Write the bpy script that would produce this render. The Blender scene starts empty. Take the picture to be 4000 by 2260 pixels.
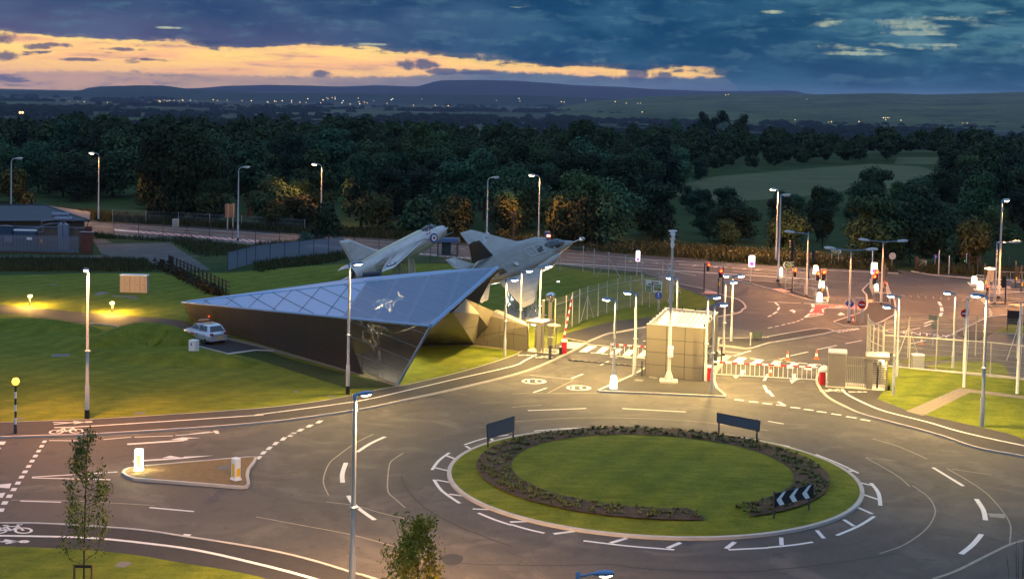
import bpy, bmesh, math, random
from mathutils import Vector, Matrix, Quaternion
R = math.radians
random.seed(7)
SC = bpy.context.scene
COL = SC.collection

# ---------------------------------------------------------------- camera
F, PY, PIT, ROL, HC = 5500.0, 640.0, 0.05, 0.022, 20.0     # focal length and principal point in photo pixels, metres
cam_d = bpy.data.cameras.new('camera'); cam = bpy.data.objects.new('camera', cam_d); COL.objects.link(cam)
cam_d.sensor_width = 36; cam_d.lens = F / 4000 * 36; cam_d.shift_y = -(1130 - PY) / 4000
cam_d.clip_start = 0.5; cam_d.clip_end = 60000
_c, _s, _cp, _sp = math.cos(ROL), math.sin(ROL), math.cos(PIT), math.sin(PIT)
right0, up0, back = Vector((1, 0, 0)), Vector((0, _sp, _cp)), Vector((0, -_cp, _sp))
right = right0 * _c + up0 * _s; up = -right0 * _s + up0 * _c
M4 = Matrix((right, up, back)).transposed().to_4x4(); M4.translation = Vector((0, 0, HC))
cam.matrix_world = M4
SC.camera = cam

def ray(x, y):
    a = (x - 2000) / F; b = -(y - PY) / F
    return right * a + up * b - back
def P(x, y, z=0.0):                       # the point at height z seen at photo position x, y
    d = ray(x, y); t = (z - HC) / d.z
    return Vector((d.x * t, d.y * t, z))
def PD(x, y, dist):                       # the point seen at x, y at that distance from the camera
    d = ray(x, y); return Vector((0, 0, HC)) + d * (dist / d.y)
def Z(ox, oy, pts, k=2.575, z=0.0): return [P(ox + x / k, oy + y / k, z) for x, y in pts]
def ZZ(*parts):
    out = []
    for p in parts: out += p
    return out
def height(base, top):                    # height above ground at which a post standing at base reaches photo row top
    b = P(*base); d = ray(*top); return HC + d.z * b.y / d.y

# ---------------------------------------------------------------- render settings
SC.render.engine = 'CYCLES'
SC.cycles.use_denoising = True
SC.cycles.max_bounces = 5; SC.cycles.diffuse_bounces = 2; SC.cycles.glossy_bounces = 3
SC.cycles.transparent_max_bounces = 24; SC.cycles.transmission_bounces = 3; SC.cycles.volume_bounces = 0
SC.cycles.sample_clamp_indirect = 3.0; SC.cycles.use_light_tree = True
SC.cycles.caustics_reflective = False; SC.cycles.caustics_refractive = False
SC.view_settings.view_transform = 'Standard'; SC.view_settings.look = 'None'
SC.view_settings.gamma = 1.0; SC.view_settings.exposure = 0.65

# ---------------------------------------------------------------- node helpers
class NT:
    def __init__(s, tree): s.t = tree; s.n = tree.nodes; s.l = tree.links
    def node(s, typ, **kw):
        n = s.n.new(typ)
        for k, v in kw.items(): setattr(n, k, v)
        return n
    def put(s, sock, v):
        if isinstance(v, bpy.types.NodeSocket): s.l.new(v, sock)
        elif v is not None: sock.default_value = v
    def m(s, op, a, b=None, c=None, clamp=False):
        n = s.n.new('ShaderNodeMath'); n.operation = op; n.use_clamp = clamp
        s.put(n.inputs[0], a)
        if b is not None: s.put(n.inputs[1], b)
        if c is not None: s.put(n.inputs[2], c)
        return n.outputs[0]
    def mix(s, f, a, b, bt='MIX'):
        n = s.n.new('ShaderNodeMix'); n.data_type = 'RGBA'; n.blend_type = bt
        s.put(n.inputs[0], f); s.put(n.inputs[6], col(a)); s.put(n.inputs[7], col(b)); return n.outputs[2]
    def step(s, v, lo, hi, a=0.0, b=1.0):
        n = s.n.new('ShaderNodeMapRange'); n.interpolation_type = 'SMOOTHSTEP'
        s.put(n.inputs[0], v); s.put(n.inputs[1], lo); s.put(n.inputs[2], hi); s.put(n.inputs[3], a); s.put(n.inputs[4], b)
        return n.outputs[0]
    def noise(s, vec, scale, detail=4.0, rough=0.55, dist=0.0):
        n = s.n.new('ShaderNodeTexNoise'); s.put(n.inputs['Vector'], vec); s.put(n.inputs['Scale'], scale)
        s.put(n.inputs['Detail'], detail); s.put(n.inputs['Roughness'], rough); s.put(n.inputs['Distortion'], dist)
        return n.outputs['Fac']
    def vec(s, x, y, z=0.0):
        n = s.n.new('ShaderNodeCombineXYZ'); s.put(n.inputs[0], x); s.put(n.inputs[1], y); s.put(n.inputs[2], z); return n.outputs[0]
    def curve(s, v, x0, x1, pts, y0, y1):          # piecewise curve of v
        n = s.n.new('ShaderNodeFloatCurve'); c = n.mapping.curves[0]
        q = [((x - x0) / (x1 - x0), (y - y0) / (y1 - y0)) for x, y in pts]
        while len(c.points) < len(q): c.points.new(0.5, 0.5)
        for p, (x, y) in zip(c.points, q): p.location = (x, y)
        n.mapping.update()
        s.put(n.inputs['Value'], s.m('DIVIDE', s.m('SUBTRACT', v, x0), x1 - x0, clamp=True))
        return s.m('MULTIPLY_ADD', n.outputs[0], y1 - y0, y0)
    def ramp(s, v, stops):
        n = s.n.new('ShaderNodeValToRGB'); e = n.color_ramp.elements
        while len(e) < len(stops): e.new(0.5)
        for el, (p, c) in zip(e, stops): el.position = p; el.color = col(c)
        s.put(n.inputs[0], v); return n.outputs[0]
def col(c):
    if isinstance(c, bpy.types.NodeSocket): return c
    if isinstance(c, (int, float)): return (c, c, c, 1)
    return tuple(c) + ((1,) if len(c) == 3 else ())
def srgb(r, g, b):
    f = lambda u: (u / 255 / 12.92) if u / 255 <= .04045 else ((u / 255 + .055) / 1.055) ** 2.4
    return (f(r), f(g), f(b))

# ---------------------------------------------------------------- dusk sky
W = bpy.data.worlds.new('World'); SC.world = W; W.use_nodes = True
w = NT(W.node_tree); w.n.clear()
tc = w.node('ShaderNodeTexCoord'); sx = w.node('ShaderNodeSeparateXYZ'); w.l.new(tc.outputs['Generated'], sx.inputs[0])
dx, dy, dz = sx.outputs
az = w.m('ARCTAN2', dx, dy)                                   # bearing from the view's centre line
hyp = w.m('SQRT', w.m('ADD', w.m('MULTIPLY', dx, dx), w.m('MULTIPLY', dy, dy)))
el = w.m('ARCTAN2', dz, hyp)                                  # elevation
xs = w.m('MULTIPLY_ADD', az, 5600.0, 2000.0)                  # bearing and elevation on one angular scale (5600 per radian)
hs = w.m('MULTIPLY', el, 5500.0)                              # height above the horizon
ys = w.m('SUBTRACT', 365.0, hs)
v2 = w.vec(w.m('MULTIPLY', xs, .001), w.m('MULTIPLY', ys, .001))
vst = w.vec(w.m('MULTIPLY', xs, .001), w.m('MULTIPLY', ys, .0045))
vst2 = w.vec(w.m('MULTIPLY', xs, .001), w.m('MULTIPLY', ys, .011), 3.3)
n_big = w.noise(w.vec(w.m('MULTIPLY', xs, .001), w.m('MULTIPLY', ys, .0028), 1.7), 1.9, 6, .55, .6)
n_mid = w.noise(vst, 5.0, 6, .6, .3)
n_fine = w.noise(v2, 22.0, 5, .6)
n_st = w.noise(vst2, 2.6, 5, .55, .3)
jig = w.m('SUBTRACT', n_fine, .5); jigm = w.m('SUBTRACT', n_mid, .5)
# the clear band after sunset: peach at the hills, yellow above, cooler to the right
clear = w.ramp(w.m('DIVIDE', w.m('SUBTRACT', ys, 130.0), 240.0, clamp=True),
               [(0, (1.25, 1.0, .34)), (.25, (1.4, .98, .27)), (.55, (1.35, .82, .24)), (.78, (1.35, .74, .26)), (1, (1.1, .62, .28))])
clear = w.mix(w.step(n_st, .40, .68), clear, (1.25, .62, .28))
side = w.step(xs, 2100.0, 3000.0)
clear = w.mix(w.m('MULTIPLY', side, w.step(ys, 255.0, 215.0, 0.0, 1.0)), clear, (.8, .82, .5))
clear = w.mix(w.m('MULTIPLY', w.step(w.m('ADD', n_st, w.m('MULTIPLY', jigm, .5)), .56, .72), .55), clear, (.52, .33, .27))
# low grey-blue bank along the horizon
bank_top = w.curve(xs, 0, 4000, [(0, 345), (250, 318), (500, 315), (900, 318), (1400, 312), (1620, 305), (1750, 285), (2000, 280), (2400, 290), (2800, 282), (3100, 266), (4000, 250)], 200, 400)
bank = w.step(w.m('SUBTRACT', w.m('ADD', ys, w.m('MULTIPLY', jig, 34.0)), bank_top), -5.0, 9.0)
bank_col = w.mix(w.step(xs, 700.0, 2100.0), srgb(196, 160, 138), srgb(92, 120, 142))
bank_col = w.mix(w.step(xs, 2100.0, 3300.0), bank_col, srgb(52, 98, 132))
bank_col = w.mix(w.m('MULTIPLY', w.step(n_mid, .4, .62), .45), bank_col, srgb(58, 88, 128))
bank_amt = w.m('MULTIPLY', bank, w.step(xs, 300.0, 2000.0, .55, .97))
c1 = w.mix(bank_amt, clear, bank_col)
# small clouds drifting in the band
sm = w.m('MULTIPLY', w.step(n_mid, .56, .63), w.step(xs, 900.0, 250.0, .12, .95))
c1 = w.mix(w.m('MULTIPLY', sm, w.step(ys, 190.0, 225.0)), c1, srgb(118, 104, 122))
def blob(x, y, rx, ry, jx=.55):
    a = w.m('DIVIDE', w.m('SUBTRACT', xs, x), rx); b = w.m('DIVIDE', w.m('SUBTRACT', ys, y), ry)
    r2 = w.m('ADD', w.m('MULTIPLY', a, a), w.m('MULTIPLY', b, b))
    return w.step(w.m('ADD', r2, w.m('ADD', w.m('MULTIPLY', jig, jx * 8), w.m('MULTIPLY', jigm, 3.0))), 1.7, .1)
small = None
for b in ((1238, 308, 40, 13), (1610, 262, 88, 20), (1715, 285, 60, 12), (1860, 285, 80, 10), (480, 232, 70, 7), (180, 232, 55, 11), (62, 268, 52, 17),
          (330, 275, 70, 6), (590, 268, 60, 5), (40, 205, 60, 18), (245, 224, 55, 8), (2480, 282, 45, 32), (2590, 290, 42, 22)):
    q = blob(*b); small = q if small is None else w.m('MAXIMUM', small, q)
c1 = w.mix(w.m('MULTIPLY', small, .9), c1, w.mix(w.step(xs, 600.0, 1800.0), srgb(108, 98, 120), srgb(78, 92, 126)))
# the dark cloud deck overhead, its lower edge ragged
edge = w.curve(xs, 0, 4000, [(0, 174), (250, 190), (450, 196), (640, 206), (820, 214), (1000, 208), (1200, 198), (1450, 206), (1650, 222), (1850, 236), (2100, 250), (2450, 252), (2650, 254), (2780, 264), (2860, 300), (3000, 420), (4000, 440)], 100, 460)
jag = w.m('ADD', w.m('ADD', w.m('MULTIPLY', jigm, 70.0), w.m('MULTIPLY', jig, 30.0)), w.m('MULTIPLY', w.m('SUBTRACT', n_st, .5), 60.0))
soft = w.m('SUBTRACT', w.m('ADD', ys, jag), edge)
deck = w.m('ADD', w.m('MULTIPLY', w.step(soft, 6.0, -7.0), .72), w.m('MULTIPLY', w.step(soft, 34.0, -26.0), .28))
dk = w.mix(w.step(xs, 200.0, 2300.0), srgb(60, 82, 120), srgb(14, 68, 106))
dk = w.mix(w.step(xs, 2300.0, 3600.0), dk, srgb(24, 76, 106))
low = w.step(w.m('SUBTRACT', edge, ys), 150.0, 10.0)
dk = w.mix(w.m('MULTIPLY', low, w.step(xs, 1900.0, 300.0, 0.0, .75)), dk, srgb(96, 92, 128))
dk = w.mix(w.step(n_big, .43, .66, 0.0, .6), dk, w.mix(w.step(xs, 800.0, 2600.0), srgb(88, 104, 140), srgb(56, 108, 138)))
dk = w.mix(w.step(n_big, .46, .28, 0.0, .85), dk, w.mix(w.step(xs, 800.0, 2600.0), srgb(38, 66, 110), srgb(0, 54, 98)))
dk = w.mix(w.m('MULTIPLY', w.step(w.m('ADD', n_mid, w.m('MULTIPLY', jig, .35)), .5, .68), .28), dk, srgb(96, 140, 160))
dk = w.mix(w.m('MULTIPLY', w.step(ys, 300.0, 352.0), w.step(xs, 2500.0, 3300.0)), dk, srgb(72, 112, 140))
c2 = w.mix(deck, c1, dk)
# gaps in the deck with bright pale cloud behind, right
gap = None
for b in ((3190, 62, 75, 20, .7), (3620, 72, 170, 24, .7), (3560, 108, 120, 10, .6), (3420, 160, 210, 14, .6), (3330, 186, 130, 8, .6), (3600, 150, 110, 6, .5), (3985, 148, 50, 12, .5), (3880, 30, 70, 7, .5), (2010, 22, 45, 9, .6), (3010, 33, 40, 7, .5), (1430, 188, 70, 5, .5), (660, 146, 50, 4, .6)):
    q = blob(*b); gap = q if gap is None else w.m('MAXIMUM', gap, q)
c2 = w.mix(w.m('MULTIPLY', w.m('MULTIPLY', gap, w.step(w.m('ADD', n_mid, w.m('MULTIPLY', w.m('SUBTRACT', n_st, .5), .7)), .36, .56)), .8), c2, srgb(206, 214, 178))
halo = w.m('MULTIPLY', w.step(xs, 2900.0, 3500.0), w.step(ys, 260.0, 120.0))
c2 = w.mix(w.m('MULTIPLY', w.m('MULTIPLY', halo, w.step(n_mid, .38, .62)), .6), c2, srgb(92, 140, 154))
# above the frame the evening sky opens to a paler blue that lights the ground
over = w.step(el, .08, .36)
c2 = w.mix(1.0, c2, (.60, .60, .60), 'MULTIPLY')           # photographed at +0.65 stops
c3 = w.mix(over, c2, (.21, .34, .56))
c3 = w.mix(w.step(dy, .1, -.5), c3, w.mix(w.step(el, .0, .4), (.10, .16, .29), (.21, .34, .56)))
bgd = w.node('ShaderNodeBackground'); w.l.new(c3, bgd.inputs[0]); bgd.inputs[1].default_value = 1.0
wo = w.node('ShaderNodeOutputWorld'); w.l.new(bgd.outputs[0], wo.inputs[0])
W.cycles.sampling_method = 'MANUAL'; W.cycles.sample_map_resolution = 512

# the last of the sun, just set beyond the hills to the left: weak and wide
sun_d = bpy.data.lights.new('sun', 'SUN'); sun_d.energy = 0.12; sun_d.angle = R(12); sun_d.color = (1, .62, .36)
sun = bpy.data.objects.new('sun', sun_d); COL.objects.link(sun)
sun.rotation_euler = Vector((math.sin(R(-14)) * -1, -math.cos(R(-14)), -math.tan(R(3)))).to_track_quat('-Z', 'Y').to_euler()
# ---------------------------------------------------------------- mesh helpers
class MB:
    def __init__(s): s.v = []; s.f = []; s.mi = []; s.sm = []
    def add(s, vs, fs, mi=0, smooth=False):
        b = len(s.v); s.v += [tuple(v) for v in vs]
        for f in fs: s.f.append(tuple(b + i for i in f)); s.mi.append(mi); s.sm.append(smooth)
        return s
    def quad(s, a, b, c, d, mi=0): return s.add((a, b, c, d), ((0, 1, 2, 3),), mi)
    def poly(s, pts, mi=0): return s.add(pts, (tuple(range(len(pts))),), mi)
    def box(s, c, sz, rz=0.0, mi=0, mat=None):
        x, y, z = sz[0] / 2, sz[1] / 2, sz[2] / 2
        vs = [Vector((i, j, k)) for k in (-z, z) for j in (-y, y) for i in (-x, x)]
        mm = mat if mat is not None else Matrix.Rotation(rz, 3, 'Z')
        vs = [mm @ v + Vector(c) for v in vs]
        return s.add(vs, ((0, 2, 3, 1), (4, 5, 7, 6), (0, 1, 5, 4), (2, 6, 7, 3), (0, 4, 6, 2), (1, 3, 7, 5)), mi)
    def rbox(s, c, sz, b=.03, rz=0.0, mi=0):            # box with chamfered vertical edges and top
        x, y, z = sz[0] / 2, sz[1] / 2, sz[2] / 2
        ring = [(x - b, -y), (x, -y + b), (x, y - b), (x - b, y), (-x + b, y), (-x, y - b), (-x, -y + b), (-x + b, -y)]
        ins = [(px * (x - b) / x, py * (y - b) / y) for px, py in ring]
        rm = Matrix.Rotation(rz, 3, 'Z'); vs = []
        for r_, zz in ((ring, -z), (ring, z - b), (ins, z)): vs += [rm @ Vector((px, py, zz)) + Vector(c) for px, py in r_]
        fs = [tuple(range(7, -1, -1)), tuple(range(16, 24))]
        for k in (0, 8): fs += [(k + i, k + (i + 1) % 8, k + 8 + (i + 1) % 8, k + 8 + i) for i in range(8)]
        return s.add(vs, fs, mi)
    def prism(s, poly, z0, z1, mi=0, mside=None):
        n = len(poly); a = sum(poly[i][0] * poly[(i + 1) % n][1] - poly[(i + 1) % n][0] * poly[i][1] for i in range(n))
        if a < 0: poly = poly[::-1]
        vs = [(p[0], p[1], z0) for p in poly] + [(p[0], p[1], z1) for p in poly]
        s.add(vs, [tuple(range(n, 2 * n))], mi)
        return s.add(vs, [(i, (i + 1) % n, n + (i + 1) % n, n + i) for i in range(n)], mi if mside is None else mside)
    def tube(s, p0, p1, r0, r1=None, n=10, mi=0, caps=True):
        p0, p1 = Vector(p0), Vector(p1); r1 = r0 if r1 is None else r1
        d = (p1 - p0).normalized(); a = d.orthogonal().normalized(); b = d.cross(a)
        vs = [p + (a * math.cos(2 * math.pi * i / n) + b * math.sin(2 * math.pi * i / n)) * r for p, r in ((p0, r0), (p1, r1)) for i in range(n)]
        s.add(vs, [(i, (i + 1) % n, n + (i + 1) % n, n + i) for i in range(n)], mi, True)
        if caps: s.add(vs, [tuple(range(n - 1, -1, -1)), tuple(range(n, 2 * n))], mi)
        return s
    def path(s, pts, r, n=8, mi=0):
        pts = [Vector(p) for p in pts]
        for a, b in zip(pts, pts[1:]): s.tube(a, b, r, r, n, mi)
        return s
    def lathe(s, prof, n=16, c=(0, 0, 0), mi=0, axis=None, smooth=True):   # (radius, height) pairs
        q = Vector(axis).to_track_quat('Z', 'X') if axis is not None else None
        vs = []
        for r, z in prof:
            for i in range(n):
                p = Vector((r * math.cos(2 * math.pi * i / n), r * math.sin(2 * math.pi * i / n), z))
                vs.append((q @ p if q else p) + Vector(c))
        fs = [(k * n + i, k * n + (i + 1) % n, (k + 1) * n + (i + 1) % n, (k + 1) * n + i) for k in range(len(prof) - 1) for i in range(n)]
        s.add(vs, fs, mi, smooth)
        m = len(prof) - 1
        return s.add(vs, [tuple(range(n - 1, -1, -1)), tuple(range(m * n, m * n + n))], mi)
    def loft(s, secs, mi=0, caps=True, smooth=True, closed=True):
        n = len(secs[0]); vs = [v for q in secs for v in q]; rg = n if closed else n - 1
        s.add(vs, [(k * n + i, k * n + (i + 1) % n, (k + 1) * n + (i + 1) % n, (k + 1) * n + i) for k in range(len(secs) - 1) for i in range(rg)], mi, smooth)
        if caps: s.add(vs, [tuple(range(n - 1, -1, -1)), tuple(range((len(secs) - 1) * n, len(secs) * n))], mi)
        return s
    def ribbon(s, pts, wd, z, mi=0, h=None, closed=False):    # flat strip (or raised bar when h) along a ground line
        pts = [Vector((p[0], p[1], 0)) for p in pts]; n = len(pts); L = []; Rr = []
        for i, p in enumerate(pts):
            a = pts[(i - 1) % n] if (closed or i) else p; b = pts[(i + 1) % n] if (closed or i < n - 1) else p
            d = (b - a); d = d.normalized() if d.length > 1e-6 else Vector((1, 0, 0)); nn = Vector((-d.y, d.x, 0))
            L.append(p + nn * wd / 2); Rr.append(p - nn * wd / 2)
        for i in range(n if closed else n - 1):
            j = (i + 1) % n
            q = [Rr[i], Rr[j], L[j], L[i]]
            if h is None: s.add([(u.x, u.y, z) for u in q], ((0, 1, 2, 3),), mi)
            else:
                vs = [(u.x, u.y, z) for u in q] + [(u.x, u.y, z + h) for u in q]
                s.add(vs, ((4, 5, 6, 7), (0, 1, 5, 4), (2, 3, 7, 6), (3, 0, 4, 7), (1, 2, 6, 5)), mi)
        return s
    def build(s, name, mat, parent=None, off=None, kind=None):
        me = bpy.data.meshes.new(name); o3 = Vector(off) if off is not None else Vector((0, 0, 0))
        me.from_pydata([tuple(Vector(v) - o3) for v in s.v], [], s.f)
        for m_ in (mat if isinstance(mat, (list, tuple)) else [mat]):
            if m_: me.materials.append(m_)
        me.polygons.foreach_set('material_index', s.mi); me.polygons.foreach_set('use_smooth', s.sm); me.update()
        o = bpy.data.objects.new(name, me); COL.objects.link(o)
        if parent is not None: o.parent = parent
        elif off is not None: o.location = o3
        if kind: o['kind'] = kind
        return o
def tag(o, label, cat, group=None, kind=None):
    o['label'] = label; o['category'] = cat
    if group: o['group'] = group
    if kind: o['kind'] = kind
    return o
def thing(name, label, cat, loc=(0, 0, 0), rz=0.0, group=None, mat=None):
    o = bpy.data.objects.new(name, None); COL.objects.link(o); o.empty_display_size = .3
    if mat is not None: o.matrix_world = mat
    else: o.location = loc; o.rotation_euler = (0, 0, rz)
    return tag(o, label, cat, group)
def dup(root, loc, rz=None, label=None, group=None, scale=None):
    r = root.copy(); COL.objects.link(r); r.location = loc
    if rz is not None: r.rotation_euler = (0, 0, rz)
    if scale is not None: r.scale = scale if hasattr(scale, '__len__') else (scale,) * 3
    if label: r['label'] = label
    if group: r['group'] = group
    for ch in list(root.children):
        c = ch.copy(); COL.objects.link(c); c.parent = r
        for g in list(ch.children):
            d = g.copy(); COL.objects.link(d); d.parent = c
    return r
def lightspot(parent, loc, energy, colr, typ='POINT', size=.15, angle=150, rot=None, blend=.6):
    d = bpy.data.lights.new('lamp_light', typ); d.energy = energy; d.color = colr; d.shadow_soft_size = size
    if typ == 'SPOT': d.spot_size = R(angle); d.spot_blend = blend
    o = bpy.data.objects.new('lamp_light', d); COL.objects.link(o); o.parent = parent; o.location = loc
    if rot is not None: o.rotation_euler = rot
    return o
def smooth_line(pts, sub=4):                            # Catmull-Rom through ground points
    pts = [Vector(p) for p in pts]; out = []
    for i in range(len(pts) - 1):
        p0 = pts[max(i - 1, 0)]; p1 = pts[i]; p2 = pts[i + 1]; p3 = pts[min(i + 2, len(pts) - 1)]
        for k in range(sub):
            t = k / sub
            out.append(.5 * ((2 * p1) + (p2 - p0) * t + (2 * p0 - 5 * p1 + 4 * p2 - p3) * t * t + (3 * p1 - p0 - 3 * p2 + p3) * t ** 3))
    return out + [pts[-1]]

# ---------------------------------------------------------------- materials
def mat(name, base, rough=.6, metal=0.0, spec=.5, emit=None, es=1.0, alpha=None, vary=0.0, vscale=6.0, bump=0.0, bscale=30.0, coat=0.0, trans=0.0):
    m_ = bpy.data.materials.new(name); m_.use_nodes = True; t = NT(m_.node_tree); b = t.n['Principled BSDF']
    b.inputs['Base Color'].default_value = col(base); b.inputs['Roughness'].default_value = rough; b.inputs['Metallic'].default_value = metal
    b.inputs['Specular IOR Level'].default_value = spec; b.inputs['Coat Weight'].default_value = coat; b.inputs['Transmission Weight'].default_value = trans
    if emit is not None: b.inputs['Emission Color'].default_value = col(emit); b.inputs['Emission Strength'].default_value = es
    if alpha is not None: b.inputs['Alpha'].default_value = alpha
    if vary or bump:
        tcn = t.node('ShaderNodeTexCoord').outputs['Object']
        if vary:
            f = t.noise(tcn, vscale, 5, .6); g = t.m('MULTIPLY_ADD', t.m('SUBTRACT', f, .5), 2 * vary, 1.0)
            t.l.new(t.mix(1.0, base, g, 'MULTIPLY'), b.inputs['Base Color'])
        if bump:
            bn = t.node('ShaderNodeBump'); bn.inputs['Strength'].default_value = bump; bn.inputs['Distance'].default_value = .02
            t.l.new(t.noise(tcn, bscale, 4), bn.inputs['Height']); t.l.new(bn.outputs[0], b.inputs['Normal'])
    return m_
def ground_mat(name, stops, scales, rough=.9, bump=.3, bscale=40.0, streak=None, spec=.3, extra=None):
    m_ = bpy.data.materials.new(name); m_.use_nodes = True; t = NT(m_.node_tree); b = t.n['Principled BSDF']
    oc = t.node('ShaderNodeTexCoord').outputs['Object']
    f = None; tot = 0
    for sc_, wt in scales:
        q = t.m('MULTIPLY', t.noise(oc, sc_, 5, .6), wt); f = q if f is None else t.m('ADD', f, q); tot += wt
    f = t.m('DIVIDE', f, tot)
    if streak:                                           # mower streaks / wheel-worn streaks
        mp = t.node('ShaderNodeMapping'); mp.inputs['Rotation'].default_value = (0, 0, streak[0]); mp.inputs['Scale'].default_value = (streak[1], streak[2], 1)
        t.l.new(oc, mp.inputs[0]); q = t.noise(mp.outputs[0], 1.0, 4, .6)
        f = t.m('MULTIPLY_ADD', t.m('SUBTRACT', q, .5), streak[3], f)
    c = t.ramp(f, stops)
    if extra: c = extra(t, oc, c)
    t.l.new(c, b.inputs['Base Color']); b.inputs['Roughness'].default_value = rough; b.inputs['Specular IOR Level'].default_value = spec
    if bump:
        bn = t.node('ShaderNodeBump'); bn.inputs['Strength'].default_value = bump; bn.inputs['Distance'].default_value = .05
        t.l.new(t.noise(oc, bscale, 3, .7), bn.inputs['Height']); t.l.new(bn.outputs[0], b.inputs['Normal'])
    return m_
def mow(t, oc, c):                                       # faint mower lanes
    wv = t.node('ShaderNodeTexWave'); wv.inputs['Scale'].default_value = .16; wv.inputs['Distortion'].default_value = 2.2; wv.inputs['Detail'].default_value = 3
    mp = t.node('ShaderNodeMapping'); mp.inputs['Rotation'].default_value = (0, 0, R(28)); t.l.new(oc, mp.inputs[0]); t.l.new(mp.outputs[0], wv.inputs[0])
    return t.mix(t.m('MULTIPLY', wv.outputs[1], .22), c, (.035, .075, .018))
M = {}
M['grass'] = ground_mat('mown_grass', [(.32, (.06, .075, .008)), (.46, (.12, .142, .014)), (.56, (.18, .19, .023)), (.70, (.26, .23, .05))],
                        [(.18, 1.1), (1.1, 1.0), (6, 1.1), (18, 1.0)], 1.0, .8, 26.0, (R(0), .5, 2.2, .28), .1, mow)
M['rough'] = ground_mat('rough_grass', [(.3, (.02, .034, .010)), (.5, (.045, .06, .018)), (.7, (.09, .085, .032))], [(.1, 1), (.6, 1), (5, 1)], 1.0, .9, 9.0, None, .1)
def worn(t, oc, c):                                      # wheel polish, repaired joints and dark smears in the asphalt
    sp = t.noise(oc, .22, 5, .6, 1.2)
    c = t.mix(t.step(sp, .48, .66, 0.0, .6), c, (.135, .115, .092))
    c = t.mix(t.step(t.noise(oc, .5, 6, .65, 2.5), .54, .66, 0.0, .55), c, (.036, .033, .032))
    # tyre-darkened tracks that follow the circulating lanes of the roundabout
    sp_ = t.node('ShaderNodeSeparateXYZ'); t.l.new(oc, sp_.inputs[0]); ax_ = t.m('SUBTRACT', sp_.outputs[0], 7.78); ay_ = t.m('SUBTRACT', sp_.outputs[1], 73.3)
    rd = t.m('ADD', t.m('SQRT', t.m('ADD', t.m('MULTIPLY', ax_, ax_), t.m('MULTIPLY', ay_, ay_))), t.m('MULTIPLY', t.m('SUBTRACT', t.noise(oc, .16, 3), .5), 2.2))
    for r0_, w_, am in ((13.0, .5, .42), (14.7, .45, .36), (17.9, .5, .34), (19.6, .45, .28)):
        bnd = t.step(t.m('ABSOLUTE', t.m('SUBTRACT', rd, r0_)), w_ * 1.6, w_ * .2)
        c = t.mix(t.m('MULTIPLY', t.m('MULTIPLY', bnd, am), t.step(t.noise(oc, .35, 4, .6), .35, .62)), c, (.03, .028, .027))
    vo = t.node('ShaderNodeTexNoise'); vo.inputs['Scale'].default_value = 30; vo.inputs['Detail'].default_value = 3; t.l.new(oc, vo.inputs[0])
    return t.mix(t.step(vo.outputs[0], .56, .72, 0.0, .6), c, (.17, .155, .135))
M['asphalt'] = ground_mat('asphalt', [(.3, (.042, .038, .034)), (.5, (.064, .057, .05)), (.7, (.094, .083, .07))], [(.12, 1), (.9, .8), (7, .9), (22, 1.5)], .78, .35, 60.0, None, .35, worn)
M['asphalt_new'] = ground_mat('dark_asphalt', [(.3, (.026, .024, .024)), (.5, (.036, .033, .032)), (.7, (.05, .046, .043))], [(.2, 1), (2, .8), (40, .5)], .85, .3, 60.0, None, .3)
M['paving'] = ground_mat('footway_asphalt', [(.3, (.036, .031, .029)), (.5, (.05, .044, .04)), (.7, (.066, .058, .052))], [(.15, 1), (1.5, .8), (30, .6)], .85, .3, 60.0, None, .3)
M['slab'] = mat('pale_paving', (.46, .42, .34), .8, vary=.25, vscale=3)
M['kerb'] = mat('kerb_concrete', (.42, .38, .33), .85, vary=.3, vscale=1.2, bump=.2)
M['paint'] = mat('road_paint', (.62, .60, .56), .6, vary=.22, vscale=9)
M['redtar_and_glow'] = mat('red_surfacing_and_glow', (.34, .055, .04), .85, vary=.25, vscale=3)  # real red surfacing on the cycle lane, painted reddish light under the hatching
M['tactile'] = mat('buff_tactile', (.48, .27, .2), .8, vary=.15, vscale=6)
M['gravel'] = ground_mat('gravel', [(.3, (.10, .08, .06)), (.5, (.24, .19, .14)), (.7, (.42, .36, .29))], [(6, .6), (26, 1), (60, .7)], .95, .8, 40.0)
M['tan_gravel'] = ground_mat('tan_gravel', [(.3, (.12, .075, .035)), (.5, (.21, .135, .06)), (.7, (.32, .22, .11))], [(4, .6), (22, 1), (60, .7)], .95, .8, 40.0)
M['mulch'] = ground_mat('bark_mulch', [(.35, (.026, .017, .011)), (.5, (.07, .045, .028)), (.68, (.19, .135, .085))], [(3, .6), (16, 1), (50, .8)], 1.0, 1.0, 22.0)
M['concrete'] = mat('concrete', (.4, .38, .34), .85, vary=.25, vscale=4)
M['iron'] = mat('cast_iron_cover', (.10, .10, .10), .6, .3, vary=.3, vscale=12)
M['galv'] = mat('galvanised_steel', (.50, .50, .49), .45, .55, vary=.18, vscale=5)
M['pole'] = mat('painted_grey_pole', (.52, .51, .48), .42, .15, vary=.1, vscale=3)
M['blackpaint'] = mat('black_paint', (.012, .012, .013), .45)
M['dkgrey'] = mat('dark_grey_steel', (.045, .05, .06), .5, .2, vary=.15)
M['bluegrey'] = mat('blue_grey_casting', (.12, .21, .34), .35, .3)
M['lens_w'] = mat('white_lamp_glass', (1, 1, 1), .3, emit=(1, .93, .76), es=22)
M['lens_o'] = mat('sodium_lamp_glass', (1, .8, .5), .3, emit=(1, .74, .38), es=18)
M['lens_a'] = mat('amber_lamp_glass', (1, .7, .2), .3, emit=(1, .66, .16), es=12)
M['lens_off'] = mat('unlit_lamp_glass', (.6, .65, .7), .15, .0, .6)
M['white'] = mat('white_paint', (.75, .75, .73), .45, vary=.08)
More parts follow.
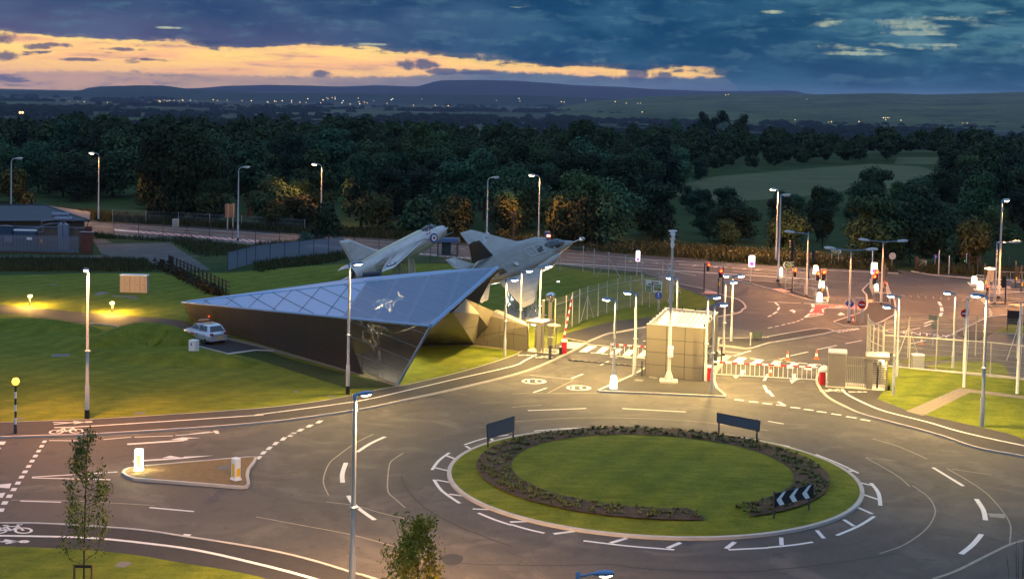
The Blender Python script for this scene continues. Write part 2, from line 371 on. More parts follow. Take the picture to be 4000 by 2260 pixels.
M['red'] = mat('red_paint', (.46, .012, .02), .4, vary=.1)
M['orange'] = mat('orange_plastic', (.75, .13, .02), .5)
M['bronze'] = mat('bronze_cladding', (.062, .06, .06), .42, .4, vary=.07, vscale=.7)
M['roofmetal'] = mat('standing_seam_zinc', (.21, .35, .54), .5, .2, vary=.06, vscale=.5)
M['meshpanel'] = mat('perforated_metal', (.19, .29, .43), .5, .25, alpha=.66, vary=.05)
M['meshwall'] = mat('perforated_bronze', (.10, .09, .08), .5, .35, alpha=.72, vary=.05)
M['joint'] = mat('panel_joint', (.03, .035, .045), .7)
M['joint_l'] = mat('pale_joint', (.21, .30, .43), .45, .4)
M['cream'] = mat('cream_steel', (.75, .68, .5), .5)
M['beige'] = mat('beige_cladding', (.19, .165, .125), .5, .25, vary=.05, vscale=.6)
M['brick'] = None
M['slate'] = mat('slate_roof', (.016, .026, .036), .6, vary=.3, vscale=5)
M['black'] = mat('black_board', (.008, .009, .012), .5)
M['signback'] = mat('sign_back', (.10, .12, .14), .5, .2)
M['signwhite'] = mat('sign_face', (.75, .75, .70), .5)
M['signgreen'] = mat('sign_green', (.01, .13, .03), .5)
M['signblue'] = mat('sign_blue', (.015, .08, .42), .5)
M['signyellow'] = mat('sign_yellow', (.75, .45, .02), .5)
M['lit'] = mat('lit_plastic', (1, 1, .9), .4, emit=(1, .94, .66), es=1.9)
M['litsign'] = mat('lit_sign_face', (1, 1, .95), .4, emit=(1, .97, .85), es=1.7)
M['redlamp'] = mat('red_signal', (1, .1, .02), .3, emit=(1, .04, .01), es=3)
M['redhot'] = mat('red_signal_core', (1, .5, .2), .3, emit=(1, .09, .015), es=3.6)
M['greenlamp'] = mat('green_signal', (.1, 1, .4), .3, emit=(.05, .8, .3), es=2)
M['glass'] = mat('dark_glass', (.012, .02, .028), .06, .0, .9)
M['tyre'] = mat('rubber', (.012, .012, .012), .85)
M['wood'] = mat('brown_timber', (.16, .075, .032), .8, vary=.3, vscale=5)
M['dkwood'] = mat('dark_timber', (.03, .022, .018), .85, vary=.3, vscale=5)
M['bark'] = mat('bark', (.05, .035, .022), .95, vary=.3, vscale=8, bump=.4)
M['steel'] = mat('brushed_steel', (.42, .37, .30), .35, .8, vary=.1, vscale=2)
M['mirror'] = mat('mirror_glass', (.75, .75, .7), .08, 1.0)
def leafmat(name, dark, mid, light, rough=.85, hue=False):
    m_ = bpy.data.materials.new(name); m_.use_nodes = True; t = NT(m_.node_tree); b = t.n['Principled BSDF']
    g = t.node('ShaderNodeNewGeometry'); oi = t.node('ShaderNodeObjectInfo')
    oc = t.node('ShaderNodeTexCoord').outputs['Object']
    r = t.m('ADD', t.m('MULTIPLY', g.outputs['Random Per Island'], .5), t.m('MULTIPLY', t.noise(oc, .5, 2), .5))
    c = t.ramp(r, [(.2, dark), (.5, mid), (.85, light)])
    c = t.mix(1.0, c, t.m('MULTIPLY_ADD', oi.outputs['Random'], .8, .6), 'MULTIPLY')
    if hue:                                              # species differ from tree to tree: blue green, olive, mid green
        hr = t.m('FRACT', t.m('MULTIPLY', oi.outputs['Random'], 7.31))
        c = t.mix(1.0, c, t.ramp(hr, [(0, (.75, 1.05, 1.25)), (.35, (1, 1, 1)), (.7, (1.25, 1.02, .7)), (1, (.8, .95, .95))]), 'MULTIPLY')
        c = t.mix(1.0, c, t.m('MULTIPLY_ADD', oi.outputs['Random'], .7, .65), 'MULTIPLY')
    t.l.new(c, b.inputs['Base Color']); b.inputs['Roughness'].default_value = rough; b.inputs['Specular IOR Level'].default_value = .2
    return m_
M['leaf'] = leafmat('broadleaf', (.012, .026, .013), (.026, .052, .022), (.052, .088, .036), hue=True)
M['leaf_o'] = leafmat('roadside_leaf', (.02, .024, .007), (.042, .044, .012), (.075, .066, .018))
M['leaf_y'] = leafmat('young_leaf', (.15, .14, .014), (.27, .24, .024), (.40, .33, .05))
M['leaf_p'] = leafmat('pale_leaf', (.04, .07, .05), (.09, .13, .10), (.15, .19, .15))
M['bedplant'] = leafmat('bedding_leaf', (.05, .07, .015), (.13, .15, .04), (.26, .25, .10))
M['weeds'] = leafmat('tall_grass', (.022, .026, .008), (.042, .046, .014), (.08, .072, .028))
# ---------------------------------------------------------------- writing and painted symbols
def text_geo(body):
    cu = bpy.data.curves.new('lettering', 'FONT'); cu.body = body; cu.align_x = 'CENTER'; cu.align_y = 'CENTER'; cu.resolution_u = 3
    o = bpy.data.objects.new('lettering', cu); COL.objects.link(o)
    bpy.context.view_layer.update()
    me = o.to_mesh(); vs = [v.co.copy() for v in me.vertices]; fs = [tuple(p.vertices) for p in me.polygons]
    o.to_mesh_clear(); bpy.data.objects.remove(o); bpy.data.curves.remove(cu)
    return vs, fs
def put_text(mb, body, c, u, v, size, mi=0):
    vs, fs = text_geo(body); c, u, v = Vector(c), Vector(u).normalized(), Vector(v).normalized()
    sx_, sy_ = size if hasattr(size, '__len__') else (size, size)
    mb.add([c + u * p.x * sx_ + v * p.y * sy_ for p in vs], fs, mi)
def arc2(cx, cy, r, a0, a1, n=14): return [(cx + r * math.cos(R(a0 + (a1 - a0) * i / n)), cy + r * math.sin(R(a0 + (a1 - a0) * i / n))) for i in range(n + 1)]
BIKE = [arc2(-.55, -.2, .36, 0, 360), arc2(.55, -.2, .36, 0, 360), [(-.55, -.2), (-.2, .35), (.35, .35), (.55, -.2)], [(-.55, -.2), (0, -.2), (.35, .35)], [(-.2, .35), (0, -.2)], [(.35, .35), (.3, .6), (.52, .62)], [(-.35, .5), (-.1, .5)]]
PED = [arc2(0, .85, .14, 0, 360, 8), [(0, .65), (0, .05)], [(0, .05), (-.28, -.75)], [(0, .05), (.3, -.7)], [(0, .6), (-.32, .15)], [(0, .6), (.34, .2)]]
def glyph(mb, strokes, c, u, v, su, sv, wd, z, mi=0):
    c, u, v = Vector(c), Vector(u).normalized(), Vector(v).normalized()
    for s_ in strokes: mb.ribbon([c + u * x * su + v * y * sv for x, y in s_], wd, z, mi)

# ---------------------------------------------------------------- terrain
def ground_z(y):
    if y < 560: return 0.0
    if y < 1400: t = (y - 560) / 840; return -60 * t * t * (3 - 2 * t)
    return -60.0
mb = MB()
rows = [-60, 0, 30] + [60 + 15 * i for i in range(34)] + [580, 640, 700, 780, 860, 950, 1050, 1150, 1280, 1400, 2000, 3000, 5000, 8000, 12000, 17000]
cols = [i / 24 for i in range(-24, 25)]
for y in rows:
    hw = max(140, y * .8 + 120)
    for c in cols: mb.v.append((c * hw, y, ground_z(y)))
nc = len(cols)
for r in range(len(rows) - 1):
    for c in range(nc - 1): mb.f.append((r * nc + c, r * nc + c + 1, (r + 1) * nc + c + 1, (r + 1) * nc + c)); mb.mi.append(0); mb.sm.append(True)
def far_fields(t, oc, c):
    vo = t.node('ShaderNodeTexVoronoi'); vo.inputs['Scale'].default_value = .0032; t.l.new(oc, vo.inputs[0])
    sp = t.node('ShaderNodeSeparateColor'); t.l.new(vo.outputs['Color'], sp.inputs[0])
    fc = t.ramp(sp.outputs[0], [(.1, (.022, .04, .018)), (.4, (.045, .075, .025)), (.7, (.075, .105, .035)), (.95, (.10, .11, .05))])
    vd = t.node('ShaderNodeTexVoronoi', feature='DISTANCE_TO_EDGE'); vd.inputs['Scale'].default_value = .0032; t.l.new(oc, vd.inputs[0])
    fc = t.mix(t.step(vd.outputs['Distance'], .03, .09), (.012, .022, .010), fc)
    fc = t.mix(t.step(t.noise(oc, .0016, 6, .65), .47, .56), fc, (.014, .026, .013))
    sy = t.node('ShaderNodeSeparateXYZ'); t.l.new(oc, sy.inputs[0])
    return t.mix(t.step(sy.outputs[1], 560.0, 900.0), c, fc)
M['terrain'] = ground_mat('terrain_grass', [(.3, (.02, .036, .011)), (.5, (.04, .062, .018)), (.7, (.07, .085, .03))], [(.03, .8), (.3, 1), (4, .8)], 1.0, .6, 8.0, None, .1, far_fields)
mb.build('ground', M['terrain'], kind='structure')

def sheet(name, pts, z, m_): o = MB().poly([(p[0], p[1], z) for p in pts]).build(name, m_, kind='structure'); return o
def tri_sheet(name, pts, z, m_, h=0.0, mside=None, flat=False):      # concave outline, triangulated; h > 0 makes it a raised slab
    bm = bmesh.new(); vs = [bm.verts.new((p[0], p[1], z + h)) for p in pts]; f = bm.faces.new(vs); bm.normal_update()
    if f.normal.z < 0: f.normal_flip()
    if h:
        n = len(vs); lo = [bm.verts.new((p[0], p[1], z)) for p in pts]
        for i in range(n):
            q = bm.faces.new((vs[i], vs[(i + 1) % n], lo[(i + 1) % n], lo[i])); q.material_index = 1
    bmesh.ops.triangulate(bm, faces=[f]); bmesh.ops.recalc_face_normals(bm, faces=bm.faces)
    me = bpy.data.meshes.new(name); bm.to_mesh(me); bm.free()
    me.materials.append(m_); me.materials.append(mside or m_)
    if not h and me.polygons and me.polygons[0].normal.z < 0: me.flip_normals()
    o = bpy.data.objects.new(name, me); COL.objects.link(o); o['kind'] = 'structure'
    return o

# ---------------------------------------------------------------- lawns near the building (mown), on the terrain
lawn_pts = [P(-200, 1080), P(300, 1068), P(660, 1065), P(880, 1066), P(1060, 1050), P(1340, 1030), P(1700, 1030), P(2150, 1035), P(2330, 1062), P(2520, 1080), P(2620, 1103), P(2720, 1147), P(2803, 1181), P(2747, 1207), P(2540, 1244), P(2412, 1256), P(2295, 1283), P(2210, 1305), P(2150, 1390), P(1560, 1520), P(1000, 1600), P(0, 1662), P(-300, 1680), P(-500, 1300)]
tri_sheet('lawn', lawn_pts, .004, M['grass'])
# ---------------------------------------------------------------- roads
kerbL = ZZ([P(-250, 1716)], Z(0, 1695, [(80, 38), (500, 25), (1000, 8)]), Z(1000, 1130, [(0, 1355), (990, 1225), (1500, 1120), (2000, 1010), (2575, 870)]), Z(2000, 1130, [(300, 770), (600, 630), (740, 550)]))
kerbR = ZZ(Z(3000, 1130, [(520, 830), (490, 900), (505, 970), (600, 1090), (800, 1200), (1000, 1280), (1660, 1455)]), Z(3000, 1695, [(2100, 145), (2575, 235)]), [P(4300, 1850)])
kerbN = Z(2000, 1130, [(760, 535), (960, 455), (1100, 430), (1350, 385)]) + Z(2580, 940, [(1380, 1455), (1610, 1355), (1665, 1300), (1540, 1175), (1200, 1075), (850, 960), (150, 815)], 5.018)
nearA = [P(-400, 868), P(100, 892), P(497, 922), P(1000, 954), P(1330, 975), P(1700, 998), P(2167, 1031), P(2330, 1047), P(2505, 1062), P(2610, 1102)]
farA = [P(-400, 832), P(0, 850), P(342, 871), P(427, 879), P(660, 891), P(1000, 912), P(1221, 930), P(1326, 935), P(1700, 957), P(2182, 988), P(2272, 994), P(2578, 1018), P(2777, 1029), P(3000, 1043.7), P(3155, 1053), P(3342, 1061), P(3509, 1069), P(3560, 1060), P(3629, 1073), P(3645, 1075), P(3777, 1086), P(4000, 1098), P(4500, 1125)]
main = farA + [P(4500, 1310), P(4300, 1700), P(4300, 2600), P(2000, 3200), P(-500, 2900), P(-500, 1716)] + kerbL + kerbN + nearA[::-1][1:]
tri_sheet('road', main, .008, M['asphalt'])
# side lane running off behind the verge, far right
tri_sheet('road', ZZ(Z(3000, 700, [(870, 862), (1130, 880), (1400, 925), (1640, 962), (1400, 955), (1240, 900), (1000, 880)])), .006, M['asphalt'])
# internal access road and the parking bay beside the building
acc = ZZ([P(-300, 1180)], Z(0, 1130, [(0, 155), (350, 185), (870, 235), (1280, 265), (1740, 300), (1870, 320), (2000, 395), (2290, 470), (2575, 560), (2760, 620), (2575, 612), (2280, 650), (1990, 570), (1880, 495), (1500, 452), (1200, 470), (1000, 510), (960, 532), (860, 492), (900, 488), (1180, 448), (1245, 410), (1210, 385), (1100, 360), (900, 350), (600, 318), (520, 305), (250, 260), (0, 245)]), [P(-300, 1218)])
tri_sheet('access_road', acc, .010, M['asphalt_new'])
# tarmac drive and yard at the far left
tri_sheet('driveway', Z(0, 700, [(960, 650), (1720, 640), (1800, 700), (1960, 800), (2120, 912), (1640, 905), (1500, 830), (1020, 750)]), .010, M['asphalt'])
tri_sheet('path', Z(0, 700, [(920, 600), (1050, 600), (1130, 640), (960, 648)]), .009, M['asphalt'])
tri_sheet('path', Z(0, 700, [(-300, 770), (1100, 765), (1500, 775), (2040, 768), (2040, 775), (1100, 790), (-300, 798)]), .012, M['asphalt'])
# rough strip in front of the building wall (dry grass)
tri_sheet('ground', Z(1000, 1130, [(-270, 560), (0, 580), (400, 715), (940, 855), (1450, 975), (1380, 985), (1100, 990), (940, 1000), (780, 950), (400, 830), (0, 700), (-260, 640)]), .008, M['rough'])
tri_sheet('gravel_strip', Z(1000, 1130, [(-400, 455), (0, 545), (940, 815), (1400, 930), (1462, 972), (1440, 982), (940, 835), (0, 575), (-400, 478)]), .014, M['gravel'])
tri_sheet('gravel_strip', Z(1000, 1130, [(1660, 555), (2195, 556), (2575, 600), (2700, 620), (2690, 632), (2560, 612), (2195, 568), (1660, 572)]), .014, M['gravel'])
# ---------------------------------------------------------------- footways (raised slabs), kerbs
lawnE = ZZ(Z(0, 1130, [(0, 1350), (600, 1330), (1080, 1310), (2575, 1210)]), Z(1000, 1130, [(700, 1125), (1150, 1035), (1450, 980), (1600, 950), (2100, 830), (2575, 680)]), Z(2000, 1130, [(105, 622), (150, 610)]))
sL, sK = smooth_line(lawnE, 3), smooth_line(kerbL, 3)
tri_sheet('footway', [P(-250, 1668)] + sL + [P(2110, 1372), P(2200, 1338), P(2240, 1333)] + sK[::-1], .0, M['paving'], .09, M['kerb'])
fn = ZZ(Z(2000, 1130, [(520, 490), (560, 448), (760, 392), (1060, 322), (1390, 292)]), Z(2580, 940, [(560, 1420), (840, 1342), (1020, 1290), (1110, 1235), (1080, 1185), (900, 1110), (700, 1030), (150, 822)], 5.018))
tri_sheet('footway', fn + smooth_line(kerbN, 3)[::-1], .0, M['paving'], .09, M['kerb'])
tri_sheet('crossing_paving', Z(2000, 1130, [(545, 540), (740, 552), (625, 608), (470, 590)]), .096, M['slab'])
tri_sheet('crossing_paving', Z(2000, 1130, [(2215, 680), (2110, 762), (2040, 850), (2028, 800), (2060, 700), (2130, 672)]), .106, M['slab'])
lawnR = ZZ(Z(3000, 1130, [(1180, 1015), (1100, 1110), (1390, 1225), (1560, 1270), (2390, 1455)]), [P(4000, 1722), P(4300, 1790)])
tri_sheet('footway', smooth_line(kerbR, 3) + lawnR[::-1] + Z(3000, 1130, [(1180, 1028), (940, 1005), (590, 970), (560, 830)]), .0, M['paving'], .09, M['kerb'])
tri_sheet('crossing_paving', Z(3000, 1130, [(560, 760), (596, 768), (590, 960), (540, 840), (515, 800)]), .012, M['slab'])
bkerb = ZZ([P(-300, 2049)], Z(0, 1695, [(0, 912), (400, 915), (870, 940), (1400, 980), (1850, 1045), (2575, 1160)]), Z(1000, 1695, [(500, 1270), (1000, 1420), (1130, 1455)]), [P(1800, 2385), P(2300, 2600)])
bgras = ZZ([P(-300, 2141)], Z(0, 1695, [(0, 1150), (870, 1190), (1400, 1245), (1800, 1315), (2575, 1450)]), [P(1300, 2360), P(1900, 2600)])
tri_sheet('footway', smooth_line(bkerb, 3) + smooth_line(bgras, 3)[::-1], 0, M['asphalt_new'], .09, M['kerb'])
tri_sheet('lawn', smooth_line(bgras, 3) + [P(1900, 3000), P(-500, 2900)], 0, M['grass'], .12)
kb = MB()
for ln in (kerbL, kerbR, kerbN, bkerb): kb.ribbon(smooth_line(ln, 4), .16, .0, 0, .115)
for ln in (lawnE, bgras): kb.ribbon(smooth_line(ln, 3), .06, .0, 0, .105)
kb.ribbon(farA[:-6], .16, 0, 0, .1); kb.ribbon(farA[-6:], .16, 0, 0, .1); kb.ribbon(nearA[:-1], .16, 0, 0, .1)
kb.ribbon(smooth_line(Z(0, 1130, [(900, 490), (1180, 448), (1245, 410), (1210, 385), (1100, 360), (900, 348)]), 3), .14, 0, 0, .07)
kb.ribbon(Z(0, 1130, [(2280, 645), (1990, 572), (1880, 497)]), .12, 0, 0, .06); kb.ribbon(Z(0, 1130, [(2280, 650), (2575, 610), (2760, 618)]), .45, 0, 0, .03)
# far-side pavement of the main road
fp = [P(-400, 822), P(0, 841), P(342, 864), P(427, 871), P(660, 882), P(1000, 903), P(1221, 920), P(1700, 945), P(2182, 973), P(2272, 981), P(2578, 1003), P(2720, 1010), P(2777, 1022), P(3000, 1037), P(3155, 1047), P(3342, 1053), P(3509, 1064)]
tri_sheet('pavement', fp + farA[16::-1], 0, M['asphalt_new'], .08, M['kerb'])
tri_sheet('pavement', [P(3645, 1068), P(3777, 1078), P(4000, 1089), P(4500, 1114)] + farA[-1:-5:-1], 0, M['asphalt_new'], .08, M['kerb'])
# traffic islands
def island(pts, m_, closed_kerb=True, sm=0, inset=None, h=.1):
    q = smooth_line(pts + [pts[0]], sm)[:-1] if sm else pts
    tri_sheet('traffic_island', q, 0, m_, h, M['kerb']); kb.ribbon(q, .16, 0, 0, h + .018, True); return q
gate_isl = Z(2000, 1130, [(870, 1026), (1215, 872), (1340, 800), (1500, 640), (1640, 480), (1900, 420), (2080, 500), (2060, 620), (2130, 690), (2110, 762), (2042, 850), (2030, 920), (2060, 1000), (2150, 1080), (2140, 1086), (1200, 1046), (880, 1034)])
island(gate_isl, M['asphalt_new'])
island(ZZ(Z(2000, 1130, [(2045, 505), (2575, 492)]), Z(3000, 1130, [(0, 485), (250, 440), (490, 402), (600, 406), (668, 428), (560, 455), (0, 548)]), Z(2000, 1130, [(2430, 595), (2350, 602), (2080, 568), (2030, 540)])), M['asphalt_new'])
island(ZZ(Z(3000, 1130, [(950, 15), (990, 62), (1000, 150), (985, 200), (940, 240), (665, 332), (665, 340), (760, 370), (930, 384), (1000, 375), (1130, 340), (1270, 265), (1287, 200), (1270, 110)]), Z(3000, 700, [(1215, 1130), (1190, 1105), (1024, 1046), (955, 1115)])), M['asphalt_new'])
island([P(2881, 1098), P(2900, 1095.5), P(3038, 1106), P(3220, 1118), P(3229, 1123), P(3236, 1161), P(3231, 1182), P(3171, 1177), P(3080, 1150), P(3012, 1131)], M['asphalt_new'])
island(Z(3560, 940, [(1100, 945), (1180, 1015), (1280, 1035), (1500, 1040), (1778, 1010), (2200, 1050), (2200, 960), (1778, 945), (1500, 925), (1240, 880)], 4.041), M['asphalt_new'])
island(Z(3560, 940, [(985, 768), (1010, 785), (1200, 802), (1778, 812), (1778, 780), (1350, 785), (1060, 765)], 4.041), M['asphalt_new'])
island(Z(3560, 940, [(892, 668), (930, 710), (1200, 740), (1560, 755), (1550, 735), (1130, 705), (1000, 665)], 4.041), M['asphalt_new'])
island(Z(3560, 940, [(1580, 640), (1778, 640), (1778, 665), (1600, 655)], 4.041), M['asphalt_new'])
spl = Z(0, 1695, [(1240, 410), (1252, 385), (1290, 365), (1400, 345), (2500, 250), (2575, 252), (2555, 300), (2500, 370), (2485, 430), (2500, 520), (2478, 545), (2430, 550), (1350, 465), (1280, 440)])
island(spl, M['tan_gravel'], h=.13)
# right-hand lawns, gravel paths and the fenced compound
tri_sheet('lawn', ZZ(Z(3000, 1130, [(1150, 790), (2575, 905)]), [P(4300, 1500)], lawnR[::-1][:1], lawnR[::-1][1:]), 0, M['grass'], .1, M['kerb'])
tri_sheet('gravel_path', Z(3000, 1130, [(1390, 1225), (1560, 1270), (2030, 1035), (2575, 1100), (2900, 1140), (2900, 1105), (2575, 1070), (1930, 990), (1900, 1000)], z=.1), .108, M['gravel'])
tri_sheet('lawn', Z(3000, 1130, [(1325, 735), (1560, 688), (1890, 680), (1860, 702), (1400, 742)]), 0, M['grass'], .08)
tri_sheet('lawn', Z(3000, 1130, [(1580, 782), (1900, 732), (2240, 735), (2370, 760), (2425, 862), (2050, 842)]), 0, M['grass'], .08)
tri_sheet('lawn', Z(3560, 940, [(1290, 1460), (1560, 1330), (1800, 1340), (2300, 1400), (2300, 1500), (1900, 1490)], 4.041), 0, M['grass'], .08, M['kerb'])
kb.ribbon(Z(3560, 940, [(640, 1490), (710, 1450), (1210, 1215), (1510, 1180), (1900, 1150)], 4.041), .18, 0, 0, .1)
tri_sheet('pavement', Z(3560, 940, [(720, 1450), (1210, 1222), (1510, 1186), (1900, 1160), (1900, 1330), (1560, 1325), (1290, 1455), (1000, 1600), (760, 1500)], 4.041), 0, M['asphalt_new'], .06)
tri_sheet('tactile_paving', Z(3560, 940, [(1520, 1015), (1778, 1008), (1900, 1020), (1900, 1050), (1640, 1048)], 4.041), .122, M['tactile'])
tri_sheet('tactile_paving', Z(3560, 940, [(1110, 940), (1210, 935), (1275, 1005), (1190, 1005)], 4.041), .122, M['tactile'])
tri_sheet('tactile_paving', Z(3560, 940, [(1140, 712), (1540, 738), (1558, 752), (1210, 738)], 4.041), .122, M['tactile'])
tri_sheet('tactile_paving', Z(3080, 900, [(1350, 1208), (1448, 1208), (1448, 1260), (1358, 1258)], 4.41), .122, M['tactile'])
tri_sheet('tactile_paving', Z(3080, 900, [(575, 1165), (665, 1158), (668, 1215), (580, 1205)], 4.41), .122, M['tactile'])
tri_sheet('tactile_paving', Z(3000, 700, [(45, 1110), (130, 1108), (230, 1140), (150, 1145)]), .122, M['tactile'])
tri_sheet('tactile_paving', Z(2580, 940, [(860, 990), (1010, 1010), (1190, 1075), (1080, 1060), (750, 1050), (870, 1040)], 5.018), .1, M['tactile'])
# ---------------------------------------------------------------- roundabout
RC = Vector((7.78, 73.6)); AX = Vector((.985, 1.0))
def rp(r, a, ex=0): return Vector((RC.x + r * 1.012 * math.cos(a) , RC.y - .32 + r * .985 * math.sin(a), 0))
circ = [rp(10.6, 2 * math.pi * i / 96) for i in range(96)]
me_ = MB(); n = 96
rings = [(10.6, .11), (10.2, .17), (9.2, .24), (7.3, .33), (4, .40), (.01, .43)]
for r_, z_ in rings: me_.v += [(rp(r_, 2 * math.pi * i / n).x, rp(r_, 2 * math.pi * i / n).y + (.35 if r_ < 10 else 0), z_) for i in range(n)]
for k in range(len(rings) - 1):
    for i in range(n): me_.f.append((k * n + i, k * n + (i + 1) % n, (k + 1) * n + (i + 1) % n, (k + 1) * n + i)); me_.mi.append(0); me_.sm.append(True)
me_.build('lawn', M['grass'], kind='structure')
kb.ribbon(circ, .22, 0, 0, .14, True)
BC = Vector((7.75, 73.9))
def bp(r, a): return Vector((BC.x + r * 1.01 * math.cos(a), BC.y + r * .99 * math.sin(a), 0))
a0, a1 = math.atan2(*(P(2757, 2058).xy - BC).yx), math.atan2(*(P(2936, 2047).xy - BC).yx)    # ends of the planted ring
a1 = a1 - 2 * math.pi if a1 > a0 else a1
span = 2 * math.pi - (a1 - a0) if a1 > a0 else 2 * math.pi + (a1 - a0)
aa0, aa1 = a1, a0
while aa1 < aa0: aa1 += 2 * math.pi
bed = MB(); N = 120
st, en = max(a0, a1), min(a0, a1) + 2 * math.pi
if en - st < math.pi: st, en = min(a0, a1), max(a0, a1)
for i in range(N + 1):
    f = i / N
    for j, rr in enumerate((7.35, 7.9, 8.6, 9.2)):
        lean = .16 * (9.2 - rr) / 1.85          # slanted ends
        a = (st + lean * .9) + ((en - lean * .2) - (st + lean * .9)) * f if True else 0
        p = bp(rr, a); bed.v.append((p.x, p.y, .33 + (.05 if j in (1, 2) else .01) + random.uniform(-.02, .025)))
for i in range(N):
    for j in range(3): bed.f.append((i * 4 + j, i * 4 + j + 1, (i + 1) * 4 + j + 1, (i + 1) * 4 + j)); bed.mi.append(0); bed.sm.append(True)
bed.build('planting_bed', M['mulch'], kind='structure')
BED = (st, en)
# ---------------------------------------------------------------- grass mounds left of the parking bay
def mound(line, wd, h, name='grass_mound'):
    ln = smooth_line(line, 5); m_ = MB(); n = len(ln); K = 9; secs = []
    for i, p in enumerate(ln):
        a = ln[max(i - 1, 0)]; b = ln[min(i + 1, n - 1)]; d = (b - a).normalized(); nn = Vector((-d.y, d.x, 0)); t = i / (n - 1)
        e = math.sin(math.pi * min(1, max(0, t))) ** .6
        secs.append([p + nn * wd * (.35 + .65 * e) * (k / (K - 1) * 2 - 1) + Vector((0, 0, -.02 + h * e * (math.cos(math.pi * (k / (K - 1) * 2 - 1)) * .5 + .5))) for k in range(K)])
    return m_.loft(secs, 0, False, True, False).build(name, M['grass'], kind='structure')
mound([P(330, 1370), P(440, 1345), P(560, 1330), P(680, 1335), P(720, 1348)], 3.0, 1.5)
mound([P(360, 1376), P(500, 1400), P(650, 1410), P(800, 1412), P(900, 1420), P(990, 1430)], 2.4, .8)
mound([P(-200, 1268), P(60, 1275), P(220, 1290), P(360, 1312), P(430, 1302)], 2.8, .9)
mound([P(180, 1300), P(300, 1340), P(420, 1395)], 2.6, .35)

# ---------------------------------------------------------------- road markings
mk = MB(); ZM = .016
def stroke(pts, wd, z=ZM): mk.ribbon(smooth_line(pts, 3) if len(pts) > 2 else pts, wd, z)
def fpoly(pts, z=ZM): mk.poly([(p[0], p[1], z) for p in pts])
A = lambda p, wd=.15, z=ZM: stroke(Z(0, 1695, p), wd, z)
Bk = lambda p, wd=.15, z=ZM: stroke(Z(1000, 1695, p), wd, z)
Ck = lambda p, wd=.15, z=ZM: stroke(Z(2000, 1695, p), wd, z)
Dk = lambda p, wd=.15, z=ZM: stroke(Z(3000, 1695, p), wd, z)
Gk = lambda p, wd=.15, z=ZM: stroke(Z(2000, 1130, p), wd, z)
Hk = lambda p, wd=.15, z=ZM: stroke(Z(3000, 1130, p), wd, z)
for x, y, s_ in ((447, 76, .8), (420, 121, .82), (389, 170, .85), (357, 220, .9), (323, 271, .92), (289, 324, .95), (252, 379, 1), (218, 431, 1), (181, 492, 1.05), (139, 556, 1.1), (95, 624, 1.15), (48, 692, 1.2), (12, 764, 1.2)):
    fpoly(Z(0, 1695, [(x - 28 * s_ - 6, y + 14 * s_), (x + 20 * s_ - 4, y + 14 * s_), (x + 28 * s_ + 4, y - 14 * s_), (x - 20 * s_ + 4, y - 14 * s_)]))
for q in ([(-60, 75), (62, 74), (40, 106), (-60, 108)], [(-40, 510), (115, 495), (95, 545), (-40, 535)], [(-60, 600), (55, 588), (25, 640), (-60, 635)], [(-60, 140), (15, 138), (-10, 162), (-60, 164)]): fpoly(Z(0, 1695, q))
A([(495, 64), (870, 68)], .12); A([(1040, 54), (1320, 30)], .12); A([(1350, 30), (1740, 17)], .12); A([(1765, 14), (2050, -10), (2200, -30)], .12)
A([(1280, 102), (1850, 63)], .3); fpoly(Z(0, 1695, [(1715, 56), (1830, 33), (2020, 38), (1885, 46), (1890, 60), (1850, 64), (1810, 55)]))
A([(1335, 274), (1850, 240)], .28); fpoly(Z(0, 1695, [(1630, 241), (1710, 217), (1825, 236)])); fpoly(Z(0, 1695, [(1843, 247), (1848, 227), (2150, 214)]))
A([(322, 432), (1182, 380)], .14); A([(322, 440), (1110, 458)], .14); A([(205, 672), (615, 684)], .14); A([(1505, 738), (1950, 778)], .16)
A([(0, 915), (405, 900)], .13); A([(440, 900), (870, 942), (1360, 954)], .13); A([(1400, 958), (1780, 1028)], .14); A([(1845, 1040), (1890, 1006)], .35); 
fpoly(Z(0, 1130, [(2145, 1420), (2185, 1419), (2208, 1449), (2168, 1450)])); fpoly(Z(0, 1130, [(1900, 1453), (2110, 1428), (2116, 1433), (1910, 1458)]))
stroke(ZZ([P(-200, 2097)], Z(0, 1695, [(0, 1040), (870, 1060), (1500, 1120), (2000, 1190), (2575, 1320)]), Z(1000, 1695, [(500, 1450)]), [P(1500, 2350)]), .22, .1)
glyph(mk, BIKE, P(42, 2073), P(142, 2073) - P(42, 2073), P(42, 2060) - P(42, 2090), 1.0, 1.1, .12, .1)
glyph(mk, PED, P(0, 2122), P(0, 2140) - P(0, 2110), P(100, 2122) - P(0, 2122), .8, 1.2, .16, .1)
fl = P(320, 1690) - P(250, 1693)
glyph(mk, BIKE, P(260, 1686), fl, P(262, 1676) - P(258, 1696), 1.0, 1.3, .11, .1)
glyph(mk, PED, P(272, 1656), P(270, 1666) - P(274, 1646), fl, .9, 1.25, .15, .1)
stroke(ZZ(Z(0, 1130, [(545, 1404), (975, 1385), (2575, 1280)]), Z(1000, 1130, [(0, 1275), (1000, 1140), (1500, 1032), (2000, 915), (2575, 785)]), Z(2000, 1130, [(130, 725), (247, 665)])), .17, .1)
for x, y in ((637, 1332), (540, 1373), (448, 1415), (372, 1452)): fpoly(Z(1000, 1130, [(x - 42, y + 13), (x + 5, y + 13), (x + 42, y - 13), (x - 8, y - 13)]))
for x, y in ((352, 10), (276, 48), (198, 94), (133, 142), (75, 188), (27, 238)): fpoly(Z(1000, 1695, [(x - 38, y + 16), (x + 8, y + 16), (x + 38, y - 16), (x - 8, y - 16)]))
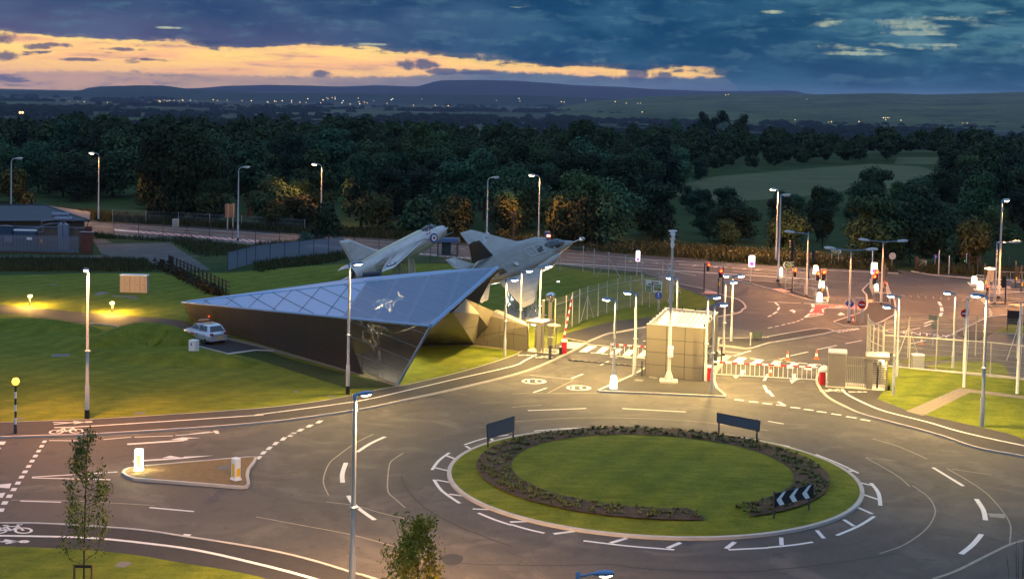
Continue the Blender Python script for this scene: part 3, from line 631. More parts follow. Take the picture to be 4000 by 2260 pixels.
# circulating lane dashes
Bk([(1018, 180), (1150, 95), (1300, 26)], .22); Bk([(905, 288), (868, 400), (872, 488)], .24); Bk([(928, 618), (985, 705), (1090, 790), (1195, 862)], .22)
Dk([(1658, 335), (1965, 522)], .2); Dk([(2095, 652), (2165, 760), (2188, 865)], .24); Dk([(2147, 1006), (2060, 1110), (1940, 1206)], .24)
Gk([(160, 1218), (748, 1197)], .16); Gk([(1110, 1198), (1750, 1232)], .16)
Bk([(1945, 187), (1840, 265), (1770, 360)], .17); Bk([(1790, 457), (1870, 570), (2050, 695)], .17); Bk([(2095, 108), (2290, 45), (2540, 6)], .15); Bk([(2235, 792), (2400, 860), (2575, 917)], .17); Ck([(-20, 905), (150, 955), (325, 995)], .17)
for p, q in (((2110, 120), (2170, 155)), ((2368, 44), (2386, 76)), ((1915, 216), (2018, 255)), ((1800, 338), (1950, 372)), ((1815, 460), (1998, 495)), ((1942, 603), (2152, 631)), ((2180, 752), (2410, 760))): Bk([p, q], .17)
Ck([(720, 1072), (1170, 1125), (1633, 1162)], .17); Ck([(2178, 1163), (2575, 1143)], .17); Dk([(0, 1140), (250, 1115), (452, 1085)], .17)
for p, q in (((-20, 884), (172, 876)), ((420, 1003), (628, 976)), ((990, 1094), (1155, 1046)), ((1565, 1146), (1695, 1090)), ((2155, 1150), (2240, 1084))): Ck([p, q], .22)
Dk([(690, 1018), (910, 925), (1070, 826)], .17); Dk([(1035, 492), (1110, 590), (1130, 718)], .2); Dk([(480, 203), (700, 290), (910, 393)], .15); Dk([(-10, 78), (218, 125)], .13)
for p, q in (((132, 1040), (137, 1115)), ((490, 966), (562, 1048)), ((760, 858), (865, 925)), ((905, 738), (1050, 802)), ((925, 596), (1112, 658)), ((845, 468), (1035, 514)), ((680, 345), (855, 375)), ((450, 237), (600, 248)), ((190, 153), (322, 160))): Dk([p, q], .19)
Gk([(220, 1424), (500, 1400), (822, 1388)], .14); Gk([(1060, 1388), (1450, 1402), (1865, 1430)], .14); Gk([(470, 1430), (495, 1410)], .3); Gk([(850, 1412), (890, 1392)], .3); Gk([(1265, 1410), (1290, 1400)], .3); Gk([(1715, 1430), (1750, 1424)], .3)
Hk([(0, 1325), (158, 1352)], .15)
for p, q in (((2240, 1107), (2330, 1117)), ((2385, 1126), (2475, 1135)), ((2520, 1144), (2575, 1149))): Gk([p, q], .28)
for p, q in (((-20, 1150), (42, 1154)), ((225, 1184), (325, 1195)), ((360, 1204), (458, 1216)), ((490, 1226), (588, 1238)), ((637, 1250), (738, 1264)), ((787, 1278), (890, 1293)), ((932, 1306), (1028, 1322))): Hk([p, q], .26)
Hk([(82, 1160), (175, 1170)], .2); Hk([(105, 1130), (172, 1170)], .22); Hk([(0, 1015), (50, 1075)], .22)
# approach to the gate
Gk([(215, 1037), (350, 990)], .15); Gk([(597, 896), (712, 851)], .15); Gk([(890, 762), (972, 722)], .15); Gk([(1175, 573), (1258, 548)], .14); Gk([(1320, 522), (1370, 510)], .14)
for cx, cy in ((222, 924), (672, 990)):
    c = P(2000 + cx / 2.575, 1130 + cy / 2.575); ru = (P(2000 + (cx + 112) / 2.575, 1130 + cy / 2.575) - c).length
    vv = (P(2000 + cx / 2.575, 1130 + (cy - 23) / 2.575) - c); ring = [c + Vector((1, 0, 0)) * ru * math.cos(t) + vv * math.sin(t) for t in [2 * math.pi * i / 40 for i in range(40)]]
    mk.ribbon(ring, .17, ZM, 0, None, True); put_text(mk, '10', (c.x, c.y, ZM), (1, 0, 0), vv, (1.5, 1.9))
for q in ([(682, 622), (758, 629), (858, 573), (770, 565)], [(845, 636), (915, 642), (985, 585), (912, 577)], [(978, 650), (1045, 658), (1112, 600), (1040, 592)], [(1108, 665), (1185, 672), (1240, 612), (1168, 604)], [(1252, 676), (1322, 684), (1400, 622), (1330, 612)]): fpoly(Z(2000, 1130, q))
Gk([(545, 532), (985, 572)], .14); Gk([(676, 626), (755, 632)], .2); Gk([(790, 637), (880, 643)], .2); Gk([(895, 648), (965, 652)], .2); Gk([(985, 680), (1060, 688)], .2); Gk([(1130, 686), (1200, 692)], .2)
Gk([(180, 862), (600, 905)], .05)
for q in ([(2208, 736), (2290, 742), (2365, 692), (2280, 684)], [(2390, 758), (2470, 764), (2535, 708), (2460, 700)]): fpoly(Z(2000, 1130, q))
for q in ([(0, 770), (60, 776), (135, 728), (60, 720)], [(185, 792), (250, 798), (315, 742), (240, 734)], [(355, 804), (430, 812), (490, 758), (415, 750)], [(512, 795), (560, 800), (580, 770), (540, 766)]): fpoly(Z(3000, 1130, q))
Gk([(2270, 682), (2350, 688)], .2); Gk([(2395, 694), (2480, 702)], .2); Hk([(60, 716), (145, 722)], .2); Hk([(185, 726), (270, 736)], .2); Hk([(310, 738), (400, 748)], .2); Hk([(450, 750), (535, 758)], .2)
for q in ([(2195, 740), (2215, 744), (2290, 690), (2268, 686)], [(680, 612), (695, 618), (770, 572), (755, 566)]): pass
# lane arrows by the barriers
fpoly(Z(2000, 1130, [(2300, 812), (2350, 808), (2320, 872), (2290, 868)])); fpoly(Z(2000, 1130, [(2222, 870), (2292, 866), (2250, 896)]))
fpoly(Z(3000, 1130, [(238, 850), (282, 850), (275, 912), (245, 912)])); fpoly(Z(3000, 1130, [(215, 906), (292, 908), (238, 948)])); fpoly(Z(3000, 1130, [(275, 888), (335, 900), (285, 912)]))
Gk([(2535, 918), (2575, 850)], .2); Gk([(2535, 965), (2575, 1040)], .2); Gk([(2070, 618), (2320, 640)], .12)
for i in range(5): Gk([(2235 + i * 35, 668 - i * 11), (2258 + i * 35, 660 - i * 11)], .2)
Hk([(225, 668), (405, 628)], .14); Hk([(100, 712), (172, 686)], .14); Hk([(495, 605), (692, 563)], .14); Hk([(780, 545), (945, 514)], .14)
for i in range(6): Hk([(662 + i * 42, 420 - i * 4.4), (695 + i * 42, 415 - i * 4.4)], .2); Hk([(700 + i * 38, 433 - i * 6), (728 + i * 38, 429 - i * 6)], .2)
glyph(mk, BIKE, P(3252, 1529), P(3300, 1529) - P(3252, 1529), P(3252, 1520) - P(3252, 1530), .95, .8, .1, .1); glyph(mk, PED, P(3344, 1535), P(3344, 1540) - P(3344, 1520), P(3360, 1535) - P(3344, 1535), .6, .75, .12, .1)
glyph(mk, BIKE, P(2125, 1398), P(2165, 1398) - P(2125, 1398), P(2125, 1390) - P(2125, 1400), .7, .8, .1, .1); glyph(mk, PED, P(2050, 1391), P(2050, 1397) - P(2050, 1380), P(2066, 1391) - P(2050, 1391), .6, .75, .12, .1)
stroke(ZZ(Z(3000, 1130, [(745, 1015), (800, 1070), (1000, 1170), (1200, 1245), (1600, 1345), (1960, 1450)]), Z(3000, 1695, [(2575, 130)]), [P(4300, 1800)]), .2, .1)
# junction
J = lambda p, wd=.15: stroke(Z(3000, 700, p), wd)
J([(0, 1234), (330, 1246)]); J([(360, 1248), (445, 1252)]); J([(450, 1255), (456, 1285)], .3); J([(70, 1237), (106, 1270)], .2); J([(113, 1286), (98, 1317)], .2); J([(92, 1330), (50, 1357)], .2); J([(35, 1368), (0, 1382)], .2)
for p, q in (((240, 1443), (275, 1436)), ((195, 1452), (230, 1446)), ((290, 1428), (318, 1420)), ((330, 1412), (355, 1404)), ((0, 1497), (45, 1487)), ((70, 1482), (110, 1474)), ((135, 1468), (172, 1460))): J([p, q], .16)
fpoly(Z(3000, 700, [(215, 1318), (258, 1308), (252, 1316), (278, 1322), (270, 1343), (245, 1342), (252, 1330), (238, 1326), (234, 1330)])); fpoly(Z(3000, 700, [(735, 1338), (775, 1360), (745, 1360), (735, 1370), (715, 1370), (722, 1358), (700, 1358)]))
J([(700, 1365), (770, 1362)], .2)
tri_sheet('cycle_lane', Z(3000, 700, [(450, 1256), (965, 1271), (955, 1308), (582, 1294), (556, 1342), (556, 1360), (372, 1390), (440, 1306), (456, 1285)]), .012, M['redtar_and_glow'])
J([(450, 1253), (965, 1269)], .12); J([(955, 1310), (582, 1295), (560, 1340)], .16); J([(556, 1360), (490, 1372), (372, 1390)], .14); J([(425, 1352), (372, 1390)], .25); J([(455, 1300), (430, 1335)], .25)
glyph(mk, BIKE, P(3298, 1198), P(3330, 1198.6) - P(3298, 1198), P(3298, 1192) - P(3298, 1200), 1.6, 1.0, .14, ZM); glyph(mk, BIKE, P(3186, 1226), P(3206, 1226) - P(3186, 1226), P(3186, 1222) - P(3186, 1228), .8, .7, .12, ZM)
for i in range(14): J([(1190 + i * 78, 1153 + i * 5.2), (1200 + i * 78, 1153.6 + i * 5.2)], .25); J([(1290 + i * 74, 1172 + i * 5.0), (1300 + i * 74, 1172.6 + i * 5.0)], .25)
for i in range(9): J([(480 + i * 60, 1215 + i * 4 - 20), (488 + i * 60, 1215.6 + i * 4 - 20)], .2)
J([(1718, 1232), (1740, 1272)], .3); J([(1745, 1287), (1749, 1327)], .3); J([(1748, 1342), (1728, 1380)], .3); J([(1695, 1405), (1572, 1452)], .2)
K5 = lambda p, wd=.15: stroke(Z(3560, 940, p, 4.041), wd)
for p, q in (((1225, 1082), (1245, 1082)), ((1232, 1110), (1262, 1112)), ((1240, 1140), (1272, 1140)), ((1240, 1170), (1272, 1172)), ((1232, 1196), (1268, 1198))): K5([p, q], .45)
Hk([(1290, 436), (1530, 388)], .14); Hk([(1572, 374), (1640, 345)], .16); Hk([(1430, 548), (1590, 512)], .16); Hk([(1640, 500), (1830, 458)], .16); Hk([(1370, 575), (1560, 590)], .12)
put_text(mk, 'NO ENTRY', (P(3560, 1301)[0], P(3560, 1301)[1], ZM), P(3620, 1307) - P(3540, 1299), P(3560, 1290) - P(3557, 1310), (1.35, 2.2))
# main road
Q = lambda p, wd=.14: stroke(Z(2000, 700, p), wd)
for p in ([(550, 783), (950, 808)], [(480, 808), (850, 832)], [(1140, 803), (1490, 825)], [(1060, 820), (1480, 845)], [(1050, 855), (1460, 872)], [(1640, 885), (2000, 910)], [(1640, 930), (1850, 966)], [(2220, 925), (2575, 950)], [(560, 745), (1430, 800)], [(1400, 843), (1600, 852)]): Q(p)
Q([(470, 846), (1100, 880), (1950, 940), (2575, 976)], .4)
Q([(1680, 857), (1740, 853), (2110, 880), (2130, 886), (1690, 862)], .14); Q([(2220, 893), (2260, 889), (2575, 905)], .14); Q([(2220, 896), (2575, 918)], .14)
for x, y in ((1850, 868), (1980, 877), (2060, 882), (2350, 903), (2480, 912)): Q([(x - 30, y + 4), (x, y - 4)], .2); Q([(x - 30, y + 1), (x + 20, y + 3)], .2)
for x, y in ((1190, 826), (1310, 836), (1450, 845), (1590, 852)): fpoly(Z(2000, 700, [(x - 22, y), (x + 16, y - 5), (x + 8, y), (x + 30, y + 3), (x + 5, y + 3), (x + 14, y + 6)]))
J([(0, 918), (300, 940), (420, 950)], .14); J([(0, 945), (380, 975)], .14); J([(0, 978), (470, 1003)], .35); J([(0, 905), (400, 925)], .12)
redA = Z(0, 700, [(1150, 500), (1400, 520), (2000, 566), (2575, 613)]) + Z(1000, 700, [(570, 655), (1100, 698), (1800, 757), (2300, 800)])
redB = Z(0, 700, [(1150, 517), (1400, 538), (2000, 586), (2575, 636)]) + Z(1000, 700, [(570, 673), (1100, 716), (1800, 772), (2300, 815)])
tri_sheet('hatch_glow_strip', redA + redB[::-1], .012, M['redtar_and_glow'])  # reddish light on the hatching, painted as a red band
sa, sb = smooth_line(redA, 8), smooth_line(redB, 8)
for i in range(0, len(sa) - 2): mk.ribbon([sa[i], sb[i + 1] if i + 1 < len(sb) else sb[i]], .3, ZM)
mk.ribbon(sa, .12, ZM); mk.ribbon(sb, .12, ZM)
for p in ([(1370, 485), (2000, 540)], [(2150, 555), (2470, 577)], [(950, 470), (1300, 492)]): stroke(Z(0, 700, p), .14)
for p in ([(50, 588), (340, 606)], [(900, 690), (1250, 700)], [(1100, 650), (1400, 672)], [(1700, 682), (1900, 695)], [(1480, 745), (1800, 765)], [(2050, 700), (2110, 706)]): stroke(Z(1000, 700, p), .14)
mk.build('road_markings', M['paint'], kind='structure')
kb.build('kerb', M['kerb'], kind='structure')
# sealed joints and old sealant lines in the road surface
jt = MB()
for p in (Z(1000, 1695, [(1180, 0), (1000, 90), (820, 220), (740, 290), (690, 400), (680, 500), (730, 615)]), Z(1000, 1695, [(1480, 190), (1390, 250), (1345, 300), (1325, 450), (1330, 580), (1400, 650), (1500, 740)]),
          Z(1000, 1695, [(0, 830), (400, 905), (700, 960), (1000, 1020), (1400, 1130)]), Z(1000, 1695, [(700, 680), (980, 715), (1250, 790), (1520, 855)]), Z(0, 1695, [(110, 662), (700, 670), (1100, 690), (1560, 716)]),
          Z(3000, 1695, [(1450, 515), (1600, 620), (1670, 720), (1680, 800), (1620, 920), (1500, 1030), (1330, 1130), (1120, 1200)]), Z(3000, 1695, [(1800, 345), (2000, 460), (2180, 580), (2290, 690), (2370, 790), (2440, 920), (2430, 1110)]),
          Z(3000, 1695, [(980, 235), (1180, 345), (1330, 440), (1425, 525)]), Z(3000, 1695, [(1050, 45), (1330, 130), (1600, 250)]), Z(3000, 1695, [(990, 235), (1300, 270)]), Z(3000, 1695, [(1850, 350), (2250, 410)]),
          Z(2000, 1130, [(0, 1330), (500, 1297), (1000, 1290), (1600, 1310), (2200, 1365), (2575, 1420)]), Z(2000, 1130, [(0, 1185), (300, 1162)]), Z(2000, 1130, [(360, 1042), (620, 910)]), Z(2000, 1130, [(0, 1047), (870, 1042)])):
    jt.ribbon(smooth_line(p, 4), .07, .0125)
jt.ribbon(smooth_line(Z(3000, 1695, [(1660, 1455), (1900, 1370), (2200, 1220), (2430, 1110), (2575, 1065)]), 5), .16, .0125)
jt.poly(Z(3000, 1695, [(2210, 790), (2390, 800), (2380, 842), (2230, 830)], z=.0126))
jt.build('road_joints', mat('pale_sealant', (.30, .26, .19), .8, vary=.5, vscale=3), kind='structure')
dj = MB()
for p in (Z(2000, 1695, [(0, 1315), (500, 1320), (980, 1310), (1300, 1350), (2000, 1385), (2575, 1375)]), Z(1000, 1695, [(1460, 420), (1520, 560), (1700, 740), (2000, 910), (2300, 1030), (2575, 1130)]), Z(3000, 1695, [(0, 1365), (500, 1320), (1300, 1200)]), Z(1000, 1695, [(1780, 1240), (2100, 1300), (2575, 1315)])):
    dj.ribbon(smooth_line(p, 4), .09, .0127)
pc = P(1767, 2184); dj.poly([pc + Vector((.46 * math.cos(t) * (1 + .08 * math.sin(3 * t)), .74 * math.sin(t), .0128)) for t in [2 * math.pi * i / 24 for i in range(24)]])
dj.build('road_joints', mat('tar_sealant', (.02, .02, .02), .8), kind='structure')
# covers and gullies
cv = MB()
def cover(ox, oy, pts, z=.016, k=2.575): cv.poly([(p[0], p[1], z) for p in Z(ox, oy, pts, k)])
cover(0, 1130, [(505, 676), (690, 676), (712, 650), (530, 650)]); cover(0, 1695, [(1148, 1355), (1255, 1368), (1335, 1318), (1215, 1305)], .126); cover(0, 1130, [(1350, 1258), (1455, 1252), (1470, 1232), (1365, 1236)])
cover(0, 1130, [(160, 1308), (235, 1308), (255, 1290), (175, 1290)]); cover(1000, 1130, [(380, 1035), (430, 1038), (425, 1020), (385, 1018)]); cover(1000, 1130, [(705, 1078), (790, 1080), (800, 1068), (730, 1064)])
cover(0, 700, [(935, 1162), (1010, 1166), (1110, 1138), (1010, 1132)]); cover(0, 700, [(1115, 1178), (1360, 1188), (1375, 1172), (1140, 1166)]); cover(0, 700, [(1280, 1200), (1380, 1205), (1395, 1193), (1290, 1190)]); cover(0, 700, [(500, 1065), (570, 1068), (580, 1060), (520, 1057)])
cover(0, 1695, [(2180, 378), (2300, 372), (2310, 335), (2200, 348)], .136)
cover(2000, 1130, [(1222, 932), (1310, 938), (1330, 922), (1250, 914)], .108); cover(2000, 1130, [(1370, 900), (1450, 912), (1470, 898), (1385, 885)], .108); cover(1000, 1130, [(2050, 800), (2110, 802), (2130, 790), (2070, 788)]); cover(1000, 1130, [(2380, 700), (2440, 702), (2450, 692), (2390, 690)])
cv.build('drain_cover', M['iron'], kind='structure')
gu = MB()
for o_, q in (((2000, 1695), [(1705, 1078), (1800, 1082), (1812, 1116), (1725, 1112)]), ((1000, 1695), [(1895, 350), (1960, 358), (1972, 336), (1900, 328)]), ((1000, 1130), [(1720, 1115), (1790, 1112), (1800, 1098), (1735, 1102)]), ((0, 1130), [(2235, 1418), (2310, 1415), (2320, 1400), (2245, 1405)])):
    gu.poly([(p[0], p[1], .017) for p in Z(o_[0], o_[1], q)])
gu.build('drain_grate', M['blackpaint'], kind='structure')
# ---------------------------------------------------------------- distant hills (each a ridge standing at its own distance)
def hillmat(name, a, b, c, sc_):
    return ground_mat(name, [(.36, a), (.5, b), (.64, c)], [(sc_, 1), (sc_ * 5, .7), (sc_ * 20, .5)], 1.0, 0, 1, None, 0)
def hill(name, pts, dist, front, m_, rough=0.0, zf=-60.0, cells=None):
    x0, x1 = pts[0][0], pts[-1][0]; N = 90; m_b = MB(); secs = []
    for i in range(N + 1):
        x = x0 + (x1 - x0) * i / N; j = max(k for k in range(len(pts)) if pts[k][0] <= x + 1e-6); j = min(j, len(pts) - 2)
        t = (x - pts[j][0]) / (pts[j + 1][0] - pts[j][0]); t = t * t * (3 - 2 * t) * .5 + t * .5
        y = pts[j][1] + (pts[j + 1][1] - pts[j][1]) * t + random.uniform(-1, 1) * rough
        top = PD(x, y, dist); sec = []
        for k in range(15):
            f = k / 14
            if f <= .8:
                g = f / .8; d = front + (dist - front) * g; z = zf + (top.z - zf) * (g ** 1.15 * .55 + .45 * g * g * (3 - 2 * g)) + (math.sin(i * .55 + k * 1.7) + math.sin(i * .23 - k)) * 4 * g * (1 - g)
            else:
                g = (f - .8) / .2; d = dist + 3000 * g; z = top.z - 120 * g * g
            sec.append(Vector((top.x * d / dist, d, z)))
        secs.append(sec)
    m_b.loft(secs, 0, False, True, False)
    return m_b.build(name, m_, kind='structure')
M['hillA'] = hillmat('wooded_hill', (.02, .035, .022), (.035, .05, .03), (.05, .065, .04), .0016)
M['hillB'] = hillmat('moor', (.03, .026, .03), (.04, .036, .036), (.05, .046, .04), .0008)
M['hillC'] = hillmat('pasture_hill', (.02, .035, .02), (.085, .10, .04), (.16, .16, .07), .0030)
hill('hill', [(-700, 372), (-300, 365), (0, 363), (200, 363), (256, 362), (311, 353), (349, 342), (400, 337), (466, 335), (560, 333), (640, 334), (675, 339), (738, 347), (800, 349), (900, 356), (1060, 370), (1300, 385)], 11000, 8200, M['hillA'], .5)
hill('hill', [(500, 372), (650, 350), (699, 346), (776, 344), (893, 335), (1048, 331.5), (1203, 334), (1320, 338), (1475, 333), (1600, 337), (1640, 338), (1677, 322), (1731, 313), (1863, 312), (2000, 314.5), (2116, 322), (2256, 333), (2388, 338), (2582, 349), (2776, 355.6), (2932, 355.6), (3060, 353), (3102, 354), (3150, 366), (3400, 392)], 15000, 11000, M['hillB'])
hill('hill', [(2150, 420), (2350, 392), (2543, 376), (2700, 371), (2776, 369), (2838, 366), (2950, 367), (3165, 369), (3300, 366), (3436, 363), (3630, 369), (3786, 365), (4000, 359), (4400, 352), (4800, 350)], 8200, 4300, M['hillC'], .3)
hill('hill', [(-700, 356), (0, 352), (700, 362), (1400, 366), (2000, 372), (2600, 392), (3000, 410)], 9500, 8600, M['hillA'], .6)
# radio mast on the right skyline
# ---------------------------------------------------------------- far woodland and hedges in the valley: one mass nobody could count
def clump(m_b, c, rx, ry, h, n=9):
    top = []
    for i in range(n):
        a = 2 * math.pi * i / n; m_b.v.append((c[0] + rx * math.cos(a) * random.uniform(.8, 1.1), c[1] + ry * math.sin(a), c[2] - 1)); top.append(h * random.uniform(.55, .85))
    b = len(m_b.v) - n
    for i in range(n):
        a = 2 * math.pi * i / n; m_b.v.append((c[0] + rx * .72 * math.cos(a) + random.uniform(-1, 1), c[1] + ry * .7 * math.sin(a), c[2] + top[i]))
    m_b.v.append((c[0] + rx * random.uniform(-.2, .2), c[1], c[2] + h)); t = len(m_b.v) - 1
    for i in range(n):
        j = (i + 1) % n; m_b.f += [(b + i, b + j, b + n + j, b + n + i), (b + n + i, b + n + j, t)]; m_b.mi += [0, 0]; m_b.sm += [False, False]
rnd = random.Random(3)
fw = MB()
for i in range(230):                                    # hedgerow lines and copses
    d = 1500 * (6.2 ** rnd.random()); x = rnd.uniform(-.42, .42) * d; z = -60.0
    if rnd.random() < .6:
        a = rnd.choice((rnd.uniform(-.25, .25), rnd.uniform(-.25, .25), 1.3)); L = rnd.uniform(150, 700); k = int(L / 26)
        for j in range(k): 
            if rnd.random() < .85: clump(fw, (x + math.cos(a) * j * 26, d + math.sin(a) * j * 26, z), rnd.uniform(12, 20), 9, rnd.uniform(6, 15), 6)
    else:
        for j in range(int(rnd.uniform(10, 40))): clump(fw, (x + rnd.gauss(0, 70), d + rnd.gauss(0, 90), z), rnd.uniform(14, 26), 16, rnd.uniform(10, 20), 6)
M['farleaf'] = mat('far_foliage', (.010, .018, .010), 1.0, spec=0, vary=.5, vscale=.01)
o = fw.build('distant_woodland', M['farleaf']); tag(o, 'dark hedgerows and copses spread over the far valley plain', 'woodland', kind='stuff')
# fields among the wood, right
sheet('field', [P(2570, 745), P(2790, 690), P(3105, 663), P(3400, 640), P(3590, 650), P(3740, 690), P(3600, 728), P(3330, 742), P(3105, 772), P(2745, 795)], .03, ground_mat('hay_field', [(.3, (.065, .072, .03)), (.5, (.10, .108, .048)), (.7, (.14, .14, .065))], [(.02, 1), (.15, 1), (2, .7)], 1, .3, 3, (R(70), .02, .35, .5), .1))
sheet('field', [P(3490, 640), P(3506, 614), P(3670, 614), P(3650, 642)], .03, bpy.data.materials['hay_field'])
sheet('field', [P(1290, 650), P(1330, 622), P(1420, 625), P(1400, 655)], .03, M['grass']); sheet('field', [P(1860, 718), P(1890, 660), P(2080, 655), P(2060, 722)], .03, M['grass']); sheet('field', [P(-50, 512), P(-50, 498), P(230, 506), P(220, 518)], .03, M['grass'])
# ---------------------------------------------------------------- trees
def crown_mesh(name, rnd, h, r, n, leaf, base=.22, lobes=9, m_=None, up=1.0):
    """leaf-clump quads spread through a crown made of several lobes"""
    L = []
    for i in range(lobes):
        a = rnd.uniform(0, 2 * math.pi); q = rnd.uniform(.15, .62) * r; z = h * rnd.uniform(base + .14, .84)
        tap = 1.0 - .45 * max(0, (z / h - .55) / .45)
        L.append((Vector((q * math.cos(a) * tap, q * math.sin(a) * tap, z)), rnd.uniform(.34, .52) * r * tap, rnd.uniform(.7, 1.0) * up))
    L.append((Vector((0, 0, h * .78)), .42 * r, 1.0)); L.append((Vector((0, 0, h * .5)), .55 * r, 1.0))
    m_b = MB()
    for i in range(n):
        c, lr, sq = rnd.choice(L); d = Vector((rnd.gauss(0, 1), rnd.gauss(0, 1), rnd.gauss(0, 1))).normalized()
        rr = lr * (rnd.random() ** .28) * rnd.uniform(.85, 1.12)
        p = c + Vector((d.x * rr, d.y * rr, d.z * rr * sq))
        if p.z < h * base * .75: p.z = h * base * .75 + rnd.random() * .5
        nn = (d + Vector((rnd.gauss(0, .28), rnd.gauss(0, .28), rnd.gauss(0, .28) + .25))).normalized()
        u = nn.orthogonal().normalized(); u.rotate(Quaternion(nn, rnd.uniform(0, 6.28))); v_ = nn.cross(u); s_ = leaf * rnd.uniform(.55, 1.3)
        m_b.add([p - u * s_ * .5 - v_ * s_ * .3, p + u * s_ * .5 - v_ * s_ * .4, p + u * s_ * .35 + v_ * s_ * .45, p - u * s_ * .4 + v_ * s_ * .4 + nn * s_ * .2], ((0, 1, 2), (0, 2, 3)), 0)
    return m_b
def trunk_mesh(rnd, h, r, base=.3):
    m_b = MB(); r0 = max(.09, h * .024); top = Vector((rnd.uniform(-.3, .3), rnd.uniform(-.3, .3), h * .72))
    m_b.tube((0, 0, -.1), (top.x * .3, top.y * .3, h * base), r0, r0 * .75, 8); m_b.tube((top.x * .3, top.y * .3, h * base), top, r0 * .75, r0 * .2, 7)
    for i in range(6):
        a = i * 1.1 + rnd.random(); z = h * rnd.uniform(base * .9, .6)
        m_b.tube((0, 0, z), (math.cos(a) * r * .6, math.sin(a) * r * .6, z + h * .16), r0 * .42, r0 * .12, 5)
    return m_b
rnd = random.Random(11); KIND = {}
def tree_kind(key, name, label, cat, h, r, n, leaf, base, lobes, m_, up=1.0):
    t = thing(name, label, cat); c = crown_mesh('crown', rnd, h, r, n, leaf, base, lobes, m_, up).build('crown', m_, t); k = trunk_mesh(rnd, h, r, max(.12, base)).build('trunk', M['bark'], t)
    KIND[key] = [t, False]; return t
for i in range(5): tree_kind('oak%d' % i, 'broadleaf_tree', 'dark', 'tree', 11 + i * .7, 6.2 + .3 * (i % 3), 6500, .44, .03, 15 + i, M['leaf'], .85)
for i in range(2): tree_kind('ash%d' % i, 'broadleaf_tree', 'dark', 'tree', 14, 4.6, 5200, .44, .06, 15, M['leaf'], 1.2)
for i in range(3): tree_kind('bush%d' % i, 'bush', 'bush', 'bush', 5, 3.3, 2600, .30, .02, 9, M['leaf_o'], .9)
tree_kind('glowbush', 'bush', 'bush', 'bush', 5.4, 3.3, 2600, .30, .02, 9, leafmat('amber_glow_leaf', (.06, .052, .012), (.13, .105, .022), (.2, .16, .035)), .95)  # amber lamplight painted into the leaf colour, a brighter copy of the roadside leaf
tree_kind('dkbush', 'bush', 'bush', 'bush', 4, 2.6, 1500, .36, .02, 8, M['leaf'], 1.0)
tree_kind('pale', 'broadleaf_tree', 'x', 'tree', 11, 6, 4500, .45, .16, 12, M['leaf_p'], .9)
tree_kind('poplar', 'broadleaf_tree', 'x', 'tree', 20, 6.5, 5200, .55, .2, 14, M['leaf'], 1.35)
def plant(key, loc, sc_, rz, label, group=None):
    t, used = KIND[key]; loc = (loc[0], loc[1], loc[2] if len(loc) > 2 else 0)
    if not used:
        t.location = loc; t.rotation_euler = (0, 0, rz); t.scale = sc_ if hasattr(sc_, '__len__') else (sc_,) * 3; t['label'] = label
        if group: t['group'] = group
        KIND[key][1] = True; return t
    return dup(t, loc, rz, label, group, sc_)
FRONT = [(-300, 770), (0, 775), (300, 790), (430, 830), (640, 872), (1000, 893), (1300, 905), (1700, 925), (2100, 955), (2400, 970), (2700, 985), (3100, 1010), (3400, 1030), (3640, 1040), (4000, 1062), (4400, 1085)]
def front_y(sx_):
    for a, b in zip(FRONT, FRONT[1:]):
        if a[0] <= sx_ <= b[0]: return a[1] + (b[1] - a[1]) * (sx_ - a[0]) / (b[0] - a[0])
    return 900
def to_img(p):
    d = p - Vector((0, 0, HC)); zz = -d.dot(back); return 2000 + F * d.dot(right) / zz, PY - F * d.dot(up) / zz
def in_poly(x, y, pl):
    c = False
    for i in range(len(pl)):
        (x1, y1), (x2, y2) = pl[i], pl[i - 1]
        if (y1 > y) != (y2 > y) and x < (x2 - x1) * (y - y1) / (y2 - y1) + x1: c = not c
    return c
CLEAR = [[(2560, 760), (2780, 690), (3100, 658), (3400, 633), (3590, 640), (3760, 690), (3640, 775), (3330, 800), (3105, 830), (2760, 850), (2640, 800)], [(3470, 690), (3490, 610), (3680, 610), (3680, 690)], [(1280, 700), (1330, 620), (1430, 625), (1410, 700)], [(1840, 760), (1880, 655), (2090, 655), (2080, 760)],
         [(340, 780), (560, 770), (600, 880), (340, 860)], [(-60, 545), (-60, 500), (260, 503), (250, 545)]]
cand = []
rr = random.Random(21)
for k in range(20000):
    d = 165 + 395 * rr.random() ** .8; x = rr.uniform(-.47, .47) * d; p = Vector((x, d, 0)); sx_, sy_ = to_img(p)
    if sy_ > front_y(sx_) - 6: continue
    if any(in_poly(sx_, sy_, pl) for pl in CLEAR): continue
    sp = 8.2 if d < 300 else 9.8
    if all((p - q).length > sp for q in cand): cand.append(p)
    if len(cand) > 820: break
cand.sort(key=lambda p: p.y)
near, far = cand[:270], cand[270:]
WL = {'oak': 'dark rounded broadleaf tree in the wood beyond the main road', 'ash': 'dark tall narrow broadleaf tree in the wood beyond the main road'}
for p in near:
    key = rr.choice(('oak0', 'oak1', 'oak2', 'oak3', 'oak4', 'oak0', 'oak2', 'ash0', 'ash1')); s_ = rr.choice((.5, .62, .72, .8, .9, 1.02)) * rr.uniform(.9, 1.05) * (.82 if p.y < 215 else 1) * (.9 if p.y > 330 else 1)
    ix, iy = to_img(p)
    if 2580 < ix < 3260 and iy > 780: s_ = rr.uniform(.30, .52) * (1 if iy < 920 else 1.25)
    elif 3260 <= ix < 3740 and 770 < iy < 990: s_ *= .68
    plant(key, p, (s_ * rr.uniform(.9, 1.15), s_, s_ * rr.uniform(.85, 1.08)), rr.uniform(0, 6.28), WL[key[:3]], 'trees of the wood beyond the main road')
fb = MB()
protos = [crown_mesh('c', rr, 11.5, 6.4, 1150, 1.0, .14, 11, None, .85) for _ in range(4)]
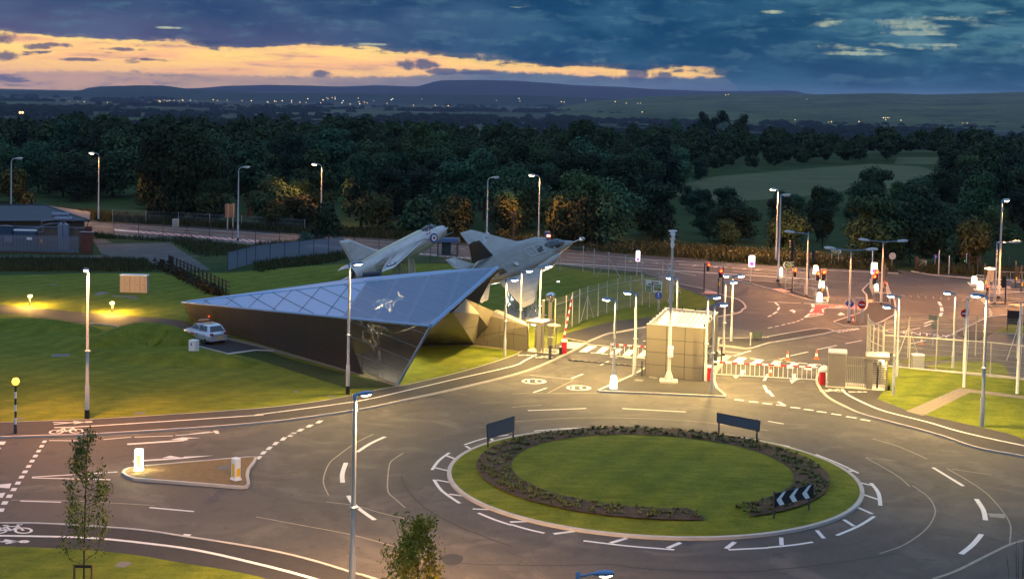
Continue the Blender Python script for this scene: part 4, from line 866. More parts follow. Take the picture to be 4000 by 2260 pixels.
for p in far:
    q = rr.choice(protos); s_ = rr.choice((.45, .55, .62, .7, .78, .92)) * rr.uniform(.9, 1.08); ca, sa_ = math.cos(rr.uniform(0, 6)), math.sin(rr.uniform(0, 6)); ang = rr.uniform(0, 6.28); ca, sa_ = math.cos(ang), math.sin(ang)
    b = len(fb.v); fb.v += [(p.x + (v[0] * ca - v[1] * sa_) * s_, p.y + (v[0] * sa_ + v[1] * ca) * s_, v[2] * s_) for v in q.v]; fb.f += [tuple(b + i for i in f) for f in q.f]; fb.mi += q.mi; fb.sm += q.sm
o = fb.build('distant_trees', M['leaf']); tag(o, 'far dark treetops massed behind the nearer trees of the wood', 'woodland', kind='stuff')
# single trees and bushes one can point to
G2 = lambda x, y: P(x / .644, y / .644)
plant('oak1', P(660, 868), (.95, .95, 1.25), .5, 'big dark tree with amber lit edge behind the utility cabinet by the main road')
plant('oak3', P(760, 872), (.9, .9, 1.1), 1.5, 'tall dark tree right of the amber edged tree behind the main road sign')
plant('glowbush', P(60, 822), (1.1, 1.1, 1.25), .5, 'amber lit round tree behind the slate roof at far left')
plant('bush1', P(615, 862), (.85, .85, 1.1), 1.5, 'amber lit bush beside the utility cabinet by the main road')
plant('bush0', P(1075, 898), (1.2, 1.0, .85), 2.5, 'wide amber lit bush left of the lit lamp post with the left arm', 'bushes along the main road')
plant('bush2', P(1180, 900), (1.35, 1.0, 1.0), .5, 'wide amber lit bush right behind the lit lamp post with the left arm', 'bushes along the main road')
plant('bush1', P(1455, 916), (1.25, 1.1, 1.15), 3.5, 'round olive bush behind the tail of the left jet', 'bushes along the main road')
plant('dkbush', P(1640, 922), (1.6, 1.3, 1.35), 3.5, 'dark bush behind the cockpit of the left jet', 'bushes along the main road')
plant('bush2', P(1770, 930), (1.45, 1.1, 1.2), 4.5, 'broad olive bush behind the nose of the left jet', 'bushes along the main road')
plant('bush1', P(1960, 942), (1.2, 1.0, 1.2), 2.0, 'dark olive bush left of the telegraph pole', 'bushes along the main road')
plant('bush0', P(2185, 958), (.95, .95, 1.25), 1.0, 'amber lit bush left of a matching one by the tall lit totem', 'bushes along the main road')
plant('bush2', P(2285, 966), (1.05, 1.0, 1.35), 5.0, 'taller amber lit bush behind the probe of the right jet', 'bushes along the main road')
plant('glowbush', P(3790, 1062), (1.0, 1.0, 1.2), 2.2, 'golden lit bush behind the traffic signals at far right')
plant('dkbush', P(1270, 945), (1.15, 1.15, 1.3), .4, 'dark green bush at the end of the blue grey fence')
plant('dkbush', P(1185, 965), (.5, .5, .5), 1.4, 'small dark shrub beside the larger bush at the fence end')
plant('oak2', P(3600, 1036), (.75, .75, .8), 1.4, 'large dark green tree above the farm gate'); plant('oak0', P(3420, 1030), (.8, .8, .8), 2.4, 'dark green bushy tree behind the right pointing green sign')
for i, (x, y, s_) in enumerate(((2640, 468, .62), (2745, 466, .78), (2815, 470, .82), (2900, 476, .74))):
    plant('poplar', PD(x, y, 640) * 1 - Vector((0, 0, PD(x, y, 640).z - ground_z(640) * 1.0)), (s_, s_, s_ * 1.08), i, ('leftmost', 'second', 'third', 'rightmost')[i] + ' of the four tall trees rising above the treetops right of centre', 'tall trees above the wood')
plant('pale', P(2830, 560), .9, .3, 'pale silvery tree standing out in the dark wood right of centre')
for k, (t, used) in list(KIND.items()):
    if not used:
        for c in list(t.children): bpy.data.objects.remove(c)
        bpy.data.objects.remove(t)
# ---------------------------------------------------------------- rough verge grass and wild flowers along the main road
vg = MB(); rr = random.Random(5)
def tuft(m_b, p, h, w_, n=4):
    for i in range(n):
        a = rr.uniform(0, 6.28); q = p + Vector((rr.gauss(0, w_), rr.gauss(0, w_), 0)); d = Vector((math.cos(a), math.sin(a), 0)) * .12 * h; l = Vector((rr.gauss(0, .25) * h, rr.gauss(0, .25) * h, h * rr.uniform(.6, 1.1)))
        m_b.add([q - d, q + d, q + d * .3 + l], ((0, 1, 2),), 0)
vfar = [(-100, 790, 822), (342, 835, 862), (660, 872, 880), (1000, 893, 902), (1221, 898, 920), (1700, 920, 944), (2182, 950, 974), (2578, 965, 1003), (2777, 978, 1020), (3000, 995, 1036), (3342, 1024, 1052), (3480, 1036, 1060)]
for a, b in zip(vfar, vfar[1:]):
    for k in range(int((b[0] - a[0]) * 4.2)):
        t = rr.random(); u = rr.random(); x = a[0] + (b[0] - a[0]) * t; y0 = a[1] + (b[1] - a[1]) * t; y1 = a[2] + (b[2] - a[2]) * t
        tuft(vg, P(x, y0 + (y1 - y0) * u), rr.uniform(.5, 1.25) * (1 if u < .85 else .5), .35, 3)
for a, b in zip([(3600, 1045, 1068), (3777, 1058, 1076), (4050, 1075, 1090)], [(3777, 1058, 1076), (4050, 1075, 1090)]):
    for k in range(int((b[0] - a[0]) * 4)):
        t = rr.random(); x = a[0] + (b[0] - a[0]) * t; y0 = a[1] + (b[1] - a[1]) * t; y1 = a[2] + (b[2] - a[2]) * t; tuft(vg, P(x, rr.uniform(y0, y1)), rr.uniform(.4, 1.2), .35, 3)
for pts_, n in ((Z(0, 700, [(920, 540), (1250, 590), (1900, 600), (2575, 690), (2575, 730), (2300, 765), (2050, 780), (1900, 720), (1740, 630), (1150, 600), (1000, 600)]), 5200), (Z(0, 700, [(0, 800), (1450, 810), (1550, 900), (1500, 925), (0, 925)]), 4200), (Z(1000, 700, [(0, 845), (870, 745), (900, 800), (700, 850), (200, 900), (0, 940)]), 2600), (Z(1000, 700, [(0, 650), (550, 620), (560, 660), (300, 690), (0, 720)]), 900)):
    xs_ = [p.x for p in pts_]; ys_ = [p.y for p in pts_]; pl = [(p.x, p.y) for p in pts_]
    for k in range(n):
        x, y = rr.uniform(min(xs_), max(xs_)), rr.uniform(min(ys_), max(ys_))
        if in_poly(x, y, pl): tuft(vg, Vector((x, y, 0)), rr.uniform(.25, .7), .25, 3)
o = vg.build('tall_grass', M['weeds']); tag(o, 'tall unmown grass along the road verges and round the yard', 'grass', kind='stuff')
fl_ = MB()
for k in range(300):
    t = rr.random() ** .8; x = 1900 + 1500 * t; a = [q for q in vfar if q[0] <= x][-1]; b = [q for q in vfar if q[0] > x][0]; f = (x - a[0]) / (b[0] - a[0]); y0 = a[1] + (b[1] - a[1]) * f; y1 = a[2] + (b[2] - a[2]) * f
    p = P(x, rr.uniform(y0, y1)) + Vector((0, 0, rr.uniform(.7, 1.2))); s_ = rr.uniform(.05, .11)
    fl_.add([p + Vector((-s_, 0, 0)), p + Vector((0, -s_ * .5, -s_ * .4)), p + Vector((s_, 0, 0)), p + Vector((0, s_ * .5, s_ * .5))], ((0, 1, 2, 3),), 0)
o = fl_.build('wild_flowers', mat('white_umbels', (.2, .19, .14), .9)); tag(o, 'white wild flower heads dotted through the verge grass', 'flowers', kind='stuff')
# bedding plants on the roundabout
bm_ = MB(); rr = random.Random(8)
for k in range(680):
    a = rr.uniform(*BED); rad = rr.uniform(7.5, 9.05); p = bp(rad, a) + Vector((0, 0, .38)); h = rr.uniform(.10, .2)
    for i in range(rr.randint(7, 13)):
        an = rr.uniform(0, 6.28); d = Vector((math.cos(an), math.sin(an), 0)); o_ = d * rr.uniform(.06, .30); sd = Vector((-d.y, d.x, 0)) * .045
        bm_.add([p + o_ * .2 - sd, p + o_ * .2 + sd, p + o_ + Vector((0, 0, h * rr.uniform(.5, 1)))], ((0, 1, 2),), 0)
o = bm_.build('bedding_plants', M['bedplant']); tag(o, 'low tufted plants covering the bark ring of the roundabout', 'plants', kind='stuff')
# ---------------------------------------------------------------- town lights across the valley
lm = mat('far_lamp_glow', (1, .8, .45), .5, emit=(1, .58, .2), es=1.8); lw = mat('far_white_lamp', (1, 1, 1), .5, emit=(1, .9, .7), es=1.3)
def sph(r_): return MB().lathe([(r_ * .05, -r_), (r_ * .7, -r_ * .7), (r_, 0), (r_ * .7, r_ * .7), (r_ * .05, r_)], 6)
s0 = sph(1.0).build('distant_lamp', lm); s1 = sph(1.0).build('distant_lamp', lw); used = [False, False]
rr = random.Random(9)
pts_ = [(x / 1.288, y / 1.288) for x, y in ((42, 510), (142, 510), (180, 511), (188, 509), (236, 512), (277, 512), (308, 513), (338, 513), (350, 512), (393, 514), (424, 513), (541, 516), (583, 516), (655, 516), (708, 516), (752, 517), (800, 508), (806, 511), (826, 505), (840, 509), (852, 507), (876, 505), (901, 507), (918, 504), (922, 508), (958, 505), (984, 508), (1073, 503), (1094, 506), (1143, 505), (1218, 506), (1265, 507), (1345, 512), (1350, 517), (1382, 509), (1390, 511), (1420, 507), (1467, 506), (1467, 515), (1509, 515), (1540, 516), (1549, 497), (1613, 518), (1625, 503), (1644, 492), (1650, 497), (1671, 492), (1686, 490), (1686, 498), (1720, 518), (1727, 507), (1762, 524), (1802, 494), (1806, 512), (1810, 523), (1833, 514), (1847, 518), (1879, 508), (1947, 520), (1968, 503), (1976, 497), (2080, 530), (2122, 498), (2190, 530), (2255, 532), (2407, 533), (2498, 506))]
pts_ += [(2000 + x / 1.288, y / 1.288) for x, y in ((35, 496), (40, 509), (248, 512), (262, 514), (370, 504), (519, 512), (575, 519), (633, 520), (646, 519), (1088, 476), (1075, 478), (1483, 500), (1425, 603), (1592, 614), (1607, 613), (1746, 612), (1868, 593), (1880, 593), (1890, 592), (1897, 593), (1880, 603), (1957, 605), (2267, 619), (2290, 620), (655, 564))]
for i, (x, y) in enumerate(pts_):
    dist = 6200 if y < 440 else 2600
    if x > 2500 and y < 440: dist = 4800
    p = PD(x, y, dist); wv = rr.random() < .18; src = s1 if wv else s0; k = 1 if wv else 0; s_ = dist / 6200 * rr.uniform(1.2, 2.1)
    o = src if not used[k] else src.copy()
    if used[k]: COL.objects.link(o)
    used[k] = True; o.location = p; o.scale = (s_,) * 3
    tag(o, 'tiny white lamp of the town far across the valley' if wv else 'tiny warm lamp of the town far across the valley', 'lamp', 'town lamps across the valley')
for i, (x, y) in enumerate(((78, 440), (88, 440))):
    o = s0.copy(); COL.objects.link(o); o.location = PD(x, y, 1500); o.scale = (1.3,) * 3; tag(o, ('left', 'right')[i] + ' one of two close amber lamps above the treetops at far left', 'lamp', 'lamps at far left')
for i, (x, y) in enumerate(((284, 531.5), (343, 532.5))):
    o = s1.copy(); COL.objects.link(o); o.location = PD(x, y, 540); o.scale = (.75,) * 3; tag(o, ('left', 'right')[i] + ' one of two white yard lamps among the trees at left', 'lamp', 'yard lamps among the trees')

# ---------------------------------------------------------------- evening haze over the valley
hz = MB().box((0, 9400, 50), (32000, 19400, 226)).build('haze', None); hm = bpy.data.materials.new('evening_haze'); hm.use_nodes = True; ht = NT(hm.node_tree); ht.n.clear()
pv = ht.node('ShaderNodeVolumePrincipled'); pv.inputs['Color'].default_value = (.66, .70, 1, 1); pv.inputs['Density'].default_value = 3.0e-5; pv.inputs['Anisotropy'].default_value = .0
ho = ht.node('ShaderNodeOutputMaterial'); ht.l.new(pv.outputs[0], ho.inputs['Volume']); hz.data.materials.clear(); hz.data.materials.append(hm)
tag(hz, 'thin blue evening haze lying over the valley', 'haze', kind='stuff')
# ---------------------------------------------------------------- faceted pavilion
def plane3(a, b, c): n = (b - a).cross(c - a).normalized(); return (a, n)
def on(pl, x, y):
    d = ray(x, y); o = Vector((0, 0, HC)); t = (pl[0] - o).dot(pl[1]) / d.dot(pl[1]); return o + d * t
bL, bBL, bT = P(710, 1180, 1.72), P(783, 1272), P(1553, 1503)
bC, bA = P(1682, 1273, 4.95), P(1941, 1045, 6.6); wallp, wall2 = plane3(bL, bBL, bT), plane3(bL, bT, bC)       # the front folds along a line from the left tip to the foot of the corner
def seg_at(a, b, f):                                    # the point of segment a-b where f (of its photo position) changes sign
    lo, hi = 0.0, 1.0; s0 = f(*to_img(a)) > 0
    for _ in range(40):
        m_ = (lo + hi) / 2
        if (f(*to_img(a.lerp(b, m_))) > 0) == s0: lo = m_
        else: hi = m_
    return a.lerp(b, lo)
roofp = plane3(bL, bC, bA)
BLD = thing('faceted_pavilion', 'angular metal clad pavilion with blue zinc roof tapering to a raised point, below the jets', 'building', bBL.lerp(bT, .5))
off = BLD.location.copy()
def part(mb_, name, m_, parent=BLD, label=None):
    o = mb_.build(name, m_, parent, off if parent is BLD else None)
    if label: o['label'] = label
    return o
ridge = [on(roofp, 1000, 1149), on(roofp, 1431, 1100)]
rA, rB = on(roofp, 1431, 1102), on(roofp, 1338, 1232)              # line where solid roof meets perforated roof
rB = seg_at(bL, bC, lambda x, y: x - 1336)
mb = MB(); mb.poly([bL, rB, rA, ridge[0]]); part(mb, 'roof', M['roofmetal'])
mb = MB(); mb.poly([rB, bC, bA, rA]); part(mb, 'perforated_roof', M['meshpanel'], label='see through perforated part of the roof')
rear = [P(738, 1172, 1.65), P(1000, 1139, 3.0), P(1369, 1089, 4.0), P(1738, 1054, 5.2)]
mb = MB(); mb.poly([bL, ridge[0], rear[1], rear[0]]); mb.poly([ridge[0], ridge[1], rear[2], rear[1]]); mb.poly([ridge[1], bA, rear[3], rear[2]]); part(mb, 'rear_roof', M['roofmetal'])
wT = seg_at(bBL, bT, lambda x, y: x - 1420); wM = seg_at(bL, bC, lambda x, y: x - 1336); rB = wM
_i, _j = to_img(wM), to_img(wT); wF = seg_at(bL, bT, lambda x, y: (x - _i[0]) * (_j[1] - _i[1]) - (y - _i[1]) * (_j[0] - _i[0]))
mb = MB(); mb.poly([bL, bBL, wT, wF]); mb.poly([bL, wF, wM]); part(mb, 'front_wall', M['bronze'])
mb = MB(); mb.poly([wM, wF, bT, bC]); mb.poly([wF, wT, bT]); part(mb, 'perforated_wall', M['meshwall'], label='see through perforated corner wall')
back_pts = [bL] + rear + [bA]; mb = MB()
gb = [P(760, 1255)] + [Vector((p.x, p.y + .5, 0)) for p in rear] + [Vector((bA.x - 3, bA.y + 4, 0))]
for i in range(len(back_pts) - 1): mb.poly([back_pts[i], back_pts[i + 1], gb[i + 1], gb[i]])
mb.poly([bL, gb[0], bBL]); part(mb, 'rear_wall', M['bronze'])
# low wing running to the gate
q1, q2 = on(roofp, 1769, 1210) - Vector((0, 0, .12)), P(1652, 1344); v1 = P(1852, 1344); q3 = P(1821, 1167, 4.8); q4 = P(1928, 1215, 2.7); q5 = P(1897, 1229, 2.4); q6 = P(2060, 1272, 2.1); q7 = P(2058, 1375); q8 = P(2000, 1292, 2.0)
mb = MB(); mb.poly([q1, q2 - Vector((4, -1, 0)), q2, v1]); mb.poly([bC.lerp(q1, .6) + Vector((-.6, 2, -.5)), q2 - Vector((4, -1, 0)), q1]); part(mb, 'recess_wall', M['beige'])
mb = MB(); mb.poly([q1, v1, q5]); mb.poly([q1, q5, q4, q3]); mb.poly([q5, v1, q6]); mb.poly([q4, q5, q6]); mb.poly([v1, q7, q6])
mb.poly([q3, q4, q4 + Vector((.3, 3, -2.7)), q3 + Vector((-2, 5, -4.2))]); mb.poly([q4, q6, q6 + Vector((0, 1.6, 0)), q4 + Vector((.3, 3, -.3))]); mb.poly([q6, q7, q7 + Vector((0, 1.8, 0)), q6 + Vector((0, 1.6, 0))])
part(mb, 'wing_wall', M['beige'])
def clip(poly2, line_p, line_d):
    hits = []; nx, ny = -line_d[1], line_d[0]; n = len(poly2)
    for i in range(n):
        a, b = poly2[i], poly2[(i + 1) % n]; da = (a[0] - line_p[0]) * nx + (a[1] - line_p[1]) * ny; db = (b[0] - line_p[0]) * nx + (b[1] - line_p[1]) * ny
        if (da > 0) != (db > 0): t = da / (da - db); hits.append((a[0] + (b[0] - a[0]) * t, a[1] + (b[1] - a[1]) * t))
    return hits if len(hits) == 2 else None
def joints(m_b, pts, u, angs, step, wd, lift=.012, start=0.0):
    steps = step if hasattr(step, '__len__') else (step,) * len(angs)
    o = pts[0]; n = (pts[1] - pts[0]).cross(pts[2] - pts[0]).normalized()
    if n.dot(Vector((0, 0, HC)) - o) < 0: n = -n
    u = (u - n * u.dot(n)).normalized(); v = n.cross(u); p2 = [((p - o).dot(u), (p - o).dot(v)) for p in pts]
    for ang, step in zip(angs, steps):
        if hasattr(ang, 'x'): d = Vector((ang.dot(u), ang.dot(v))).normalized()
        else: d = (math.cos(R(ang)), math.sin(R(ang)))
        pr = [-p[0] * d[1] + p[1] * d[0] for p in p2]; k = math.ceil((min(pr) + start) / step) * step - start
        while k < max(pr):
            h = clip(p2, (-d[1] * k, d[0] * k), d)
            if h:
                a, b = [o + u * h[i][0] + v * h[i][1] + n * lift for i in (0, 1)]; s_ = (b - a).normalized().cross(n) * wd / 2
                m_b.add([a - s_, a + s_, b + s_, b - s_], ((0, 1, 2, 3),), 0)
            k += step
edge_u = (bC - bL).normalized()
jA, jB = on(roofp, 1794, 1170) - on(roofp, 1563, 1092), on(roofp, 1431, 1102) - on(roofp, 1338, 1232)
def gap_of(d, a, b): n = roofp[1].cross(d.normalized()); return abs((on(roofp, *b) - on(roofp, *a)).dot(n))
gA, gB = gap_of(jA, (1563, 1092), (1656, 1079)), gap_of(jB, (1431, 1102), (1431 + 118, 1102 - 13))
mb = MB(); joints(mb, [bL, rB, rA, ridge[0]], edge_u, (jA, jB), (gA, gB), .07); part(mb, 'panel_joint', M['joint'])
mb = MB(); [joints(mb, q, edge_u, (on(pl_, 1100, 1340) - on(pl_, 1100, 1250),), 2.6, .05) for pl_, q in ((wallp, [bL, bBL, wT, wF]), (wall2, [bL, wF, wM]))]; [joints(mb, q, edge_u, (on(pl_, 1190, 1330) - on(pl_, 1100, 1290),), 1.9, .03) for pl_, q in ((wallp, [bL, bBL, wT, wF]), (wall2, [bL, wF, wM]))]
part(mb, 'panel_joint', M['joint'])
mb = MB(); joints(mb, [wM, wF, bT, bC], edge_u, (on(wall2, 1492, 1350) - on(wall2, 1490, 1270),), 2.3, .04); part(mb, 'panel_joint', M['joint'])
mb = MB(); joints(mb, [q1, v1, q5], v1 - q1, (10, 70), 1.5, .035); joints(mb, [q1, q2, v1], v1 - q2, (45, 135), 1.7, .035); joints(mb, [q5, v1, q6], q6 - q5, (20, 100), 1.6, .03); joints(mb, [v1, q7, q6], q7 - v1, (0, 90), 1.3, .03); joints(mb, [q4, q5, q6], q6 - q4, (0, 90), 1.5, .03)
joints(mb, [q1, q5, q4], q4 - q1, (35, 110), 1.4, .03)
part(mb, 'panel_joint', M['joint'])
mb = MB()
for k in (0, .16): joints(mb, [rB, bC, bA, rA], edge_u, (jA, jB), (gA, gB), .05, .014, k)
joints(mb, [wM, wF, bT, bC], edge_u, (on(wall2, 1625, 1351) - on(wall2, 1408, 1266),), 1.25, .05, .014)
part(mb, 'panel_trim', M['joint_l'])
mb = MB()
for a, b, w_ in ((bL, bC, .10), (bC, bA, .16), (bC, bT, .09), (bL, ridge[0], .05), (ridge[0], ridge[1], .05), (ridge[1], bA, .06)): mb.tube(a, b, w_, w_, 6)
part(mb, 'edge_trim', M['roofmetal'])
# doorway in the front wall, near the left end
d0 = [on(wallp, x, y) for x, y in ((826, 1206), (851, 1211), (861, 1297), (836, 1288))]
wn = wallp[1] if wallp[1].y < 0 else -wallp[1]
mb = MB(); mb.poly([p + wn * .02 for p in d0]); dr = part(mb, 'doorway', M['blackpaint'])
mb = MB(); l0 = on(wallp, 818, 1234) + wn * .05; mb.box(l0, (.10, .06, .08)); part(mb, 'entry_lamp', M['redlamp'])
# roof light bar
mb = MB(); ra, rb_ = on(roofp, 1420, 1085) + Vector((0, 0, .25)), on(roofp, 1487, 1078) + Vector((0, 0, .25)); mb.tube(ra, rb_, .22, .22, 6); part(mb, 'roof_vent', M['dkgrey'])
# what shows through the perforated corner: a lit steel structure of struts and curved plates
mb = MB(); rs = random.Random(4)
beh = lambda pl, x, y, d: on(pl, x, y) + ray(x, y).normalized() * d
iA, iB, iC, iD = beh(roofp, 1480, 1165, 2.2), beh(roofp, 1600, 1130, 2.2), beh(roofp, 1545, 1240, 3.4), beh(wall2, 1420, 1275, 1.6); iE = beh(wall2, 1455, 1390, 1.0)
def inside():
    if rs.random() < .6: a, b = rs.random(), rs.random(); return iA.lerp(iB, a).lerp(iD.lerp(iC, a), b)
    a, b = rs.random(), rs.random() ** 1.3; return iD.lerp(iC, a).lerp(iE, b)
hubs = [inside() for i in range(16)]
for i in range(34):
    a, b = rs.choice(hubs), rs.choice(hubs)
    if .3 < (a - b).length < 2.6: mb.tube(a, b, .045, .045, 5)
for i in range(15):
    c = inside(); r_ = rs.uniform(.35, .8); a0_ = rs.uniform(0, 6.28); ax = Vector((rs.uniform(-.6, .6), -1, rs.uniform(.2, .8))).normalized(); u = ax.orthogonal().normalized(); v = ax.cross(u)
    for k in range(6):
        t0, t1 = a0_ + k * .3, a0_ + (k + 1) * .3; p0, p1 = [c + (u * math.cos(t) + v * math.sin(t)) * r_ for t in (t0, t1)]; q0, q1_ = [c + (u * math.cos(t) + v * math.sin(t)) * r_ * .78 for t in (t0, t1)]; mb.add([p0, p1, q1_ + ax * .1, q0 + ax * .1], ((0, 1, 2, 3),), 0)
cen = iA.lerp(iC, .5)
part(mb, 'steel_frame', M['cream'])
lightspot(BLD, cen + Vector((.0, .3, -.5)) - off, 900, (1, .86, .55), size=.4); lightspot(BLD, iE.lerp(iD, .5) + Vector((.3, .9, 0)) - off, 500, (1, .86, .55), size=.4)
# timber boards at the foot of the mesh: inner floor
mb = MB(); mb.poly([P(1340, 1420, .03), P(1560, 1500, .03), q2 + Vector((0, 2, .03)), P(1500, 1330, .03)]); part(mb, 'inner_floor', M['dkgrey'])

# ---------------------------------------------------------------- aircraft
def basis(l, w_, scale, loc):
    l = Vector(l).normalized(); w_ = Vector(w_); w_ = (w_ - l * w_.dot(l)).normalized(); n = w_.cross(l)
    m_ = Matrix((l * scale, -w_ * scale, n * scale)).transposed().to_4x4(); m_.translation = loc; return m_
def sec(x, w_, zt, zb, n=20, p=2.4, zc=None):
    zc = (zt + zb) / 2 if zc is None else zc; out = []
    for i in range(n):
        a = 2 * math.pi * i / n; c, s_ = math.cos(a), math.sin(a)
        out.append(Vector((x, w_ * abs(c) ** (2 / p) * (1 if c > 0 else -1), zc + (zt - zc if s_ > 0 else zc - zb) * abs(s_) ** (2 / p) * (1 if s_ > 0 else -1))))
    return out
def blade(m_b, pts, th, up=(0, 0, 1), mi=0):                 # flat tapered surface: outline pts with thickness
    u = Vector(up); c = sum((Vector(p) for p in pts), Vector()) / len(pts); n = len(pts)
    a = [Vector(p) + u * th * .12 for p in pts]; b = [Vector(p) - u * th * .12 for p in pts]
    i1 = [Vector(p).lerp(c, .22) + u * th * .5 for p in pts]; i2 = [Vector(p).lerp(c, .22) - u * th * .5 for p in pts]
    m_b.add(a + i1, [(k, (k + 1) % n, n + (k + 1) % n, n + k) for k in range(n)] + [tuple(range(n, 2 * n))], mi)
    m_b.add(b + i2, [(k, n + k, n + (k + 1) % n, (k + 1) % n) for k in range(n)] + [tuple(range(2 * n - 1, n - 1, -1))], mi)
    m_b.add(a + b, [(k, n + k, n + (k + 1) % n, (k + 1) % n) for k in range(n)], mi)
def disc(m_b, c, u, v, r0, r1, mi=0, n=24):
    c, u, v = Vector(c), Vector(u), Vector(v); vs = []
    for i in range(n): a = 2 * math.pi * i / n; d = u * math.cos(a) + v * math.sin(a); vs += [c + d * r0, c + d * r1]
    m_b.add(vs, [(2 * i, 2 * i + 1, (2 * i + 3) % (2 * n), (2 * i + 2) % (2 * n)) for i in range(n)], mi)
def roundel(name, parent, c, u, v, r_):
    m_b = MB(); disc(m_b, c, u, v, r_ * .68, r_, 0); disc(m_b, c, u, v, r_ * .34, r_ * .68, 1); disc(m_b, c, u, v, 0, r_ * .34, 2)
    return m_b.build(name, [mat('roundel_blue', (.012, .025, .22), .5), M['white'], M['red']], parent)
def skin(name, base, rough, metal):
    def ex(t, oc, c):
        br = t.node('ShaderNodeTexBrick'); br.inputs['Scale'].default_value = 1.0; br.inputs['Mortar Size'].default_value = .010; br.inputs['Brick Width'].default_value = 1.35; br.inputs['Row Height'].default_value = .8
        t.l.new(oc, br.inputs[0]); return t.mix(t.m('MULTIPLY', br.outputs['Fac'], .55), c, tuple(q * .35 for q in base))
    m_ = ground_mat(name, [(.3, tuple(q * .72 for q in base)), (.5, base), (.7, tuple(q * 1.2 for q in base))], [(.5, 1), (2.5, .8), (14, .4)], rough, 0, 1, (0, .6, 4, .35), .5, ex)
    m_.node_tree.nodes['Principled BSDF'].inputs['Metallic'].default_value = metal; return m_
M['stealth'] = skin('grey_jet_skin', (.25, .238, .21), .34, .35); M['stealth_w'] = skin('grey_jet_wing_skin', (.34, .325, .295), .36, .3); M['natural'] = skin('bare_metal_jet_skin', (.52, .495, .47), .36, .55)
M['stealth_l'] = mat('pale_grey_panel', (.44, .43, .41), .45, .2, vary=.08); M['stealth_d'] = mat('dark_grey_panel', (.035, .037, .036), .45, .1)
# modern grey jet, right
F35 = thing('jet_fighter', 'grey twin tailed modern jet mounted nose up on a lattice stand beside the roof point', 'aircraft', mat=basis((.7449, .6342, .2072), (.6035, -.5082, -.6144), .872, Vector((.89, 125.01, 5.18))))
mb = MB(); mb.loft([sec(7.75, .03, -.12, -.18), sec(7.3, .22, .06, -.34), sec(6.6, .42, .26, -.5), sec(5.6, .66, .50, -.68), sec(4.7, .86, .68, -.8), sec(4.1, 1.0, .8, -.9), sec(3.5, 1.35, .9, -.98, p=3), sec(2.4, 1.62, 1.02, -1.05, p=3.2), sec(.8, 1.8, 1.08, -1.1, p=3), sec(-1.2, 1.82, .98, -1.05, p=3), sec(-3, 1.7, .8, -.95, p=3), sec(-4.8, 1.4, .66, -.82, p=2.6), sec(-6.0, .85, .55, -.66), sec(-6.6, .66, .5, -.58)])
body = mb.build('fuselage', M['stealth'], F35)
mb = MB(); mb.lathe([(.66, 0), (.62, .5), (.5, 1.0), (.38, 1.0), (.3, .4)], 16, (-6.5, 0, -.04), 0, (-1, 0, 0)); mb.build('exhaust_nozzle', M['stealth_d'], F35)
for s_ in (1, -1):
    mb = MB(); blade(mb, [(3.6, 1.2 * s_, .3), (1.6, 1.75 * s_, .22), (-2.0, 5.0 * s_, .1), (-2.55, 5.4 * s_, .1), (-3.95, 5.45 * s_, .1), (-4.2, 1.6 * s_, .12)], .30); wing = mb.build('wing', M['stealth_w'], F35)
    mb = MB()
    for a, b in (((-2.75, 5.1, .2), (-3.15, 1.75, .3)), ((1.3, 1.85, .30), (-2.3, 5.1, .2)), ((-3.05, 3.4, .26), (-3.7, 3.4, .18))):
        p0, p1 = Vector((a[0], a[1] * s_, a[2])), Vector((b[0], b[1] * s_, b[2])); d = (p1 - p0).normalized().cross(Vector((0, 0, 1))) * .045; mb.add([p0 - d, p0 + d, p1 + d, p1 - d], ((0, 1, 2, 3),), 0)
    mb.build('flap_line', M['stealth_l'], wing)
    mb = MB(); cant = Vector((0, s_ * math.cos(R(20)), math.sin(R(20))))
    blade(mb, [(-2.9, 1.2 * s_, .6), (-4.9, 2.0 * s_, 2.75), (-5.7, 2.05 * s_, 2.85), (-6.3, 2.0 * s_, 2.7), (-5.6, 1.25 * s_, .5)], .16, (0, .94 * s_, -.34)); mb.build('tail_fin', M['stealth_d'], F35)
    mb = MB(); blade(mb, [(-4.9, 1.3 * s_, -.1), (-6.5, 3.0 * s_, -.15), (-7.5, 3.1 * s_, -.15), (-7.3, 1.7 * s_, -.1), (-6.4, 1.1 * s_, -.1)], .14); mb.build('tailplane', M['stealth_w'], F35)
    mb = MB(); blade(mb, [(-7.05, 1.95 * s_, .0), (-6.6, 2.5 * s_, .0), (-7.1, 2.85 * s_, .0), (-7.3, 2.7 * s_, .0)], .03); mb.build('edge_panel', M['stealth_l'], F35)
    mb = MB(); mb.loft([sec(4.35, .30, .52, -.72, 12), sec(3.2, .55, .66, -.85, 12), sec(1.2, .5, .6, -.7, 12), sec(-.6, .2, .3, -.3, 12)]); 
    for i, v in enumerate(mb.v): mb.v[i] = (v[0], v[1] + s_ * (1.15 + .42 * min(1, (4.35 - v[0]) / 2)), v[2])
    mb.build('air_intake', M['stealth_w'], F35)
mb = MB(); mb.loft([sec(6.1, .06, .45, .3, 14), sec(5.6, .36, .82, .2, 14), sec(5.0, .5, 1.08, .2, 14), sec(4.2, .55, 1.16, .2, 14), sec(3.5, .48, 1.05, .2, 14), sec(3.0, .1, .95, .5, 14)]); can = mb.build('canopy', M['glass'], F35)
mb = MB(); 
for x, w_, z in ((4.85, .5, 1.11), (3.35, .47, 1.05)):
    for k in range(10):
        a0_, a1_ = [math.pi * t / 10 for t in (k, k + 1)]; q = lambda a, dx_: Vector((x + dx_, (w_ + .035) * math.cos(a), .35 + (z - .3) * math.sin(a)))
        mb.add([q(a0_, 0), q(a1_, 0), q(a1_, .07), q(a0_, .07)], ((0, 1, 2, 3),), 0)
mb.build('frame', M['stealth'], can)
